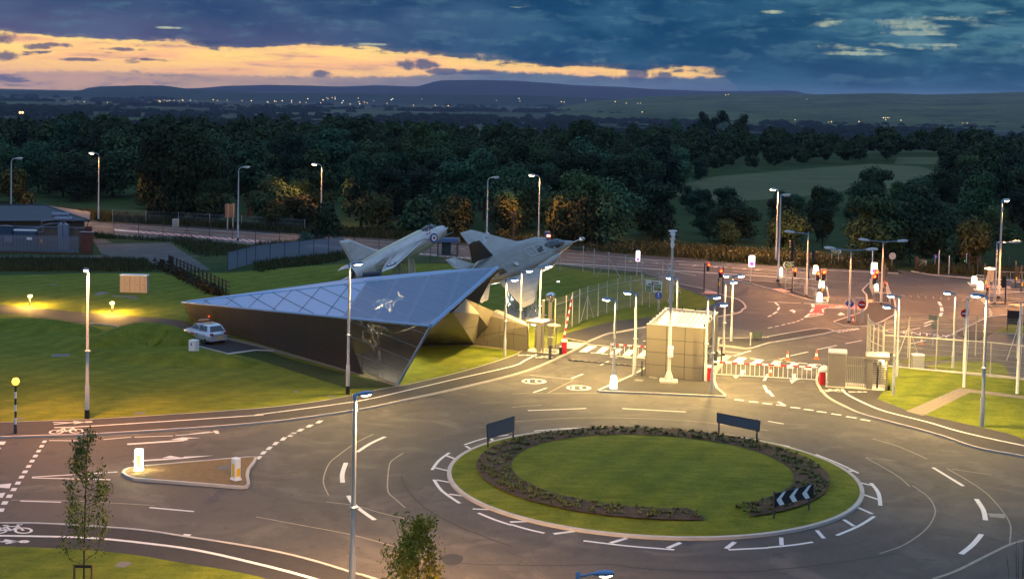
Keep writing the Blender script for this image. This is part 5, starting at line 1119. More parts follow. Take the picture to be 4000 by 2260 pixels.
mb = MB(); mb.tube((7.7, 0, -.15), (9.3, 0, -.1), .045, .025, 8); mb.box((8.75, 0, -.11), (.22, .5, .03)); mb.box((8.75, 0, -.11), (.22, .03, .5)); mb.box((9.1, 0, -.1), (.14, .34, .02)); mb.build('nose_probe', M['galv'], F35)
mb = MB()                                               # pale star-and-bars on the far wing
c0, u, v = Vector((-1.75, 3.75, .29)), Vector((.8, .6, 0)), Vector((-.6, .8, 0))
disc(mb, c0, u, v, 0, .42, 0); mb.add([c0 + u * x + v * y - Vector((0, 0, .004)) for x, y in ((-.85, -.13), (.85, -.13), (.85, .13), (-.85, .13))], ((0, 1, 2, 3),), 0)
star = [c0 + Vector((0, 0, .006)) + (u * math.sin(i * math.pi / 5) + v * math.cos(i * math.pi / 5)) * (.37 if i % 2 == 0 else .145) for i in range(10)]; mb.add(star + [c0 + Vector((0, 0, .006))], [(i, (i + 1) % 10, 10) for i in range(10)], 1)
mb.build('insignia', [M['stealth_l'], M['stealth']], F35)
for x, y, r_ in ((-1.6, -.9, .28), (1.6, .1, .2), (4.0, -.55, .12)):
    mb = MB(); disc(mb, (x, y, 1.12 - .05 * abs(x) if x > -1 else 1.02), (1, 0, -.02), (0, 1, 0), 0, r_, 0, 6); mb.build('access_hatch', M['stealth_l'], F35)
mb = MB()
for x0_, y0_, x1_, y1_ in ((2.6, .35, .4, .35), (2.6, -.75, .4, -.75), (2.6, .35, 2.6, -.75), (1.5, .35, 1.5, -.75), (.4, .35, .4, -.75)):
    p0, p1 = Vector((x0_, y0_, 1.125)), Vector((x1_, y1_, 1.125)); d = (p1 - p0).normalized().cross(Vector((0, 0, 1))) * .035; mb.add([p0 - d, p0 + d, p1 + d, p1 - d], ((0, 1, 2, 3),), 0)
mb.build('panel_outline', M['stealth_l'], F35)
mb = MB(); mb.box((2.1, -.35, 1.13), (.5, .42, .02)); mb.box((2.45, -.1, 1.13), (.2, .3, .03)); mb.build('refuel_hatch', M['stealth_d'], F35)
# bare metal older jet, left
LI = thing('jet_fighter', 'bare metal older jet with red white and blue roundels, mounted nose up behind the pavilion', 'aircraft', mat=basis((.7022, .6322, .3274), (.6408, -.7616, .0961), .88, Vector((-11.81, 150.0, 2.78))))
mb = MB(); mb.loft([sec(7.35, .42, .52, -.52, p=2.1), sec(7.3, .50, .60, -.60, p=2.1), sec(6.2, .66, .86, -.86, p=2.2), sec(5.2, .78, 1.05, -1.1, p=2.3), sec(3.5, .82, 1.2, -1.25, p=2.4), sec(1, .85, 1.22, -1.3, p=2.4), sec(-2, .85, 1.2, -1.25, p=2.4), sec(-4.5, .8, 1.12, -1.15, p=2.3), sec(-6.6, .66, 1.0, -1.0, p=2.2), sec(-7.2, .58, .92, -.92, p=2.1)])
mb.build('fuselage', M['natural'], LI)
mb = MB(); mb.lathe([(.40, -.5), (.36, 0), (.18, .45), (.02, .85)], 16, (7.2, 0, 0), 0, (1, 0, 0)); mb.build('nose_cone', M['natural'], LI)
mb = MB(); mb.tube((7.1, 0, -.72), (8.6, 0, -.80), .035, .02, 6); mb.build('nose_probe', M['galv'], LI)
for z in (.44, -.44):
    mb = MB(); mb.lathe([(.42, -.3), (.44, .35), (.38, .4), (.34, .1), (.3, -.25)], 16, (-7.1, 0, z), 0, (-1, 0, 0)); mb.build('exhaust_nozzle', M['dkgrey'], LI)
mb = MB(); mb.loft([sec(4.6, .22, 1.2, .8, 12), sec(3.5, .3, 1.45, .8, 12), sec(0, .3, 1.42, .8, 12), sec(-3.6, .24, 1.36, .8, 12), sec(-6.2, .1, 1.1, .8, 12)]); mb.build('spine', mat('pale_spine', (.62, .58, .42), .5, .2, vary=.12), LI)
mb = MB(); mb.loft([sec(6.35, .05, .98, .8, 14), sec(5.75, .34, 1.3, .7, 14), sec(5.2, .40, 1.46, .7, 14), sec(4.6, .38, 1.46, .7, 14), sec(3.9, .25, 1.38, .7, 14)]); can = mb.build('canopy', M['glass'], LI)
mb = MB()
for x, w_, z in ((5.6, .38, 1.37), (4.75, .42, 1.49)):
    for k in range(10):
        a0_, a1_ = [math.pi * t / 10 for t in (k, k + 1)]; q = lambda a, dx_: Vector((x + dx_, (w_ + .03) * math.cos(a), .75 + (z - .72) * math.sin(a))); mb.add([q(a0_, 0), q(a1_, 0), q(a1_, .08), q(a0_, .08)], ((0, 1, 2, 3),), 0)
mb.build('frame', M['natural'], can)
mb = MB(); blade(mb, [(-2.6, 0, 1.15), (-6.3, 0, 4.3), (-7.6, 0, 4.5), (-6.9, 0, .95)], .2, (0, 1, 0)); mb.build('tail_fin', M['natural'], LI)
for s_ in (1, -1):
    mb = MB(); blade(mb, [(3.4, .75 * s_, .2), (-4.4, 5.1 * s_, .12), (-5.2, 5.3 * s_, .12), (-6.3, 4.7 * s_, .12), (-5.3, 3.5 * s_, .12), (-2.2, .78 * s_, .2)], .26); wing = mb.build('wing', M['natural'], LI)
    mb = MB(); L = [(2.2, 1.2, .37), (-4.2, 4.75, .29), (-5.6, 4.4, .27), (-1.4, 1.2, .37)]
    for a, b in zip(L, L[1:]):
        p0, p1 = Vector((a[0], a[1] * s_, a[2])), Vector((b[0], b[1] * s_, b[2])); d = (p1 - p0).normalized().cross(Vector((0, 0, 1))) * .03; mb.add([p0 - d, p0 + d, p1 + d, p1 - d], ((0, 1, 2, 3),), 0)
    mb.build('panel_line', M['dkgrey'], wing)
    roundel('roundel', wing, (-4.35, 4.1 * s_, .335), (.62, 0, .01), (0, .62, -.02), 1.0)
    mb = MB(); blade(mb, [(-4.3, .7 * s_, -.45), (-7.0, 2.5 * s_, -.5), (-7.8, 2.5 * s_, -.5), (-6.3, .65 * s_, -.45)], .14); mb.build('tailplane', M['natural'], LI)
    roundel('roundel', LI, (4.9, .84 * s_, -.12), (.58, -.03 * s_, 0), (0, 0, .58), 1.0)
mb = MB()
for x, z in ((4.5, .55), (4.1, .62), (4.6, .85), (4.2, .92)): mb.add([(x, -.86, z), (x + .16, -.855, z + .2), (x - .16, -.865, z + .2)], ((0, 1, 2),), 0)
mb.build('red_marking', M['red'], LI)
# lattice stands
def lattice(name, label, loc, w0, w1, d0, d1, h, rz, m_, base=None):
    t = thing(name, label, 'stand', loc, rz); cb = [Vector((x * w0 / 2, y * d0 / 2, 0)) for x, y in ((-1, -1), (1, -1), (1, 1), (-1, 1))]; ct = [Vector((x * w1 / 2, y * d1 / 2, h)) for x, y in ((-1, -1), (1, -1), (1, 1), (-1, 1))]
    for i in range(4):
        MB().tube(cb[i], ct[i], .09, .08, 6).build('leg', m_, t)
        j = (i + 1) % 4; g = MB(); n = 5
        for k in range(-n, n):
            for dr_ in (1, -1):
                pts = []
                for f in [q / 12 for q in range(13)]:
                    s_ = (k / n if dr_ > 0 else -k / n + 0) + f * dr_ * 1.0 + (0 if dr_ > 0 else 0)
                    if 0 <= s_ <= 1: pts.append(cb[i].lerp(cb[j], s_).lerp(ct[i].lerp(ct[j], s_), f))
                if len(pts) > 1: g.tube(pts[0], pts[-1], .035, .035, 4, 0, False)
        for f in (.12, .98): g.tube(cb[i].lerp(ct[i], f), cb[j].lerp(ct[j], f), .05, .05, 5)
        g.build('lattice_panel', m_, t)
    if base: MB().box((0, 0, .06), (base[0], base[1], .12)).build('base_slab', M['concrete'], t)
    return t
M['latt'] = mat('blue_grey_lattice', (.34, .38, .42), .5, .3); M['lattc'] = mat('cream_lattice', (.55, .48, .34), .55)
lattice('lattice_stand', 'blue grey steel lattice stand on a pale slab under the grey modern jet', P(2034, 1236), 2.4, 1.7, 2.2, 1.4, 3.4, R(-25), M['latt'], (3.6, 3.4))
lattice('lattice_stand', 'cream lattice stand under the bare metal jet, behind the roof', P(1578, 1082), 2.0, 1.2, 1.8, 1.0, 3.2, R(-20), M['lattc'])
def uplight(p, label, e):
    t = thing('ground_floodlight', label, 'light', (p.x, p.y, .14)); MB().lathe([(.16, 0), (.2, .08), (.2, .14), (.13, .15)], 12).build('housing', M['white'], t); MB().lathe([(.13, .152), (.02, .158)], 12).build('lamp_glass', M['lens_w'], t)
    lightspot(t, (0, 0, .22), e, (1, .95, .85), 'SPOT', .1, 110, (R(180), 0, 0)); return t
uplight(P(2093, 1226), 'round white floodlight on the slab right of the lattice stand', 6000); uplight(P(1955, 1232), 'round white floodlight on the grass left of the lattice stand', 6000); uplight(P(2180, 1110), 'small floodlight on the lawn ahead of the grey jet', 900)
# ---------------------------------------------------------------- lamp posts
WARM, SOD, AMB = (1, .66, .205), (1, .42, .11), (1, .52, .09)
def lantern(t, tip, ang, glass, size=1.0, style='flat', casing='bluegrey', deep=1.0):
    """a street lantern at tip, pointing along ang; its bowl is a sub-part"""
    mm = Matrix.Translation(Vector(tip)) @ Matrix.Rotation(ang, 4, 'Z') @ Matrix.Rotation(R(-6), 4, 'Y')
    L = .95 * size; rows_ = ((0, .09, .05, -.06), (.18, .16, .10, -.09), (.55, .22, .11, -.10), (.85, .19, .07, -.09), (.95, .10, .02, -.07)); secs = []
    for x, w_, zt, zb in rows_:
        secs.append([mm @ Vector((x * size, q * size, z * size)) for q, z in ((-w_, zb), (w_, zb), (w_, zt * .4), (w_ * .6, zt), (-w_ * .6, zt), (-w_, zt * .4))])
    h = MB().loft(secs, 0, True, False).build('lantern', M[casing], t)
    g = MB(); vs = []; K = 12
    for r_, z in ((1, -.085), (.92, -.085 - .065 * deep), (.6, -.085 - .115 * deep), (.1, -.085 - .13 * deep)): vs += [mm @ Vector(((.56 + .34 * r_ * math.cos(2 * math.pi * i / K)) * size, .17 * r_ * math.sin(2 * math.pi * i / K) * size, z * size)) for i in range(K)]
    g.add(vs, [(k * K + i, (k + 1) * K + i, (k + 1) * K + (i + 1) % K, k * K + (i + 1) % K) for k in range(3) for i in range(K)], 0, True); g.add(vs[-K:], [tuple(range(K - 1, -1, -1))], 0)
    g.build('lamp_glass', M[glass], h)
    return mm @ Vector((.56 * size, 0, -.36 * size))
def lamp_post(base, top, arms, label, glass='lens_w', energy=900, colr=WARM, black=0.0, r=.085, arm=.22, h=None, group=None, style='flat', size=.76, tilt=(0, 0, 0), cone=164, deep=1.0, blend=.35, curved=False, polem='pole', casing='bluegrey', collar=True):
    b = P(*base); H = h if h else height(base, top); t = thing('lamp_post', label, 'street lamp', b, 0, group)
    m_ = MB(); hb = H * .22
    m_.lathe([(r * 1.35, black), (r * 1.35, hb), (r, hb + .12), (r * .9, H * .6), (r * .62, H)], 12); m_.build('pole', M[polem], t)
    if black: MB().lathe([(r * 1.5, 0), (r * 1.5, black)], 12).build('base_section', M['blackpaint'], t)
    if collar:
        m_ = MB(); m_.lathe([(r * .9, H * .45), (r * 1.5, H * .45 + .02), (r * 1.5, H * .45 + .1), (r * .9, H * .45 + .12)], 10); m_.box((r * 1.6, 0, H * .45 + .05), (.1, .06, .06)); m_.build('collar', M['galv'], t)
    for a in arms:
        d = Vector((math.cos(R(a)), math.sin(R(a)), 0)); p0 = Vector((0, 0, H))
        m_ = MB()
        if curved: m_.path([p0 - Vector((0, 0, .5)), p0 + Vector((0, 0, .1)), p0 + d * .18 + Vector((0, 0, .42)), p0 + d * .5 + Vector((0, 0, .52)), p0 + d * arm + Vector((0, 0, .5))], .045, 8); tip = p0 + d * arm + Vector((0, 0, .5))
        else: m_.tube(p0 - Vector((0, 0, .06)), p0 + d * arm + Vector((0, 0, .06)), .045, .04, 8); m_.lathe([(r * .8, H - .18), (r * .85, H + .06), (r * .3, H + .1)], 10); tip = p0 + d * arm + Vector((0, 0, .06))
        m_.build('arm', M['bluegrey' if not curved else 'pole'], t)
        lp = lantern(t, tip, R(a), glass, size, casing=casing, deep=deep)
        if energy: lightspot(t, lp, energy, colr, 'SPOT', .16, cone, tilt, blend)
    return t
GE = 2900.0
lamp_post((1374, 2345), (1388, 1546), (25,), 'tall foreground lamp post with blue lantern, nearest the roundabout splitter island', 'lens_o', 8500, (1, .56, .23), r=.10, arm=.08, polem='galv', size=.66)
lamp_post((1358, 1538), (1367, 1034), (20,), 'lit lamp post with black foot in front of the pavilion wall', 'lens_w', 6500, WARM, .55, .095, .1, size=.8, tilt=(R(-44), R(10), 0), cone=120, blend=1.0)
lamp_post((1971, 1390), (1980, 1094), (0,), 'lit lamp post on the small bright lawn right of the pavilion overhang', 'lens_w', GE, WARM)
lamp_post((2030, 1340), (2037, 1055), (0,), 'lit lamp post behind the pavilion wing, below the grey jet wing', 'lens_w', GE * 1.1, WARM, h=5.8)
lamp_post((2106, 1322), (2114, 1039), (10,), 'lit lamp post behind the left turnstile, beside the lattice stand', 'lens_w', GE * 1.1, WARM, h=5.9)
lamp_post((2396, 1519), (2406, 1172.7), (180,), 'lit lamp post rising behind the glowing bollard at the gatehouse island tip', 'lens_w', GE, WARM, polem='galv')
lamp_post((2478, 1470), (2485, 1147.5), (180,), 'lit lamp post with black foot at the left corner of the gatehouse', 'lens_w', GE, WARM, .12, .10)
lamp_post((2755, 1493), (2769, 1163), (0,), 'lit lamp post with black foot at the right corner of the gatehouse', 'lens_w', GE, WARM, .12)
lamp_post((2780, 1536), (2795, 1192), (0,), 'lit lamp post at the right tip of the gatehouse island', 'lens_w', GE, WARM, .05, polem='galv')
lamp_post((2640, 1392), (2652, 1088), (180,), 'lit lamp post standing behind the gatehouse roof, arm to the left', 'lens_w', GE * .8, WARM)
lamp_post((2856, 1336), (2866, 1079), (200, -10), 'twin armed lit lamp post right behind the gatehouse', 'lens_w', GE * .5, WARM)
lamp_post((2825, 1394), (2839, 1104), (0,), 'lit lamp post with black foot left of the twin armed one behind the gatehouse', 'lens_w', GE * .8, WARM, .3)
lamp_post((3503, 1475.6), (3512.6, 1159), (180,), 'rear lit lamp post of the close pair right of the right turnstile', 'lens_w', GE * .7, WARM)
lamp_post((3489, 1547.5), (3505, 1202), (180,), 'front lit lamp post of the close pair, on the lawn right of the right turnstile', 'lens_w', GE * .8, WARM, .05, polem='galv')
lamp_post((3722, 1440.7), (3738, 1147.5), (180,), 'lit lamp post inside the mesh fenced compound', 'lens_w', GE * .6, WARM)
lamp_post((3835, 1670), (3860, 1159), (180,), 'tall bright lamp post on the right lawn in front of the fence', 'lens_w', 5200, WARM, r=.105, arm=.2, size=.85, polem='galv')
lamp_post((2238, 3050), (2298, 2244), (-4,), 'lamp post whose blue arm pokes up at the bottom edge of the view', 'lens_o', 9000, (1, .48, .18), arm=.45, size=.62)
lamp_post((340, 1634), (342, 1055), (270,), 'amber lit lamp post with black foot on the left lawn', 'lens_o', 6500, SOD, .55, .10, .02, size=.7)
# along the main road (10 m columns)
for base, top, h, arms, lit, lb in (((43, 920), (48, 625), 9.6, (0,), 0, 'unlit lamp post behind the slate roofed building, far left'), ((385, 865), (385, 612), None, (180,), 1, 'lit lamp post right of the slate roofed building'), ((929, 940), (936, 668), None, (0,), 0, 'unlit lamp post just right of the back of the road sign'),
                             ((1254, 893), (1258, 656), None, (180,), 1, 'lit lamp post behind the dark bush at the fence end'), ((1900, 962), (1911, 708), None, (0,), 0, 'unlit lamp post behind the grey jet tail'), ((2103, 962), (2107, 700), None, (180,), 1, 'lit lamp post between the telegraph pole and the tall totem')):
    lamp_post(base, top, arms, lb, 'lens_o' if lit else 'lens_off', 3800 if lit else 0, SOD, .35, .10, .55, h, 'lamp posts along the main road', curved=True, size=1.0, collar=False, casing='galv')
for base, top, arms, lit, lb in (((3031, 1030), (3043, 742), (180,), 1, 'tall lit lamp post of the close pair at the junction'), ((3039, 1104), (3055, 764), (0,), 0, 'tall unlit lamp post of the close pair at the junction'), ((3900, 1170), (3924, 785), (30,), 1, 'tall lit lamp post at the right edge of the junction')):
    lamp_post(base, top, arms, lb, 'lens_o' if lit else 'lens_off', 9500 if lit else 0, SOD, .4, .11, .1, None, 'tall lamp posts at the junction', size=1.0, collar=False, casing='galv')
for base, top, arms, lb in (((3149.5, 1160), (3161, 911), (178,), 'single armed lamp post on the left junction island'), ((3315, 1263), (3328, 976), (172, 0), 'twin armed lamp post beside the blue arrow sign'), ((3441.5, 1191), (3457, 943), (172, -2), 'twin armed lamp post behind the railings of the long island'), ((3885, 1189), (3901, 947), (0,), 'single armed lamp post beside the tall lit one at right')):
    lamp_post(base, top, arms, lb, 'lens_o', 1900 if len(arms) > 1 else 2600, SOD, .25, .09, 1.35, None, 'armed lamp posts at the junction', collar=False, casing='galv', size=1.1, deep=.05)
# sodium lamps light the junction from the tall columns; low pathway lights
def path_light(base, label):
    t = thing('bollard_light', label, 'bollard light', P(*base)); MB().tube((0, 0, 0), (0, 0, .72), .10, .10, 12).build('post', M['dkgrey'], t)
    MB().lathe([(.09, .72), (.15, .76), (.19, .86), (.15, .96), (.09, 1.0)], 12).build('lamp_glass', mat('glowing_amber', (1, .8, .3), .4, emit=(1, .44, .04), es=1.3) if 'glowing_amber' not in bpy.data.materials else bpy.data.materials['glowing_amber'], t)
    MB().lathe([(.12, 1.0), (.10, 1.05), (.02, 1.06)], 12).build('cap', M['dkgrey'], t)
    for dx_, dy_ in ((-.36, 0), (.36, 0), (0, -.36), (0, .36)): lightspot(t, (dx_, dy_, .9), 520, AMB, 'POINT', .06)
    return t
path_light((116.5, 1194), 'left amber bollard light beside the access path'); path_light((438, 1222), 'right amber bollard light beside the access path')
# belisha beacon
t = thing('belisha_beacon', 'black and white banded beacon post with glowing amber globe at far left', 'beacon', P(60, 1697))
for i in range(6):
    z0 = .62 + i * .37; MB().tube((0, 0, z0), (0, 0, z0 + .37), .065, .065, 12).build('band', M['white'] if i % 2 == 0 else M['blackpaint'], t)
MB().lathe([(.10, 0), (.10, .6), (.065, .62)], 12).build('base_section', M['blackpaint'], t)
MB().lathe([(.04, 2.84), (.14, 2.88), (.21, 3.0), (.21, 3.12), (.14, 3.24), (.02, 3.28)], 16).build('globe', mat('amber_globe', (1, .6, .1), .4, emit=(1, .56, .06), es=1.5), t)
# ---------------------------------------------------------------- glowing traffic bollards
def lit_bollard(base, w_, h, label, group=None, rz=0):
    t = thing('traffic_bollard', label, 'bollard', P(*base), rz, group); m_ = MB(); secs = []
    for z, k in ((.06, 1.0), (h * .5, .92), (h * .86, .82), (h * .97, .70), (h, .5)): secs.append([Vector((x * w_ / 2 * k, y * w_ * .3 * k, z)) for x, y in ((-1, -.7), (-.7, -1), (.7, -1), (1, -.7), (1, .7), (.7, 1), (-.7, 1), (-1, .7))])
    m_.loft(secs, 0, True, False).build('shell', M['lit'], t); MB().box((0, 0, .03), (w_ * 1.12, w_ * .75, .06)).build('foot', M['white'], t)
    lightspot(t, (0, -w_ * .6 - .05, h * .5), 26 * h, (1, .92, .55), 'POINT', .12); lightspot(t, (0, w_ * .6 + .05, h * .5), 26 * h, (1, .92, .55), 'POINT', .12)
    return t
lit_bollard((2396, 1521), .50, .98, 'glowing bollard at the tip of the gatehouse island')
for x, y, w_, h, lb in ((3186, 1070, .62, 1.0, 'rearmost glowing bollard on the left junction island'), (3209, 1127, .6, .95, 'glowing bollard under the pair of red signals'), (3201, 1179, .55, .95, 'glowing bollard at the near corner of the left junction island'), (3421, 1138.5, .5, .85, 'glowing bollard below the two stacked red signals'), (3805, 1111.6, .62, .95, 'rear one of two glowing bollards at far right'), (3828, 1132.6, .62, .95, 'front one of two glowing bollards at far right'), (3051, 1078, .35, 1.0, 'glowing post shaped bollard beside the green left arrow sign')):
    lit_bollard((x, y), w_, h, lb, 'glowing bollards at the junction')
def box_bollard(base, rz, label, glow):
    t = thing('traffic_bollard', label, 'bollard', P(*base) + Vector((0, 0, .12)), rz, 'box bollards on the splitter island'); h = 1.03
    MB().rbox((0, 0, .05), (.50, .40, .10), .02).build('foot', M['white'], t)
    MB().rbox((0, 0, .1 + h / 2), (.42, .32, h), .03).build('shell', M['lit'] if glow else M['white'], t)
    MB().box((0, -.164, .52), (.22, .008, .66)).build('yellow_panel', mat('glowing_yellow', (1, .9, .3), .4, emit=(1, .72, .10), es=1.0) if glow else M['signyellow'], t)
    if not glow:
        MB().box((.214, 0, .42), (.008, .22, .4)).build('yellow_panel', M['signyellow'], t)
        m_ = MB(); c = Vector((.2145, 0, .88)); disc(m_, c, (0, .135, 0), (0, 0, .135), 0, .135); s = m_.build('arrow_sign', M['signblue'], t)
        m_ = MB(); q = [(.07, .07), (-.05, -.02), (-.02, -.05)]; dd = Vector((0, -.7, -.7)); m_.quad(c + Vector((.004, .065, .085)), c + Vector((.004, .085, .065)), c + Vector((.004, -.005, -.025)), c + Vector((.004, -.025, -.005))); m_.poly([c + Vector((.004, -.075, -.075)), c + Vector((.004, -.07, .02)), c + Vector((.004, .02, -.07))]); m_.build('arrow', M['white'], s)
    else:
        lightspot(t, (0, -.55, .15), 9, (1, .92, .5), 'POINT', .1); lightspot(t, (-.45, 0, .5), 30, (1, .92, .5), 'POINT', .1); lightspot(t, (.45, 0, .5), 30, (1, .92, .5), 'POINT', .1)
box_bollard((542, 1846), R(8), 'glowing white box bollard on the splitter island', True); box_bollard((921, 1882), R(-45), 'unlit white and yellow box bollard with blue keep left disc', False)
# ---------------------------------------------------------------- traffic signals
def signal(base, top, heads, label, box=None, plain=False, group='traffic signals at the junction'):
    """heads: (height above ground of the head's middle, side offset, facing deg, lit, size)"""
    b = P(*base); H = height(base, top); t = thing('traffic_signal' if heads else 'signal_post', label, 'traffic light' if heads else 'post', b, 0, group)
    MB().lathe([(.075, 0), (.07, 1.0), (.06, H), (.01, H + .05)], 10).build('pole', M['dkgrey'] if not plain else M['galv'], t)
    if box: MB().rbox((.1, -.06, box), (.14, .14, .34), .02).build('push_button_box', M['signyellow'], t)
    for z, ox, face, lit, sz in heads:
        mm = Matrix.Rotation(R(face + 90), 3, 'Z'); hd = MB(); c = Vector((ox, -.12, z)); bb = MB()
        hd.box(c, (.30 * sz, .22 * sz, .98 * sz), 0, 0, mm); hh = hd.build('signal_head', M['black'], t)
        bb.box(c + mm @ Vector((0, .06, 0)), (.46 * sz, .03, 1.16 * sz), 0, 0, mm); bb.build('backing_board', M['white'] if lit else M['black'], hh)
        bb = MB(); bb.box(c + mm @ Vector((0, .02, 0)), (.40 * sz, .03, 1.10 * sz), 0, 0, mm); bb.build('board_face', M['black'], hh)
        for i in range(3):
            lc = c + mm @ Vector((0, -.12 * sz, (.31 - .31 * i) * sz)); on_ = lit == i + 1
            m_ = MB(); ax = mm @ Vector((0, -1, 0)); m_.lathe([(.125 * sz, 0), (.11 * sz, .05), (.03, .07)], 14, lc, 0, ax); m_.build('lens', M['redhot'] if (on_ and i == 0) else (M['greenlamp'] if on_ else M['blackpaint']), hh)
            m_ = MB(); u = Vector((0, 0, 1)); rgt = mm @ Vector((1, 0, 0))
            for k in range(8):
                a0_, a1_ = [math.pi * (q / 8) for q in (k, k + 1)]; r_ = .135 * sz; f = lambda a, d: lc + rgt * math.cos(a) * r_ + u * math.sin(a) * r_ + ax * d; m_.add([f(a0_, 0), f(a1_, 0), f(a1_, .18 * sz), f(a0_, .18 * sz)], ((0, 1, 2, 3),), 0)
            m_.build('hood', M['blackpaint'], hh)
            if on_ and i == 0:
                m_ = MB(); disc(m_, lc + ax * .03, rgt * 1.0, u, .11 * sz, .20 * sz, 0, 16); m_.build('glow_ring', M['redlamp'], hh); lightspot(t, lc + ax * .3, 14, (1, .1, .03), 'POINT', .08)  # glowing ring added round the lit lens as its red glare
    return t
signal((2750, 1137), (2753, 1026), ((2.55, .3, -50, 1, .85),), 'red signal facing right, leftmost at the junction mouth')
signal((2822, 1155), (2825, 1043), ((2.3, -.28, -75, 1, .85),), 'red signal left of its post, second from the left at the junction mouth')
signal((2805, 1154), (2807, 1044), (), 'plain dark signal post left beside the second red signal', 1.2)
signal((3094, 1148), (3101, 1062), ((2.25, .2, -88, 1, .85),), 'red signal below the green left arrow sign')
signal((3207, 1152), (3211, 1062), ((2.0, -.42, -85, 1, .85), (2.1, .2, -88, 1, 1.1)), 'pair of red signals side by side over glowing bollards', .6)
signal((3410, 1155), (3413, 1072), ((2.2, .25, -88, 1, .95), (1.75, .05, -88, 1, .95)), 'two stacked red signals below the lit no stopping sign', .6)
signal((3452, 1150), (3456, 1033), ((1.1, .05, -40, 1, .55),), 'tall post with a single small red signal seen from the side')
signal((3462, 1141), (3466, 1047), ((2.2, -.25, 70, 0, .8),), 'dark signal seen from behind, right of the small red one')
signal((3101, 1046), (3105, 948), ((2.75, -.3, 150, 0, 1.15), (1.5, -.3, 150, 0, 1.0)), 'tall signal post with two unlit heads seen side on, behind the green arrow sign')
signal((3158, 1092), (3163, 986), ((2.7, .45, 30, 0, .95),), 'unlit signal head facing away right of the single armed lamp post')
signal((3784, 1076), (3790, 988), ((2.05, -.4, 150, 3, .95),), 'signal with a faint green lamp in front of the golden bush')
signal((3818, 1082), (3823, 1008), ((1.9, .2, 60, 0, 1.0),), 'dark signal in front of the right of the golden bush')
signal((3845, 1134), (3852, 1028), (), 'tall plain signal post with yellow push button box left of the sign back', .9)
signal((3853, 1163), (3856, 1125), ((1.05, .02, -88, 1, .62),), 'short post with a small red signal below the lit canopy')
signal((3926, 1192), (3931, 1076), ((2.35, -.3, 120, 0, 1.0),), 'dark signal seen from behind beside the tall lamp post at right')
signal((3965, 1124), (3970, 1020), (), 'signal post with yellow box near the right edge, rear one', 1.0)
signal((3987, 1143), (3992, 1036), ((2.3, -.5, 60, 0, .9),), 'signal post with yellow box at the very right edge', .95)
signal((3940, 1066), (3944, 999), (), 'dark camera post behind the tall lamp post at right')
signal((3706, 1073), (3708, 999), (), 'slim grey post standing on the far pavement left of the golden bush', None, True)
signal((3666, 1073), (3671, 978), (), 'tall brown post beside the small blue sign', None, True)
signal((3405, 1100), (3421, 976), (), 'slim dark topped post rising above the lit no stopping sign', None, True)
# ---------------------------------------------------------------- gatehouse
GF = [P(2520, 1472), P(2745, 1491), Vector((15.9, 106.1, 0)), Vector((12.05, 107.7, 0))]; GH = 3.8
GT = thing('gatehouse', 'beige panelled gatehouse block with white rimmed flat roof on the middle island', 'building', (GF[0] + GF[2]) / 2); go = GT.location.copy()
Vz = lambda p, z: Vector((p.x, p.y, z))
mb = MB()
for i in range(4): mb.quad(Vz(GF[i], .1), Vz(GF[(i + 1) % 4], .1), Vz(GF[(i + 1) % 4], GH), Vz(GF[i], GH))
mb.build('wall', M['beige'], GT, go)
gi = [p.lerp((GF[0] + GF[2]) / 2, .09) for p in GF]; mb = MB()
for i in range(4):
    j = (i + 1) % 4; mb.quad(Vz(GF[i], GH), Vz(GF[j], GH), Vz(gi[j], GH + .03), Vz(gi[i], GH + .03)); mb.quad(Vz(gi[i], GH + .03), Vz(gi[j], GH + .03), Vz(gi[j], GH - .35), Vz(gi[i], GH - .35)); mb.quad(Vz(GF[i], GH - .02), Vz(GF[j], GH - .02), Vz(GF[j], GH + .02), Vz(GF[i], GH + .02))
mb.build('parapet', mat('parapet_grey', (.42, .41, .38), .5, .2), GT, go)
mb = MB(); N = 44; vs = []
for i in range(N + 1):
    f = i / N; z = GH - .33 + (.07 if i % 4 in (1, 2) else 0); a, b = gi[0].lerp(gi[1], f), gi[3].lerp(gi[2], f); vs += [Vz(a, z), Vz(b, z + .12)]
mb.add(vs, [(2 * i, 2 * i + 2, 2 * i + 3, 2 * i + 1) for i in range(N)]); mb.build('corrugated_roof', mat('pale_roof_sheet', (.36, .36, .35), .45, .2, vary=.1), GT, go)
mb = MB()
for a, b, n in ((GF[0], GF[3], 6), (GF[3], GF[2], 4), (GF[1], GF[2], 5)):
    for i in range(n): p = a.lerp(b, (i + .3) / n).lerp((GF[0] + GF[2]) / 2, .03); mb.box((p.x, p.y, GH + .10), (.10, .10, .22))
for_posts = mb.build('roof_clip', M['blackpaint'], GT, go); for_posts['kind'] = 'stuff'
mb = MB()
for a, b, cs in ((GF[0], GF[1], (.0, .355, .675, 1.0)), (GF[1], GF[2], (.25, .5, .75, 1.0))):
    nrm = (b - a).normalized().cross(Vector((0, 0, 1))) * .006
    for c in cs: p = a.lerp(b, c) + nrm; d = (b - a).normalized() * .02; mb.quad(Vz(p - d, .12), Vz(p + d, .12), Vz(p + d, GH - .03), Vz(p - d, GH - .03))
    for z in (.95, 1.85, 2.78): mb.quad(Vz(a + nrm, z - .016), Vz(b + nrm, z - .016), Vz(b + nrm, z + .016), Vz(a + nrm, z + .016))
mb.build('panel_joint', M['joint'], GT, go)
a, b = GF[1].lerp(GF[2], .18), GF[1].lerp(GF[2], .62); nrm = (b - a).normalized().cross(Vector((0, 0, 1))) * .02
mb = MB(); mb.quad(Vz(a + nrm, 1.0), Vz(b + nrm, 1.0), Vz(b + nrm, 2.5), Vz(a + nrm, 2.5)); mb.build('side_window', M['glass'], GT, go)
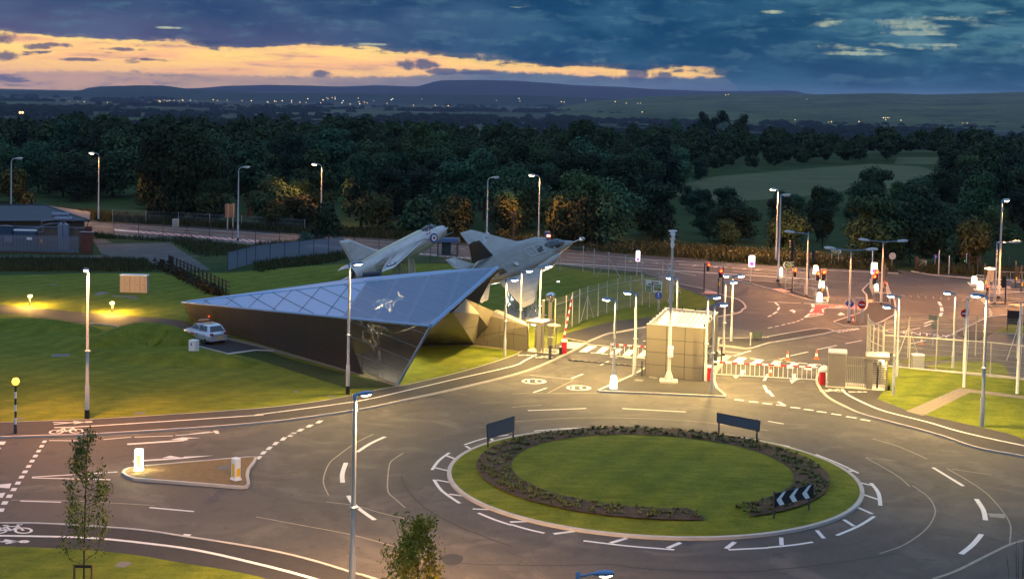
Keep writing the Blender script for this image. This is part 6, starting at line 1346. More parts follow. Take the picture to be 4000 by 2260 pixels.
# ---------------------------------------------------------------- camera mast
t = thing('camera_mast', 'tall camera mast on a square concrete pad in front of the gatehouse', 'mast', P(2612, 1497) + Vector((0, 0, .1))); H = 9.4
MB().rbox((0, 0, .09), (1.25, .95, .18), .04, R(-5)).build('base_pad', M['slab'], t)
mb = MB(); mb.lathe([(.36, .18), (.32, .24), (.15, .75), (.115, .85), (.10, H * .6), (.075, H)], 8, smooth=False)
for i in range(4): a = i * math.pi / 2 + .6; d = Vector((math.cos(a), math.sin(a), 0)); s_ = Vector((-d.y, d.x, 0)) * .02; mb.add([d * .1 + Vector((0, 0, .9)) + s_, d * .42 + Vector((0, 0, .2)) + s_, d * .1 + Vector((0, 0, .2)) + s_, d * .1 + Vector((0, 0, .9)) - s_, d * .42 + Vector((0, 0, .2)) - s_, d * .1 + Vector((0, 0, .2)) - s_], ((0, 1, 2), (5, 4, 3), (0, 3, 4, 1)), 0)
mb.build('pole', M['pole'], t)
MB().rbox((.05, -.2, 2.2), (.36, .22, .75), .03).build('control_box', M['white'], t)
mb = MB(); mb.lathe([(.09, H), (.15, H + .25), (.10, H + .45), (.2, H + .7), (.22, H + .95), (.12, H + 1.15)], 12); cm = mb.build('camera_head', M['white'], t)
MB().tube((-.34, -.1, H + .82), (-.14, -.12, H + .86), .13, .13, 10).build('lens_lamp', M['blackpaint'], cm); MB().tube((.14, -.1, H + .86), (.36, -.1, H + .82), .13, .13, 10).build('lens_lamp', M['blackpaint'], cm)
MB().box((0, -.02, H + 1.2), (.5, .3, .1), R(25)).build('sun_shield', M['white'], cm)
# ---------------------------------------------------------------- barriers
def boom(m_b, a, b, r=.06, n=10, r1=None):
    a, b = Vector(a), Vector(b)
    for i in range(n): k = r + ((r1 or r) - r) * i / n; m_b.tube(a.lerp(b, i / n), a.lerp(b, (i + 1) / n), k, k, 8, i % 2)
def barrier(base, pivot, tip, label, skirt=None, n=11, rz=0, end=None):
    b = P(*base); t = thing('barrier', label, 'barrier', b)
    MB().rbox((0, 0, .5), (.42, .36, 1.0), .03, rz).build('cabinet', M['red'], t); MB().rbox((0, 0, 1.07), (.46, .40, .16), .03, rz).build('cabinet_top', M['white'], t)
    m_ = MB(); boom(m_, pivot - b, tip - b, .075, n, .06); bo = m_.build('boom', [M['white'], M['red']], t)
    if skirt:
        m_ = MB(); k = int((tip - pivot).length / .34)
        for i in range(k + 1): p = pivot.lerp(tip, .04 + .95 * i / k) - b; m_.tube(p, Vector((p.x, p.y, skirt)), .018, .018, 5)
        m_.tube(Vz(pivot - b, skirt), Vz(tip - b, skirt), .025, .025, 5); m_.build('skirt', M['white'], bo)
    return t
b = P(2203, 1384); topz = height((2203, 1384), (2211, 1154)); barrier((2203, 1384), b + Vector((-.1, -.1, 1.0)), Vector((b.x + .55, b.y + .1, topz)), 'raised red and white barrier boom on a red cabinet beside the left turnstile', None, 13)
b = P(2536, 1400); barrier((2540, 1405), Vz(P(2534, 1406), 1.0), Vz(P(2384, 1394), 1.0), 'lowered red and white barrier left of the gatehouse over the zebra crossing', .12, 9)
barrier((2763, 1488), Vz(P(2785, 1467), 1.02), Vz(P(3192, 1490), 1.02), 'long lowered red and white barrier right of the gatehouse', .15, 17)
t = thing('barrier_post', 'red catch post with white cap at the right end of the long barrier', 'post', P(3211, 1505)); MB().rbox((0, 0, .5), (.40, .36, 1.0), .03).build('cabinet', M['red'], t); MB().rbox((0, 0, 1.08), (.56, .44, .18), .03).build('cabinet_top', M['white'], t)
def slim(name, base, h, w_, label, m_='dkgrey', cat='post'):
    t = thing(name, label, cat, P(*base)); MB().rbox((0, 0, h / 2), (w_, w_ * .8, h), .02).build('post', M[m_], t); MB().rbox((0, -.02, h * .9), (w_ * 1.35, w_, h * .2), .02).build('reader_head', M['dkgrey'], t); return t
slim('card_reader', (2148, 1407), 1.15, .2, 'dark grey card reader post in front of the left turnstile'); slim('card_reader', (2189, 1386), .62, .22, 'short black box beside the raised barrier cabinet', 'blackpaint', 'box'); slim('card_reader', (2507, 1473), 1.2, .09, 'slim dark reader post left of the gatehouse corner')
slim('intercom_post', (2795, 1430), 1.15, .22, 'grey intercom post right of the gatehouse'); slim('intercom_post', (2817, 1415), 1.2, .12, 'slim grey post right of the gatehouse, nearer the crossing')
# ---------------------------------------------------------------- turnstiles
def turnstile(org, dirx, label, cabinet, le=80):
    """org: near left foot, dirx: direction of the front"""
    ang = math.atan2(dirx.y, dirx.x); t = thing('turnstile', label, 'turnstile', org, ang)
    x0 = 2.65 if cabinet else 0.0; L = 4.1 if cabinet else 2.35
    MB().box((L / 2, .8, .05), (L + .3, 2.0, .10)).build('floor_slab', M['slab'], t)
    if cabinet:
        MB().rbox((.62, .7, 1.25), (1.22, 1.3, 2.3), .02).build('steel_cabinet', M['steel'], t); MB().rbox((.62, .7, 2.47), (1.28, 1.4, .14), .03).build('cabinet_roof', M['galv'], t)
        g = MB(); [g.tube((1.35 + i * .13, .3, .1), (1.35 + i * .13, .3, 2.2), .02, .02, 5) for i in range(10)]; [g.tube((1.28, .3, z), (2.62, .3, z), .03, .03, 5) for z in (.2, 1.6, 2.2)]; g.build('bar_gate', M['steel'], t)
    else:
        g = MB(); [g.tube((1.45 + i * .13, .25, .1), (1.45 + i * .13, .25, 2.1), .02, .02, 5) for i in range(8)]; [g.tube((1.4, .25, z), (2.4, .25, z), .03, .03, 5) for z in (.2, 1.3, 2.1)]; g.build('bar_gate', M['steel'], t); MB().rbox((1.9, .5, 2.2), (1.05, .6, .12), .03).build('gate_lintel', M['slab'], t)
    for cx, cy in ((x0, 0), (x0 + 1.35, 0), (x0, 1.4), (x0 + 1.35, 1.4)): MB().box((cx, cy, 1.15), (.10, .10, 2.1)).build('frame_post', M['steel'], t)
    MB().box((x0 + (.2 if cabinet else .98), .02, 1.15), (.34, .16, 2.1)).build('front_panel', M['steel'], t)
    MB().rbox((x0 + .68, .7, 2.32), (1.6, 1.7, .28), .04).build('canopy', M['steel'], t)
    g = MB(); c = Vector((x0 + (.72 if cabinet else .62), .55, 0)); g.tube(c + Vector((0, 0, .1)), c + Vector((0, 0, 2.15)), .06, .06, 8)
    for k in range(12):
        for a in (0.4, 2.5, 4.6): d = Vector((math.cos(a), math.sin(a), 0)); z = .25 + k * .155; g.tube(c + Vector((0, 0, z)), c + d * .55 + Vector((0, 0, z)), .02, .02, 4)
    g.build('rotor', M['blackpaint'], t)
    g = MB()
    for k in range(12): g.tube((x0 + 1.3, .2, .25 + k * .155), (x0 + .95, .45, .25 + k * .155), .018, .018, 4); g.tube((x0 + 1.3, .9, .25 + k * .155), (x0 + .95, .75, .25 + k * .155), .018, .018, 4)
    g.build('comb', M['steel'], t)
    MB().rbox((x0 + (.95 if cabinet else .35), .35, 2.12), (.3, .24, .07), .02).build('lamp_glass', M['lens_w'], t)
    lightspot(t, (x0 + (.95 if cabinet else .4), .3, 1.98), le, WARM, 'POINT', .08); return t
turnstile(P(2060, 1373), P(2171, 1386) - P(2060, 1373), 'lit full height turnstile with pale canopy, at the end of the pavilion wing', False)
turnstile(P(3232, 1513), P(3458, 1528) - P(3232, 1513), 'lit full height turnstile with big steel cabinet, right of the long barrier', True)
t = thing('traffic_mirror', 'round convex traffic mirror on a steel gate post behind the left turnstile', 'mirror', P(2146, 1355)); MB().box((0, 0, 1.9), (.28, .2, 3.8)).build('post', M['steel'], t); MB().box((-.55, .1, 1.9), (.2, .2, 3.7)).build('gate_post', M['steel'], t)
MB().lathe([(.40, 0), (.42, .05), (.36, .10), (.2, .14), (.02, .155)], 20, (0, -.1, 4.0), 0, (.2, -1, -.1)).build('mirror_disc', M['mirror'], t)
# rumble strip with small reflectors across the entry lane
t = thing('speed_hump', 'dark rubber strip with small yellow reflectors across the entry lane', 'speed hump', P(2370, 1414)); o_ = t.location
mb = MB(); a, b = P(2222, 1406), P(2512, 1432); mb.ribbon([a, a.lerp(b, .5), b], .32, .012, 0, .05); mb.build('rubber_strip', M['blackpaint'], t, o_)
for i in range(11): p = a.lerp(b, .05 + i * .089); mb = MB(); mb.add([p + Vector((-.09, -.14, .06)), p + Vector((.09, -.14, .06)), p + Vector((0, .06, .075)), p + Vector((0, -.1, .12))], ((0, 1, 2), (0, 1, 3), (1, 2, 3), (2, 0, 3))); mb.build('reflector', M['slab'], t, o_)
# ---------------------------------------------------------------- cones
def cone_m():
    t = thing('traffic_cone', 'orange', 'cone'); MB().rbox((0, 0, .025), (.38, .38, .05), .02).build('foot', M['orange'], t); MB().lathe([(.16, .05), (.115, .24)], 14).build('lower_band', M['orange'], t); MB().lathe([(.115, .24), (.07, .46)], 14).build('white_sleeve', M['white'], t); MB().lathe([(.07, .46), (.028, .72), (.02, .73)], 14).build('tip', M['orange'], t); return t
c0_ = cone_m(); first = True
for x, y, lb in ((3075.7, 1406, 'traffic cone on the road behind the crossing, left of a pair'), (3189, 1401.8, 'traffic cone on the road behind the crossing, right of a pair'), (3042, 1433, 'traffic cone right behind the long barrier boom on the crossing'), (3010, 1466, 'traffic cone half hidden by the skirt of the long barrier'), (3331, 1263, 'traffic cone on the tip of the far right traffic island'), (3600, 1345.5, 'traffic cone behind the compound fence')):
    if first: c0_.location = P(x, y); c0_['label'] = lb; c0_['group'] = 'traffic cones'; first = False
    else: dup(c0_, P(x, y), 0, lb, 'traffic cones')
# ---------------------------------------------------------------- signs
def vpl(b1, b2): d = (b2 - b1).normalized(); return (b1, Vector((d.y, -d.x, 0)))
def board(name, label, cat, corners, posts, face, back=None, backwards=False, pm='galv', pr=.045, frame=None, group=None, ph=None):
    """corners: photo positions TL, TR, BR, BL; posts: photo positions of the feet (the first two give the board's plane)"""
    b = [P(*p) for p in posts]; b2 = b[1] if len(b) > 1 else b[0] + Vector((1, .12, 0)); pl = vpl(b[0], b2); c = [on(pl, *q) for q in corners]
    t = thing(name, label, cat, b[0], 0, group); n = pl[1] if pl[1].dot(Vector((0, 0, HC)) - b[0]) > 0 else -pl[1]; n = n.normalized(); o = b[0]
    m_ = MB(); f = [q + n * .075 for q in c]; k = [q + n * .03 for q in c]; m_.add(f + k, ((0, 3, 2, 1), (4, 5, 6, 7), (0, 1, 5, 4), (1, 2, 6, 5), (2, 3, 7, 6), (3, 0, 4, 7)))
    pn = m_.build('sign_panel', face, t, o)
    for q in b: 
        tz = max(c[0].z, c[1].z) + .03 if ph is None else ph
        MB().tube(Vz(q - o, 0), Vz(q - o, tz), pr, pr, 8).build('post', M[pm], t)
    return t, pn, c, n, o
for cs, ps, lb in (([(1899, 1657), (2005, 1624), (2005, 1680), (1901, 1712)], [(1905, 1757), (2004, 1725)], 'dark back of a sign board on posts, left rear of the roundabout'), ([(2803, 1611), (2969, 1643), (2967, 1682), (2803, 1647)], [(2807, 1712), (2955, 1739)], 'dark back of a long sign board on posts, right rear of the roundabout')):
    t, pn, c, n, o = board('sign_board', lb, 'sign', cs, ps, M['signback'], pm='dkgrey', pr=.05)
    m_ = MB()
    for i in range(4): m_.tube(c[i] - o + n * .05, c[(i + 1) % 4] - o + n * .05, .035, .035, 5)
    m_.build('frame', M['dkgrey'], pn)
t, pn, c, n, o = board('chevron_sign', 'black sign with three white chevrons pointing left on the roundabout', 'sign', [(3025, 1924), (3173.6, 1887), (3173.6, 1937.7), (3025, 1976.6)], [(3021, 2042), (3158, 2009.6)], M['black'], pm='dkgrey', pr=.05)
ex = (c[1] - c[0]); ey = (c[3] - c[0])
for k in range(3):
    x0 = .02 + .335 * k; m_ = MB(); q = lambda x, y: c[0] + ex * x + ey * y + n * .08 - o
    m_.add([q(x0 + .165, .04), q(x0 + .28 - .03, .02), q(x0 + .125, .5), q(x0, .5)], ((0, 1, 2, 3),)); m_.add([q(x0, .5), q(x0 + .125, .5), q(x0 + .21, .98), q(x0 + .09, .98)], ((0, 1, 2, 3),)); m_.build('chevron', M['white'], pn)
t, pn, c, n, o = board('direction_sign', 'white direction sign with green panels and thick black arrows behind the mesh fence', 'sign', [(2523.5, 1092), (2588, 1099), (2585, 1144), (2522, 1138)], [(2536, 1199), (2575, 1205)], M['signwhite'])
ex, ey = c[1] - c[0], c[3] - c[0]
def patch(par, x0, y0, x1, y1, m_, lift=.079, nm='panel'):
    q = lambda x, y: c[0] + ex * x + ey * y + n * lift - o; return MB().add([q(x0, y0), q(x0, y1), q(x1, y1), q(x1, y0)], ((0, 1, 2, 3),)).build(nm, m_, par)
for x0, y0, x1, y1 in ((.36, .10, .80, .19), (.17, .28, .50, .37), (.41, .10, .46, .97)): patch(pn, x0, y0, x1, y1, M['black'], .079, 'arrow')
g1 = patch(pn, .04, .42, .36, .96, M['signgreen']); g2 = patch(pn, .53, .27, .95, .80, M['signgreen'])
def sgn_text(body, x, y, s_, m_, nm='lettering', lift=.084):
    m_b = MB(); put_text(m_b, body, c[0] + ex * x + ey * y + n * lift - o, ex, -ey, s_); return m_b.build(nm, m_, pn)
sgn_text('(M6)', .2, .53, .26, M['white']); sgn_text('Preston', .2, .73, .24, M['white']); sgn_text('A59', .2, .88, .24, M['signyellow']); sgn_text('Clitheroe', .74, .38, .24, M['white']); sgn_text('Whalley', .74, .53, .24, M['white']); sgn_text('A59', .68, .69, .24, M['signyellow'])
def arrow_sign(label, cs, ps, lines, left):
    global c, n, o, ex, ey, pn
    t, pn, c, n, o = board('direction_sign', label, 'sign', cs, ps, M['signgreen']); ex, ey = c[1] - c[0], c[3] - c[0]
    q = lambda x, y: c[0] + ex * x + ey * y + n * .08 - o; fx = (lambda x: x) if left else (lambda x: 1 - x)
    m_ = MB(); pts = [(.0, .5), (.16, .03), (.26, .03), (.12, .5), (.26, .97), (.16, .97)]; m_.add([q(fx(x), y) for x, y in pts], ((0, 1, 2, 3), (0, 3, 4, 5))); m_.build('arrowhead', M['signwhite'], pn)
    for a, b, d_ in ((.02, .05, 0), (.95, .98, 0)): patch(pn, fx(.26), a, fx(1.0), b, M['signwhite'], .081, 'border')
    for i, (tx, m2) in enumerate(lines): sgn_text(tx, fx(.62), .24 + .27 * i, .3, m2, lift=.085)
arrow_sign('green left pointing direction sign at the left junction island', [(3057, 1022), (3100, 1022), (3098, 1047.6), (3057, 1047.6)], [(3071, 1108), (3095, 1108)], (('(M6)', M['white']), ('Preston', M['white']), ('A59', M['signyellow'])), True)
arrow_sign('green right pointing direction sign on the far verge', [(3246.6, 970.7), (3286.6, 972), (3286, 991), (3246.6, 990)], [(3248, 1041), (3274, 1041.7)], (('Clitheroe', M['white']), ('Whalley', M['white']), ('A59', M['signyellow'])), False)
t, pn, c, n, o = board('sign_board', 'tan back of a tall road sign on two posts beyond the main road, left', 'sign', [(878, 797), (917, 795), (916, 849), (878, 850)], [(888.5, 898), (909.5, 896)], mat('tan_sign_back', (.14, .11, .085), .6), pm='slab', pr=.09)
t, pn, c, n, o = board('sign_board', 'black board on posts in the fenced area at the right edge', 'sign', [(3936.6, 1210.5), (3986.9, 1213.4), (3984, 1269.6), (3935, 1265)], [(3934, 1291), (3981, 1296)], M['black'], pm='blackpaint')
t, pn, c, n, o = board('sign_board', 'grey back of a small panel on two posts near the no entry sign', 'sign', [(3342, 1162), (3372, 1163), (3371, 1177), (3342, 1176)], [(3341, 1261), (3369, 1262)], M['galv'])
t, pn, c, n, o = board('sign_board', 'brown back of a tall panel near the right glowing bollards', 'sign', [(3857, 1054), (3882, 1056), (3880, 1101), (3856, 1099)], [(3858, 1128), (3879, 1129)], mat('brown_sign_back', (.24, .19, .15), .6))
t, pn, c, n, o = board('sign_board', 'green grey back of an arrow shaped sign behind the compound fence', 'sign', [(3625, 1230), (3668, 1232), (3668, 1251), (3626, 1249)], [(3643, 1351)], mat('olive_sign_back', (.18, .20, .14), .6)); MB().lathe([(.32, 0), (.32, .03)], 18, (.1, -.12, 1.72), 0, (0, -1, 0)).build('round_back', bpy.data.materials['olive_sign_back'], t)
t, pn, c, n, o = board('sign_board', 'dark green small board on legs on the splitter island right of the gatehouse', 'sign', [(2942, 1295), (2974, 1298), (2974, 1322), (2942, 1320)], [(2943, 1330), (2973, 1336)], mat('dark_green_board', (.05, .07, .055), .6), pm='dkgrey')
t = thing('marker_post', 'short pale post with square head left of the dark green board', 'post', P(2931, 1353)); MB().lathe([(.09, 0), (.05, .08), (.045, .95)], 10).build('post', M['galv'], t); MB().rbox((0, 0, 1.02), (.17, .17, .26), .03).build('head', M['slab'], t)
def clearway(base, cx, y0, y1, w_, label, top_lamp=False):
    b = P(*base); z1, z0 = height(base, (cx, y0)), height(base, (cx, y1)); t = thing('no_stopping_sign', label, 'sign', b, 0, 'lit no stopping signs'); dx_ = P(cx, base[1]).x - b.x; W_ = w_ / 5500 * b.y
    MB().tube((0, 0, 0), (dx_ * .7, 0, z0 + .1), .05, .05, 8).build('post', M['pole'], t)
    m_ = MB(); cz = (z0 + z1) / 2; m_.rbox((dx_, 0, cz), (W_, .16, z1 - z0), .04); pn = m_.build('lit_panel', M['litsign'], t)
    r_ = W_ * .38; cc = Vector((dx_, -.09, z0 + r_ * 1.3)); u, v = Vector((1, 0, 0)), Vector((0, 0, 1))
    m_ = MB(); disc(m_, cc, u, v, 0, r_ * .82, 0); disc(m_, cc, u, v, r_ * .82, r_, 1)
    for a in (45, 135): d = u * math.cos(R(a)) + v * math.sin(R(a)); s_ = d.cross(Vector((0, 1, 0))) * .10 * r_; m_.add([cc - d * r_ * .8 - s_ - Vector((0, .004, 0)), cc + d * r_ * .8 - s_ - Vector((0, .004, 0)), cc + d * r_ * .8 + s_ - Vector((0, .004, 0)), cc - d * r_ * .8 + s_ - Vector((0, .004, 0))], ((0, 1, 2, 3),), 1)
    m_.build('roundel', [mat('lit_blue', (.1, .1, .8), .5, emit=(.12, .12, .85), es=.9), mat('lit_red', (.8, .05, .1), .5, emit=(.8, .06, .12), es=.9)], pn)
    d = Vector((.6, 0, .8)); m_ = MB(); p = Vector((dx_, -.088, z1 - (z1 - z0) * .25)); s_ = Vector((.03, 0, -.022)); m_.add([p - d * .2 - s_, p + d * .2 - s_, p + d * .2 + s_, p - d * .2 + s_], ((0, 1, 2, 3),)); m_.build('slash_mark', M['black'], pn)
    MB().rbox((dx_, -.12, z1 + .1), (W_ * .8, .3, .08), .02).build('top_lamp', M['lit'] if top_lamp else M['galv'], t)
clearway((2486.6, 1078), 2490, 980, 1020, 16, 'lit no stopping sign left, in front of the main road'); clearway((2930, 1105), 2934, 999, 1041, 24, 'lit no stopping sign at the tip of the left junction island'); clearway((3409, 1120), 3412, 1030, 1069, 24, 'lit no stopping sign above the stacked red signals', True)
def round_sign(base, c_, r_, label, kind, pole=True, cat='sign', ny=-1):
    b = P(*base); z = height(base, c_); t = thing('round_sign', label, cat, b); 
    if pole: MB().tube((0, 0, 0), (0, 0, z + .1), .035, .035, 8).build('post', M['galv'], t)
    cc = Vector((0, -.12, z)); u, v = Vector((1, 0, 0)), Vector((0, 0, 1)); m_ = MB(); m_.lathe([(r_, 0), (r_, .03)], 24, cc + Vector((0, .032, 0)), 0, (0, -1, 0)); f = m_.build('sign_face', {'noentry': M['red'], 'back': M['galv']}.get(kind, M['signblue']), t); cc = cc + Vector((0, -.004, 0))
    m_ = MB()
    if kind == 'noentry': m_.add([cc + u * x + v * y for x, y in ((-.72 * r_, -.15 * r_), (.72 * r_, -.15 * r_), (.72 * r_, .15 * r_), (-.72 * r_, .15 * r_))], ((0, 1, 2, 3),)); m_.build('white_bar', M['white'], f)
    elif kind == 'keepleft':
        d = Vector((-.7, 0, -.7)); s_ = Vector((.7, 0, -.7)); m_.add([cc - d * .7 * r_ - s_ * .12 * r_, cc + d * .2 * r_ - s_ * .12 * r_, cc + d * .2 * r_ + s_ * .12 * r_, cc - d * .7 * r_ + s_ * .12 * r_], ((0, 1, 2, 3),)); m_.add([cc + d * .75 * r_, cc + d * .1 * r_ + s_ * .45 * r_, cc + d * .1 * r_ - s_ * .45 * r_], ((0, 1, 2),)); m_.build('arrow', M['white'], f)
    elif kind == 'shared':
        glyph3 = [(x * r_ * .5 + (.0), y * r_ * .5) for x, y in ((-.3, -.2), (.3, -.2))]
        for gx, gy in glyph3: disc(m_, cc + u * gx + v * (gy - .18 * r_), u, v, .12 * r_, .18 * r_, 0, 10)
        m_.add([cc + u * x * r_ + v * y * r_ for x, y in ((-.08, .75), (.12, .75), (.22, .2), (-.2, .12))], ((0, 1, 2, 3),)); m_.build('symbol', M['white'], f)
    return t
round_sign((2569.7, 1212.6), (2570, 1152.4), .34, 'round blue shared path sign below the white direction sign', 'shared'); round_sign((3363, 1267.9), (3367, 1188.6), .36, 'red no entry disc on the right traffic island', 'noentry'); round_sign((3764, 1310.6), (3769, 1223), .36, 'red no entry disc beside the white flagpole', 'noentry'); round_sign((3316, 1261), (3321, 1185), .34, 'round blue keep left disc on the twin armed lamp post', 'keepleft', False); round_sign((3483.5, 1051), (3485, 999), .42, 'grey back of a round sign on the far verge', 'back')
t, pn, c, n, o = board('dead_end_sign', 'small blue dead end sign with red bar on a post by the far lane', 'sign', [(3647, 995), (3662, 995), (3662, 1007.5), (3647, 1007.5)], [(3651, 1058)], M['signblue'], group=None); ex, ey = c[1] - c[0], c[3] - c[0]; patch(pn, .42, .3, .58, .95, M['white'], .08, 'white_stem'); patch(pn, .28, .12, .72, .3, M['red'], .081, 'red_bar')
t = thing('lit_canopy_light', 'small white lit lamp canopy on a slim post among the right junction signals', 'lamp', P(3863, 1158)); Hc = height((3863, 1158), (3867, 1052)); MB().tube((0, 0, 0), (0, 0, Hc), .05, .04, 8).build('post', M['galv'], t); MB().lathe([(.1, Hc), (.55, Hc + .04), (.5, Hc + .14), (.1, Hc + .2)], 14).build('lamp_glass', M['lit'], t)
t = thing('pylon_sign', 'grey pylon sign with a glowing red edged display behind the grey jet', 'sign', P(2137, 995)); Hc = height((2137, 995), (2137, 905)); MB().lathe([(.42, 0), (.40, Hc - .1), (.38, Hc), (.3, Hc + .05)], 16).build('column', mat('slate_blue_metal', (.12, .14, .2), .5, .2), t)
MB().rbox((.12, -.40, Hc * .84), (.50, .08, .3), .02).build('display', M['redlamp'], t); MB().rbox((.12, -.445, Hc * .84), (.40, .02, .18), .005).build('display_core', M['lit'], t)
t = thing('telegraph_pole', 'brown wooden telegraph pole with cross arm behind the grey jet', 'pole', P(2004, 965)); Hc = height((2004, 965), (2010, 818)); MB().lathe([(.14, 0), (.10, Hc)], 10).build('pole', M['wood'], t); MB().box((0, -.1, Hc - .35), (1.1, .1, .12)).build('cross_arm', M['wood'], t); MB().box((0, .1, Hc - .75), (.8, .3, .35)).build('transformer', M['wood'], t)
t = thing('utility_cabinet', 'pale utility cabinet on the far side of the main road at left', 'cabinet', P(686, 887)); MB().rbox((0, 0, .6), (.85, .5, 1.15), .03).build('body', M['slab'], t); MB().box((.1, -.255, .6), (.02, .01, .9)).build('door_gap', M['joint'], t)
t = thing('bus_shelter', 'dark bus shelter with curved blue roof beyond the fence, between the jets', 'bus shelter', P(1749, 1000)); k = P(1749, 1000).y / 5500
hw = 39 * k; m_ = MB(); secs = [[Vector((x, -.7 * math.cos(R(a)), 1.75 + .55 * math.sin(R(a)))) for a in range(0, 181, 20)] for x in (-hw - .15, hw + .15)]; m_.loft(secs, 0, False, True, False); m_.build('curved_roof', mat('blue_roof', (.05, .08, .16), .4, .2), t)
for x in (-hw, hw): 
    for y in (-.6, .6): MB().box((x, y, .9), (.08, .08, 1.75)).build('post', M['blackpaint'], t)
for x0, x1 in ((-.8, .35),): MB().box(((x0 + x1) / 2, .62, .85), (x1 - x0, .05, 1.6)).build('dark_panel', mat('dark_teal_panel', (.01, .03, .035), .4), t)
MB().box((0, .3, .12), (hw * 2, .5, .12)).build('kick_rail', M['blackpaint'], t)
for x in (-hw - .16, hw + .16): MB().add([(x, .7 * math.cos(R(a)), 1.75 + .55 * math.sin(R(a))) for a in range(0, 181, 20)], (tuple(range(10)),)).build('end_panel', M['tactile'], t)
# ---------------------------------------------------------------- flagpoles
for base, top, lb in (((3765, 1516.4), (3786, 1171), 'white flagpole at the corner of the gravel path, left one'), ((3973, 1541.6), (3992, 1188), 'white flagpole at the right edge, right one')):
    H = height(base, top); t = thing('flagpole', lb, 'flagpole', P(*base), 0, 'flagpoles'); MB().lathe([(.105, .1), (.085, H * .5), (.055, H)], 12).build('pole', M['white'], t); MB().lathe([(.05, H), (.10, H + .08), (.07, H + .18), (.01, H + .22)], 10).build('finial', M['galv'], t); MB().path([(.1, -.05, 1.2), (.16, -.08, H * .55), (.09, -.05, H - .1)], .012, 5).build('rope', M['white'], t)
# ---------------------------------------------------------------- cabinets
t = thing('equipment_cabinet', 'wide peach coloured equipment cabinet with white top on the left lawn', 'cabinet', P(521, 1142.5)); mp = mat('peach_cabinet', (.38, .30, .25), .6, vary=.06)
MB().rbox((0, .35, .82), (2.62, .7, 1.64), .02).build('body', mp, t); MB().rbox((0, .35, 1.68), (2.7, .78, .08), .02).build('top', M['white'], t)
m_ = MB()
for x in (-.35, .63): m_.box((x, -.002, .82), (.035, .012, 1.56))
for x in (-.85, .14, 1.1): m_.box((x, -.002, .82), (.012, .012, 1.56))
m_.build('door_gap', M['joint'], t)
for x in (-.6, .4, .93): MB().box((x, -.01, .8), (.10, .02, .05)).build('handle', M['blackpaint'], t)
t = thing('meter_cabinet', 'white meter cabinet beside the parked car', 'cabinet', P(749, 1378), R(-25)); MB().rbox((0, .25, .48), (.62, .5, .96), .02).build('body', M['white'], t); MB().box((-.05, -.004, .66), (.1, .01, .2)).build('label_plate', M['signblue'], t); MB().rbox((.2, -.03, .1), (.12, .08, .14), .02).build('lock_box', M['dkgrey'], t)
# ---------------------------------------------------------------- the parked car
ca = thing('parked_car', 'silver hatchback with roof light bar parked beside the pavilion doorway', 'car', (-23.95, 110.2, .01), R(133.8))
cp = mat('silver_car_paint', (.55, .57, .62), .28, .45, coat=.6)
def csec(x, w0, w1, zb, z1): return [Vector((x, y, z)) for y, z in ((-w0 * .92, zb), (-w0, zb + .12), (-w0 * 1.01, (zb + z1) * .5), (-w1, z1 - .06), (-w1 * .9, z1), (w1 * .9, z1), (w1, z1 - .06), (w0 * 1.01, (zb + z1) * .5), (w0, zb + .12), (w0 * .92, zb))]
m_ = MB(); m_.loft([csec(-2.08, .70, .68, .42, .80), csec(-2.02, .80, .78, .30, .92), csec(-1.7, .87, .82, .22, .96), csec(-.6, .88, .83, .20, .95), csec(.6, .88, .83, .20, .95), csec(1.0, .88, .80, .20, .95), csec(1.5, .86, .76, .22, .86), csec(1.9, .80, .70, .26, .74), csec(2.1, .66, .58, .34, .62)]); m_.build('body', cp, ca)
m_ = MB(); gsec = lambda x, w_, z: [Vector((x, -w_, z)), Vector((x, w_, z))]
belt = [(-1.88, .74), (-1.2, .79), (0, .80), (.95, .74)]; roof = [(-1.55, .56, 1.40), (-1.0, .61, 1.47), (-.2, .62, 1.48), (.25, .58, 1.43)]
bl = [Vector((x, w_, .945)) for x, w_ in belt]; rl = [Vector((x, w_, z)) for x, w_, z in roof]; fl_y = lambda v: Vector((v.x, -v.y, v.z))
for i in range(3): m_.quad(bl[i], bl[i + 1], rl[i + 1], rl[i]); m_.quad(fl_y(bl[i + 1]), fl_y(bl[i]), fl_y(rl[i]), fl_y(rl[i + 1])); m_.quad(rl[i], rl[i + 1], fl_y(rl[i + 1]), fl_y(rl[i]))
m_.quad(bl[0], rl[0], fl_y(rl[0]), fl_y(bl[0])); m_.quad(bl[3], fl_y(bl[3]), fl_y(rl[3]), rl[3]); m_.build('cabin', cp, ca)
def inset(pts, m_mat, nm, k=.86, lift=.012, sh=(0, 0, 0)):
    cc = sum(pts, Vector()) / len(pts); n = (pts[1] - pts[0]).cross(pts[2] - pts[0]).normalized(); 
    if n.dot(cc - Vector((-.3, 0, 1.0))) < 0: n = -n
    MB().poly([cc + (p - cc) * k + n * lift for p in pts]).build(nm, m_mat, ca)
for f in (lambda v: v, fl_y):
    inset([f(Vector((-1.62, .775, .99))), f(Vector((-.42, .805, .99))), f(Vector((-.42, .63, 1.42))), f(Vector((-1.42, .605, 1.39)))], M['glass'], 'side_window', .92); inset([f(Vector((-.36, .805, .99))), f(Vector((.82, .755, .99))), f(Vector((.22, .6, 1.39))), f(Vector((-.36, .63, 1.42)))], M['glass'], 'side_window', .92)
inset([bl[0], rl[0], fl_y(rl[0]), fl_y(bl[0])], M['glass'], 'rear_window', .86); inset([bl[3], fl_y(bl[3]), fl_y(rl[3]), rl[3]], M['glass'], 'windscreen', .88)
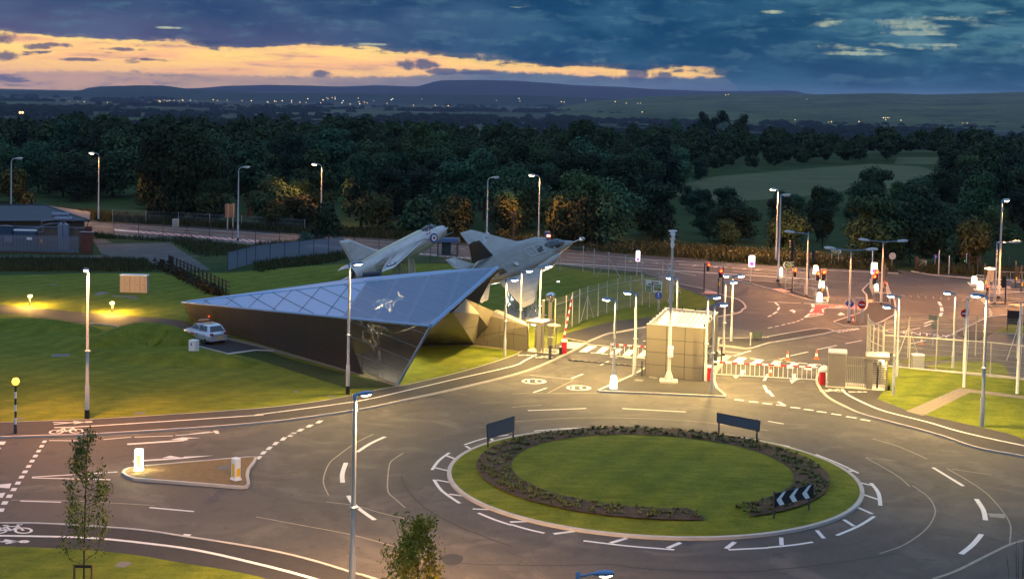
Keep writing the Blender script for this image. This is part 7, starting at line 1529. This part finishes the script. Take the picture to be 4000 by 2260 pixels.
for x in (1.29, -1.29):
    for y in (.77, -.77):
        s_ = 1 if y > 0 else -1; w_ = MB().lathe([(.20, -.1), (.30, -.1), (.315, -.06), (.315, .06), (.30, .1), (.20, .1)], 20, (x, y, .315), 0, (0, s_, 0)).build('wheel', M['tyre'], ca)
        m_ = MB(); cc = Vector((x, y + s_ * .105, .315)); disc(m_, cc, Vector((1, 0, 0)), Vector((0, 0, 1)), .17, .205, 0, 20); disc(m_, cc, Vector((1, 0, 0)), Vector((0, 0, 1)), 0, .05, 0, 10)
        for k in range(7): a = k * 2 * math.pi / 7; d = Vector((math.cos(a), 0, math.sin(a))); q = Vector((-d.z, 0, d.x)) * .025; m_.add([cc + d * .04 - q, cc + d * .18 - q, cc + d * .18 + q, cc + d * .04 + q], ((0, 1, 2, 3),))
        m_.build('rim', M['galv'], w_); MB().lathe([(.34, 0), (.34, .03)], 20, (x, y + s_ * .075, .335), 0, (0, s_, 0)).build('wheel_arch', M['blackpaint'], ca)
for y in (.62, -.62): MB().rbox((-2.03, y, .82), (.14, .30, .16), .03).build('tail_light', mat('tail_lamp_red', (.22, .008, .012), .25) if 'tail_lamp_red' not in bpy.data.materials else bpy.data.materials['tail_lamp_red'], ca); MB().rbox((1.98, y * .9, .64), (.22, .26, .12), .03).build('headlight', M['lens_off'], ca)
MB().box((-2.085, -.1, .52), (.02, .52, .11)).build('number_plate', M['signyellow'], ca)
MB().box((-2.05, 0, .36), (.1, 1.5, .16)).build('bumper', cp, ca)
m_ = MB(); m_.box((.35, .895, .62), (.58, .01, .13), 0, 0); m_.build('door_panel_sign', M['red'], ca); MB().box((.35, .896, .52), (.58, .01, .13)).build('door_panel_sign', M['signyellow'], ca); MB().box((-.32, .893, .66), (.12, .01, .14)).build('door_emblem', M['signblue'], ca)
m_ = MB(); m_.box((.12, 0, 1.53), (.16, 1.16, .07)); lb_ = m_.build('roof_rack', M['blackpaint'], ca); MB().rbox((.12, .0, 1.62), (.24, .95, .13), .03).build('light_bar', mat('amber_light_bar', (.55, .2, .08), .3), lb_)
m_ = MB(); disc(m_, (-.75, 0, 1.487), Vector((.3, 0, 0)), Vector((0, .45, 0)), 0, 1, 0, 18); rn = m_.build('roof_patch', M['signyellow'], ca); m_ = MB(); put_text(m_, '2', (-.75, 0, 1.494), (0, -1, 0), (1, 0, 0), (.7, .55)); m_.build('numeral', M['black'], rn)
MB().tube((-2.1, -.05, .40), (-2.2, -.05, .42), .03, .03, 8).build('tow_ball', M['galv'], ca)
MB().box((.62, .93, .99), (.12, .16, .11)).build('door_mirror', cp, ca); MB().box((-2.045, 0, 1.42), (.14, .9, .03)) if False else None
# ---------------------------------------------------------------- fences
def meshmat(name, base, alpha, scale=14): 
    m_ = bpy.data.materials.new(name); m_.use_nodes = True; t = NT(m_.node_tree); b = t.n['Principled BSDF']; b.inputs['Base Color'].default_value = col(base); b.inputs['Roughness'].default_value = .55; b.inputs['Metallic'].default_value = .3; b.inputs['Alpha'].default_value = alpha; return m_
M['mesh_l'] = meshmat('fine_weld_mesh', (.55, .52, .42), .20); M['mesh_d'] = meshmat('chain_link', (.25, .28, .30), .10); M['mesh_b'] = meshmat('blue_grey_screen', (.20, .25, .34), .82); M['mesh_r'] = meshmat('compound_mesh', (.6, .55, .45), .10)
def fence(name, label, line, h, step, pr, pm, mm, rails=(), wires=(), crank=None, cat='fence', wr=.008, posth=None, braces=()):
    L = [Vector((p[0], p[1], 0)) for p in line]; o = L[0].copy(); t = thing(name, label, cat, o)
    tot = sum((b - a).length for a, b in zip(L, L[1:])); n = max(1, round(tot / step)); pts = []
    for i in range(n + 1):
        s_ = tot * i / n
        for a, b in zip(L, L[1:]):
            d = (b - a).length
            if s_ <= d + 1e-6: pts.append(a.lerp(b, s_ / d)); break
            s_ -= d
    for p in pts:
        m_ = MB(); q = p - o; H = posth or h; m_.tube(q, q + Vector((0, 0, H)), pr, pr, 6)
        if crank: m_.tube(q + Vector((0, 0, H)), q + Vector(crank) + Vector((0, 0, H)), pr, pr * .8, 5)
        m_.build('post', M[pm], t)
    m_ = MB()
    for a, b in zip(pts, pts[1:]): m_.quad(a - o + Vector((0, 0, .05)), b - o + Vector((0, 0, .05)), b - o + Vector((0, 0, h)), a - o + Vector((0, 0, h)))
    m_.build('mesh_panel', M[mm], t)
    if wires:
        m_ = MB()
        for z in wires:
            for a, b in zip(pts, pts[1:]): m_.tube(a - o + Vector((0, 0, z)), b - o + Vector((0, 0, z)), wr, wr, 4, 0, False)
        m_.build('wire_strand', M[pm], t)
    for z, r_ in rails:
        m_ = MB(); m_.path([p - o + Vector((0, 0, z)) for p in pts], r_, 6); m_.build('rail', M[pm], t)
    for i in braces:
        p = pts[min(i, len(pts) - 1)] - o; m_ = MB(); dr_ = (pts[1] - pts[0]).normalized(); m_.tube(p + Vector((0, 0, h * .85)), p - dr_ * 1.4, pr * .7, pr * .7, 5); m_.tube(p + Vector((0, 0, h * .85)), p + dr_ * 1.4, pr * .7, pr * .7, 5); m_.build('brace', M[pm], t)
    return t
M['mesh_post'] = mat('pale_fence_post', (.52, .48, .38), .5, .2)
sec_l = Z(2000, 1130, [(430, 452), (500, 440), (640, 352), (780, 290), (880, 265), (980, 225), (1085, 200), (1175, 185), (1270, 160), (1370, 150), (1500, 135), (1620, 118)])
fence('mesh_fence', 'tall pale security mesh fence curving away from the left turnstile', sec_l, 2.55, 2.2, .045, 'mesh_post', 'mesh_l', ((2.5, .02),), (2.65, 2.8, 2.95), None, posth=3.0, braces=(4, 11))
fence('mesh_fence', 'grey mesh fence round the far side of the lawn under the grey jet', [P(1990, 1045), P(2198, 1058), P(2270, 1057), P(2338, 1078), P(2410, 1092), P(2500, 1112), P(2600, 1128), P(2622, 1175)], 2.6, 3.0, .04, 'galv', 'mesh_d', (), (2.65, 2.8), None, posth=2.9, braces=(5, 9))
fence('chain_link_fence', 'long chain link fence with cranked posts along the near side of the main road', [P(445, 932), P(700, 945), P(1000, 968), P(1340, 992), P(1700, 1020), P(1990, 1044)], 2.1, 3.4, .04, 'dkgrey', 'mesh_d', (), (2.15, 2.3), (.12, -.25, .3), braces=(3, 14, 22))
fence('chain_link_fence', 'thin wire fence along the far pavement of the main road, left', [P(440, 868), P(660, 877), P(1000, 897), P(1190, 910)], 1.9, 5.0, .04, 'galv', 'mesh_d', (), (1.2, 1.8))
fence('screen_fence', 'blue grey screened fence behind the left lawn', [P(889, 1057), P(1000, 1027), P(1180, 1005), P(1338, 988)], 2.0, 2.5, .045, 'dkgrey', 'mesh_b', ((2.0, .03),), (), (.1, -.22, .28))
rf = Z(3000, 1130, [(1152, 782), (1735, 826), (2305, 870), (2575, 905)]) + [P(4300, 1520)]
fence('compound_fence', 'tall mesh fence with a top rail along the right lawn', rf, 2.45, 1.95, .045, 'mesh_post', 'mesh_r', ((2.45, .05), (.08, .05)), (.4, .8, 1.2, 1.6, 2.0), None, wr=.006)
fence('compound_fence', 'bright mesh return fence beside the right turnstile, running back', [P(3446, 1430), P(3400, 1408), P(3388, 1392), P(3386, 1372)], 3.0, .9, .05, 'mesh_post', 'mesh_l', ((3.0, .05), (1.5, .03)), (.6, 1.0, 2.0, 2.5), None)
fence('compound_fence', 'barbed wire topped inner fence of the compound, farther back', [P(3450, 1412), P(3530, 1398), P(3640, 1386), P(3730, 1385), P(3870, 1393), P(4000, 1402), P(4300, 1420)], 2.9, 3.0, .05, 'mesh_post', 'mesh_r', (), (2.0, 2.5, 2.95, 3.1), (.0, -.2, .35), braces=(1, 4, 7))
fence('concrete_plinth', 'low concrete plinth under the compound fence', rf, .16, 30, .06, 'kerb', 'mesh_post', ((.14, .07),), (), None, cat='wall')
t = thing('equipment_box', 'grey box with pale lid behind the compound fence', 'box', P(3588, 1440)); MB().rbox((0, .3, .5), (.85, .6, 1.0), .03).build('body', M['galv'], t); MB().rbox((0, .3, 1.03), (.9, .66, .08), .03).build('lid', M['white'], t)
t = thing('equipment_box', 'dark low box behind the right turnstile', 'box', P(3466, 1428)); MB().rbox((0, .3, .42), (.72, .5, .84), .03).build('body', M['dkgrey'], t); MB().rbox((0, .3, .87), (.76, .54, .06), .02).build('lid', M['blackpaint'], t)
# guard rails on the islands
def guard(line, label, h=1.05):
    L = [Vector((p[0], p[1], .1)) for p in line]; o = L[0].copy(); t = thing('guard_rail', label, 'railing', o, 0, 'pedestrian guard rails at the junction')
    m_ = MB(); bars = MB()
    for a, b in zip(L, L[1:]):
        for z in (.12, h): m_.tube(a - o + Vector((0, 0, z)), b - o + Vector((0, 0, z)), .028, .028, 6)
        n = max(2, int((b - a).length / .16))
        for i in range(n): p = a.lerp(b, i / n) - o; bars.tube(p + Vector((0, 0, .12)), p + Vector((0, 0, h)), .009, .009, 4, 0, False)
        k = max(1, int((b - a).length / 2)); 
        for i in range(k + 1): p = a.lerp(b, i / k) - o; MB().tube(p, p + Vector((0, 0, h)), .03, .03, 6).build('post', M['galv'], t)
    m_.build('rail', M['galv'], t); bars.build('bars', M['galv'], t)
guard(Z(3080, 900, [(75, 1070), (470, 1200)], 4.41), 'near railing of the left junction island'); guard(Z(3080, 900, [(-60, 1035), (200, 1010), (530, 1050)], 4.41), 'far railing of the left junction island')
guard(Z(3080, 900, [(1452, 1150), (1400, 1010)], 4.41), 'left railing of the long island'); guard(Z(3080, 900, [(1470, 1265), (1750, 1285)], 4.41), 'near railing of the long island'); guard(Z(3080, 900, [(1755, 1285), (1690, 1080)], 4.41), 'right railing of the long island'); guard(Z(3080, 900, [(1470, 1095), (1680, 1098)], 4.41), 'far railing of the long island')
guard(Z(3560, 940, [(1230, 1010), (1500, 1005), (1800, 985)], 4.041), 'near railing at the right junction corner'); guard(Z(3560, 940, [(1020, 700), (1180, 720)], 4.041), 'railing beside the rear glowing bollard at right'); guard(Z(3560, 940, [(1200, 640), (1560, 650), (1800, 660)], 4.041), 'far railing at the right edge'); guard(Z(3560, 940, [(1230, 905), (1500, 900)], 4.041), 'middle railing at the right junction corner')
# farm gate and field fence across the road
t = thing('farm_gate', 'white five bar farm gate beyond the side lane', 'gate', P(3586, 1050)); m_ = MB(); a, b = Vector((0, 0, 0)), P(3611, 1056) - P(3586, 1050)
for z in (.25, .5, .75, 1.0, 1.2): m_.tube(Vz(a, z), Vz(b, z), .035, .035, 5)
m_.tube(Vz(a, .25), Vz(b, 1.2), .03, .03, 5); m_.build('bars', M['slab'], t); MB().box((-.2, 0, .75), (.3, .3, 1.5)).build('gate_post', M['wood'], t); MB().box((b.x + .15, b.y, .6), (.16, .16, 1.2)).build('gate_post', M['slab'], t)
# timber post and rail fence with a hedge, left lawn
ln = Z(0, 700, [(1700, 885), (1740, 900), (1850, 948), (1960, 1000), (2080, 1062), (2200, 1122), (2310, 1170)])
t = thing('timber_fence', 'dark timber post and rail fence running down the left lawn to the pavilion', 'fence', ln[0]); m_ = MB(); o = ln[0]
for z in (.45, .85, 1.2): m_.path([p - o + Vector((0, 0, z)) for p in ln], .05, 5)
m_.build('rails', M['dkwood'], t)
for a, b in zip(ln, ln[1:]):
    for k in range(3): p = a.lerp(b, k / 3) - o; MB().box((p.x, p.y, .68), (.13, .13, 1.36)).build('post', M['dkwood'], t)
hd = thing('hedge', 'scrubby brown hedge in front of the dark timber fence', 'hedge', ln[0]); rr = random.Random(31); m_ = MB()
for k in range(2600):
    s_ = rr.random() * (len(ln) - 1); i = int(s_); p = ln[i].lerp(ln[i + 1], s_ - i) - o + Vector((rr.gauss(-.9, .35), rr.gauss(-.35, .3), abs(rr.gauss(.25, .25)))); nn = Vector((rr.gauss(0, 1), rr.gauss(0, 1), rr.gauss(.4, 1))).normalized(); u = nn.orthogonal().normalized(); v = nn.cross(u); q = rr.uniform(.07, .17); m_.add([p - u * q, p + v * q, p + u * q, p - v * q], ((0, 1, 2, 3),))
m_.build('foliage', leafmat('hedge_leaf', (.025, .022, .010), (.05, .042, .02), (.085, .065, .03)), hd)
# ---------------------------------------------------------------- substation building, far left
M['dkduct'] = mat('dark_blue_metal', (.04, .07, .12), .5, .2)
M['brickw'] = ground_mat('red_brick', [(.3, (.09, .03, .022)), (.5, (.13, .045, .032)), (.7, (.17, .065, .045))], [(1, 1), (8, .8)], .9, .2, 30); M['brickt'] = ground_mat('buff_brick', [(.3, (.12, .085, .06)), (.5, (.16, .115, .08)), (.7, (.2, .15, .1))], [(1, 1), (8, .8)], .9, .2, 30)
B0 = Vector((-52.7, 175, 0)); t = thing('substation_building', 'low brick substation building with hipped slate roof at far left', 'building', B0, R(16.5))
x0, x1, y0, y1, ez, rz_ = -72, -52.7, 175, 187, 3.15, 4.4
MB().prism([(x0, y0 + .5), (x1 - .5, y0 + .5), (x1 - .5, y1 - .5), (x0, y1 - .5)], 0, ez).build('wall', M['brickt'], t, B0)
m_ = MB(); e = [Vector((x0, y0 - .2, ez - .1)), Vector((x1 + .2, y0 - .2, ez - .1)), Vector((x1 + .2, y1, ez - .1)), Vector((x0, y1, ez - .1))]; r0, r1 = Vector((x0, 182, rz_)), Vector((-58.2, 182, rz_)); m_.quad(e[0], e[1], r1, r0); m_.poly([e[1], e[2], r1]); m_.quad(e[2], e[3], r0, r1); m_.build('roof', M['slate'], t, B0)
m_ = MB(); m_.tube(r0 - B0, r1 - B0, .12, .12, 6); m_.tube(r1 - B0, e[1] - B0, .09, .09, 5); m_.build('ridge_tile', M['slate'], t); m_ = MB(); m_.tube(e[0] - B0 - Vector((0, .06, .06)), e[1] - B0 - Vector((0, .06, .06)), .09, .09, 6); m_.path([Vector((.1, -.2, ez - .15)), Vector((-.1, .25, ez - .7)), Vector((-.1, .25, .1))], .05, 6); m_.build('gutter', M['blackpaint'], t)
t = thing('brick_wall', 'coped brick wall in front of the substation building', 'wall', (-60, 170.9, 0), 0); MB().box((-5, 0, 1.2), (28, .3, 2.4)).build('wall', M['brickt'], t); MB().box((-5, 0, 2.46), (28.2, .5, .12)).build('coping', M['dkduct'], t)
for x in (-8, -1.5, 8.6): MB().box((x, -.1, 1.35), (.7, .5, 2.7)).build('pier', M['brickw'], t)
pY = P(200, 990).y; pal = thing('palisade_fence', 'pale blue steel palisade fence in front of the substation', 'fence', P(155, 989)); m_ = MB(); rl_ = MB(); xl, xr = P(-60, 986).x - pal.location.x, P(310, 990).x - pal.location.x; n = int((xr - xl) / .165); M['pal'] = mat('steel_palisade', (.20, .215, .27), .5, .35, vary=.1)
for i in range(n + 1):
    x = xl + (xr - xl) * i / n; m_.add([(x - .05, 0, .15), (x, -.03, .15), (x + .05, 0, .15), (x - .05, 0, 2.05), (x, -.03, 2.2), (x + .05, 0, 2.05)], ((0, 1, 4, 3), (1, 2, 5, 4)))
pl_ = m_.build('pales', M['pal'], pal); pl_['kind'] = 'stuff'
for z in (.5, 1.8): rl_.tube((xl, .05, z), (xr, .05, z), .035, .035, 5)
rl_.build('rails', M['pal'], pal); MB().box(((xl + xr) / 2, .1, .06), (xr - xl, .35, .24)).build('plinth', M['brickw'], pal)
px = lambda x: P(x, 989).x - pal.location.x
MB().box((px(112), -.06, 1.72), (.62, .02, .30)).build('white_notice', M['white'], pal); yb = MB().box((px(162.5), -.06, 1.5), (.20, .02, .32)).build('yellow_notice', M['signyellow'], pal); MB().add([(px(162.5) - .06, -.072, 1.45), (px(162.5) + .06, -.072, 1.45), (px(162.5), -.072, 1.57)], ((0, 1, 2),)).build('warning_triangle', M['black'], yb); MB().box((px(25), -.05, 1.6), (.9, .03, .7)).build('blank_panel', M['pal'], pal)
t = thing('brick_pier', 'red brick end wall with blue coping at the right of the palisade fence', 'wall', P(336, 992)); MB().box((0, .3, 1.25), (1.32, .6, 2.5)).build('wall', M['brickw'], t); MB().box((0, .3, 2.55), (1.5, .8, .1)).build('coping', M['dkduct'], t)
for i, (x, y, zz, lb) in enumerate(((238, 838.5, 172.5, 'rear grey exhaust silencer drum above the substation yard'), (249, 855, 170.5, 'front grey exhaust silencer drum above the substation yard'))):
    c = PD(x, y, zz); t = thing('silencer_drum', lb, 'tank', c, 0, 'silencer drums'); MB().lathe([(.3, -1.08), (.31, -1.0), (.29, -.98), (.29, .98), (.31, 1.0), (.3, 1.08)], 16, (0, 0, 0), 0, (1, 0, 0)).build('drum', M['pal'], t)
    for dx_ in (-.75, .55): MB().lathe([(.06, .28), (.09, .36), (.05, .4)], 8, (dx_, 0, 0)).build('lug', M['pal'], t)
    MB().tube((.1, 0, -.3), (.1, 0, -c.z + 2.9), .14, .14, 8).build('stack', M['pal'], t)
for i, (x, lb) in enumerate(((238, 'left tall grey generator cabinet behind the palisade fence'), (258.5, 'right tall grey generator cabinet behind the palisade fence'))):
    t = thing('generator_cabinet', lb, 'cabinet', (PD(x, 900, 169.5).x, 169.5, 0), 0, 'generator cabinets'); MB().rbox((0, 0, 1.52), (.58, .7, 3.04), .04).build('body', M['pal'], t); MB().lathe([(.05, 3.04), (.08, 3.12), (.02, 3.18)], 8).build('lifting_eye', M['white'], t)
t = thing('transformer', 'low transformer with pale ribbed top behind the palisade fence', 'transformer', (PD(100, 930, 169.6).x, 169.6, 0)); MB().rbox((0, 0, 1.0), (2.6, 1.1, 2.0), .05).build('tank', M['dkduct'], t); m_ = MB(); [m_.box((-1.1 + i * .55, -.1, 2.2), (.5, .6, .14)) for i in range(5)]; o_ = m_.build('top_cover', M['white'], t)
t = thing('duct_box', 'blue grey duct box at the far left of the substation yard', 'box', (PD(20, 905, 170).x, 170, 0)); MB().rbox((0, 0, 1.3), (1.9, .8, 2.6), .04).build('body', M['dkduct'], t); MB().box((.3, -.3, 2.66), (1.2, .5, .06)).build('lid', M['pal'], t)
pp = lambda q: [PD(x / 5.595, 780 + y / 5.595, 170.2) for x, y in q]
for q, lb in (([(1190, 430), (1080, 445), (905, 465), (905, 600), (750, 630), (300, 640)], 'upper pipe running from the rear silencer drum along the wall'), ([(1350, 500), (1100, 525), (945, 550), (940, 700), (800, 720), (550, 740)], 'lower pipe running from the front silencer drum to the transformer')):
    w_ = pp(q); t = thing('exhaust_pipe', lb, 'pipe', w_[-1]); MB().path([p - w_[-1] for p in w_], .06, 6).build('pipe', M['pal'], t); MB().lathe([(.09, -.1), (.09, .1)], 8, w_[1] - w_[-1], 0, (1, 0, .1)).build('flange', M['pal'], t)
# ---------------------------------------------------------------- young trees in the foreground
def sapling(name, label, base, h, crown, spread, n, seed, leaf_, stake=False, low=.12, lsz=.11):
    rr = random.Random(seed); b = P(*base); t = thing(name, label, 'young tree', b); tr = MB(); lf = MB(); P0 = Vector((0, 0, 0))
    tr.tube(P0, (.03, 0, h * .5), .045, .03, 7); tr.tube((.03, 0, h * .5), (.1, .05, h * .97), .03, .006, 6)
    for i in range(n):
        z = h * (low + (.9 - low) * (i + rr.random() * .7) / n); a = rr.uniform(0, 6.28); f = (z / h - low) / (1 - low); L = spread * (1.05 - f * .85) * rr.uniform(.6, 1.1); st = Vector((.03 + .07 * max(0, z / h - .5), 0, z)); d = Vector((math.cos(a), math.sin(a), 0)); mid = st + d * L * .55 + Vector((0, 0, L * .25)); tip = st + d * L * .85 + Vector((0, 0, L * rr.uniform(.9, 1.5)))
        tr.tube(st, mid, .014, .010, 4); tr.tube(mid, tip, .010, .004, 4)
        for k in range(crown):
            s_ = rr.random() ** .7; p = (mid.lerp(tip, s_) if rr.random() < .85 else st.lerp(mid, .4 + .6 * rr.random())) + Vector((rr.gauss(0, 1), rr.gauss(0, 1), rr.gauss(0, 1))) * .13; ax = Vector((rr.gauss(0, .6), rr.gauss(0, .6), rr.gauss(.5, .6))).normalized(); u = ax.orthogonal().normalized(); u.rotate(Quaternion(ax, rr.uniform(0, 6.28))); q = lsz * rr.uniform(.6, 1.3); lf.add([p - u * q * .16, p + ax * q * .5 - u * q * .02 + u * q * .2, p + ax * q, p + ax * q * .5 - u * q * .22], ((0, 1, 2, 3),))
    tr.build('trunk', M['bark'], t); lf.build('crown', leaf_, t)
    if stake:
        for x in (-.34, .34):
            MB().tube((x, -.1, 0), (x, -.1, 1.32), .045, .045, 7).build('stake', M['wood'], t)
        MB().box((0, -.1, 1.25), (.72, .05, .11)).build('cross_tie', M['dkwood'], t)
M['leaf_d'] = leafmat('sapling_leaf', (.045, .07, .010), (.09, .125, .016), (.16, .17, .03))
sapling('young_tree', 'slim young tree tied between wooden stakes at the lower left', (327, 2330), 6.9, 95, 1.25, 28, 3, M['leaf_d'], True, .18, .14)
sapling('young_tree', 'dense young olive tree poking up at the bottom centre', (1618, 2700), 6.05, 150, 1.5, 34, 5, M['leaf_y'], False, .3, .15)
t = thing('bare_sapling', 'bundle of bare dark twigs at the bottom right corner', 'shrub', P(3985, 2520)); rr = random.Random(2); m_ = MB()
for x, h_ in ((-.55, 3.3), (-.35, 4.1), (-.15, 3.6), (.05, 4.9), (.12, 4.3), (.3, 4.4), (-.05, 3.9)):
    a, b = Vector((x * .4, 0, 0)), Vector((x, rr.uniform(-.2, .2), h_)); m_.tube(a, a.lerp(b, .6), .018, .012, 5); m_.tube(a.lerp(b, .6), b, .012, .004, 5)
    for k in range(9): p = a.lerp(b, rr.uniform(.35, .95)); m_.tube(p, p + Vector((rr.gauss(0, .07), rr.gauss(0, .07), .12)), .006, .003, 4)
m_.build('stems', M['bark'], t)
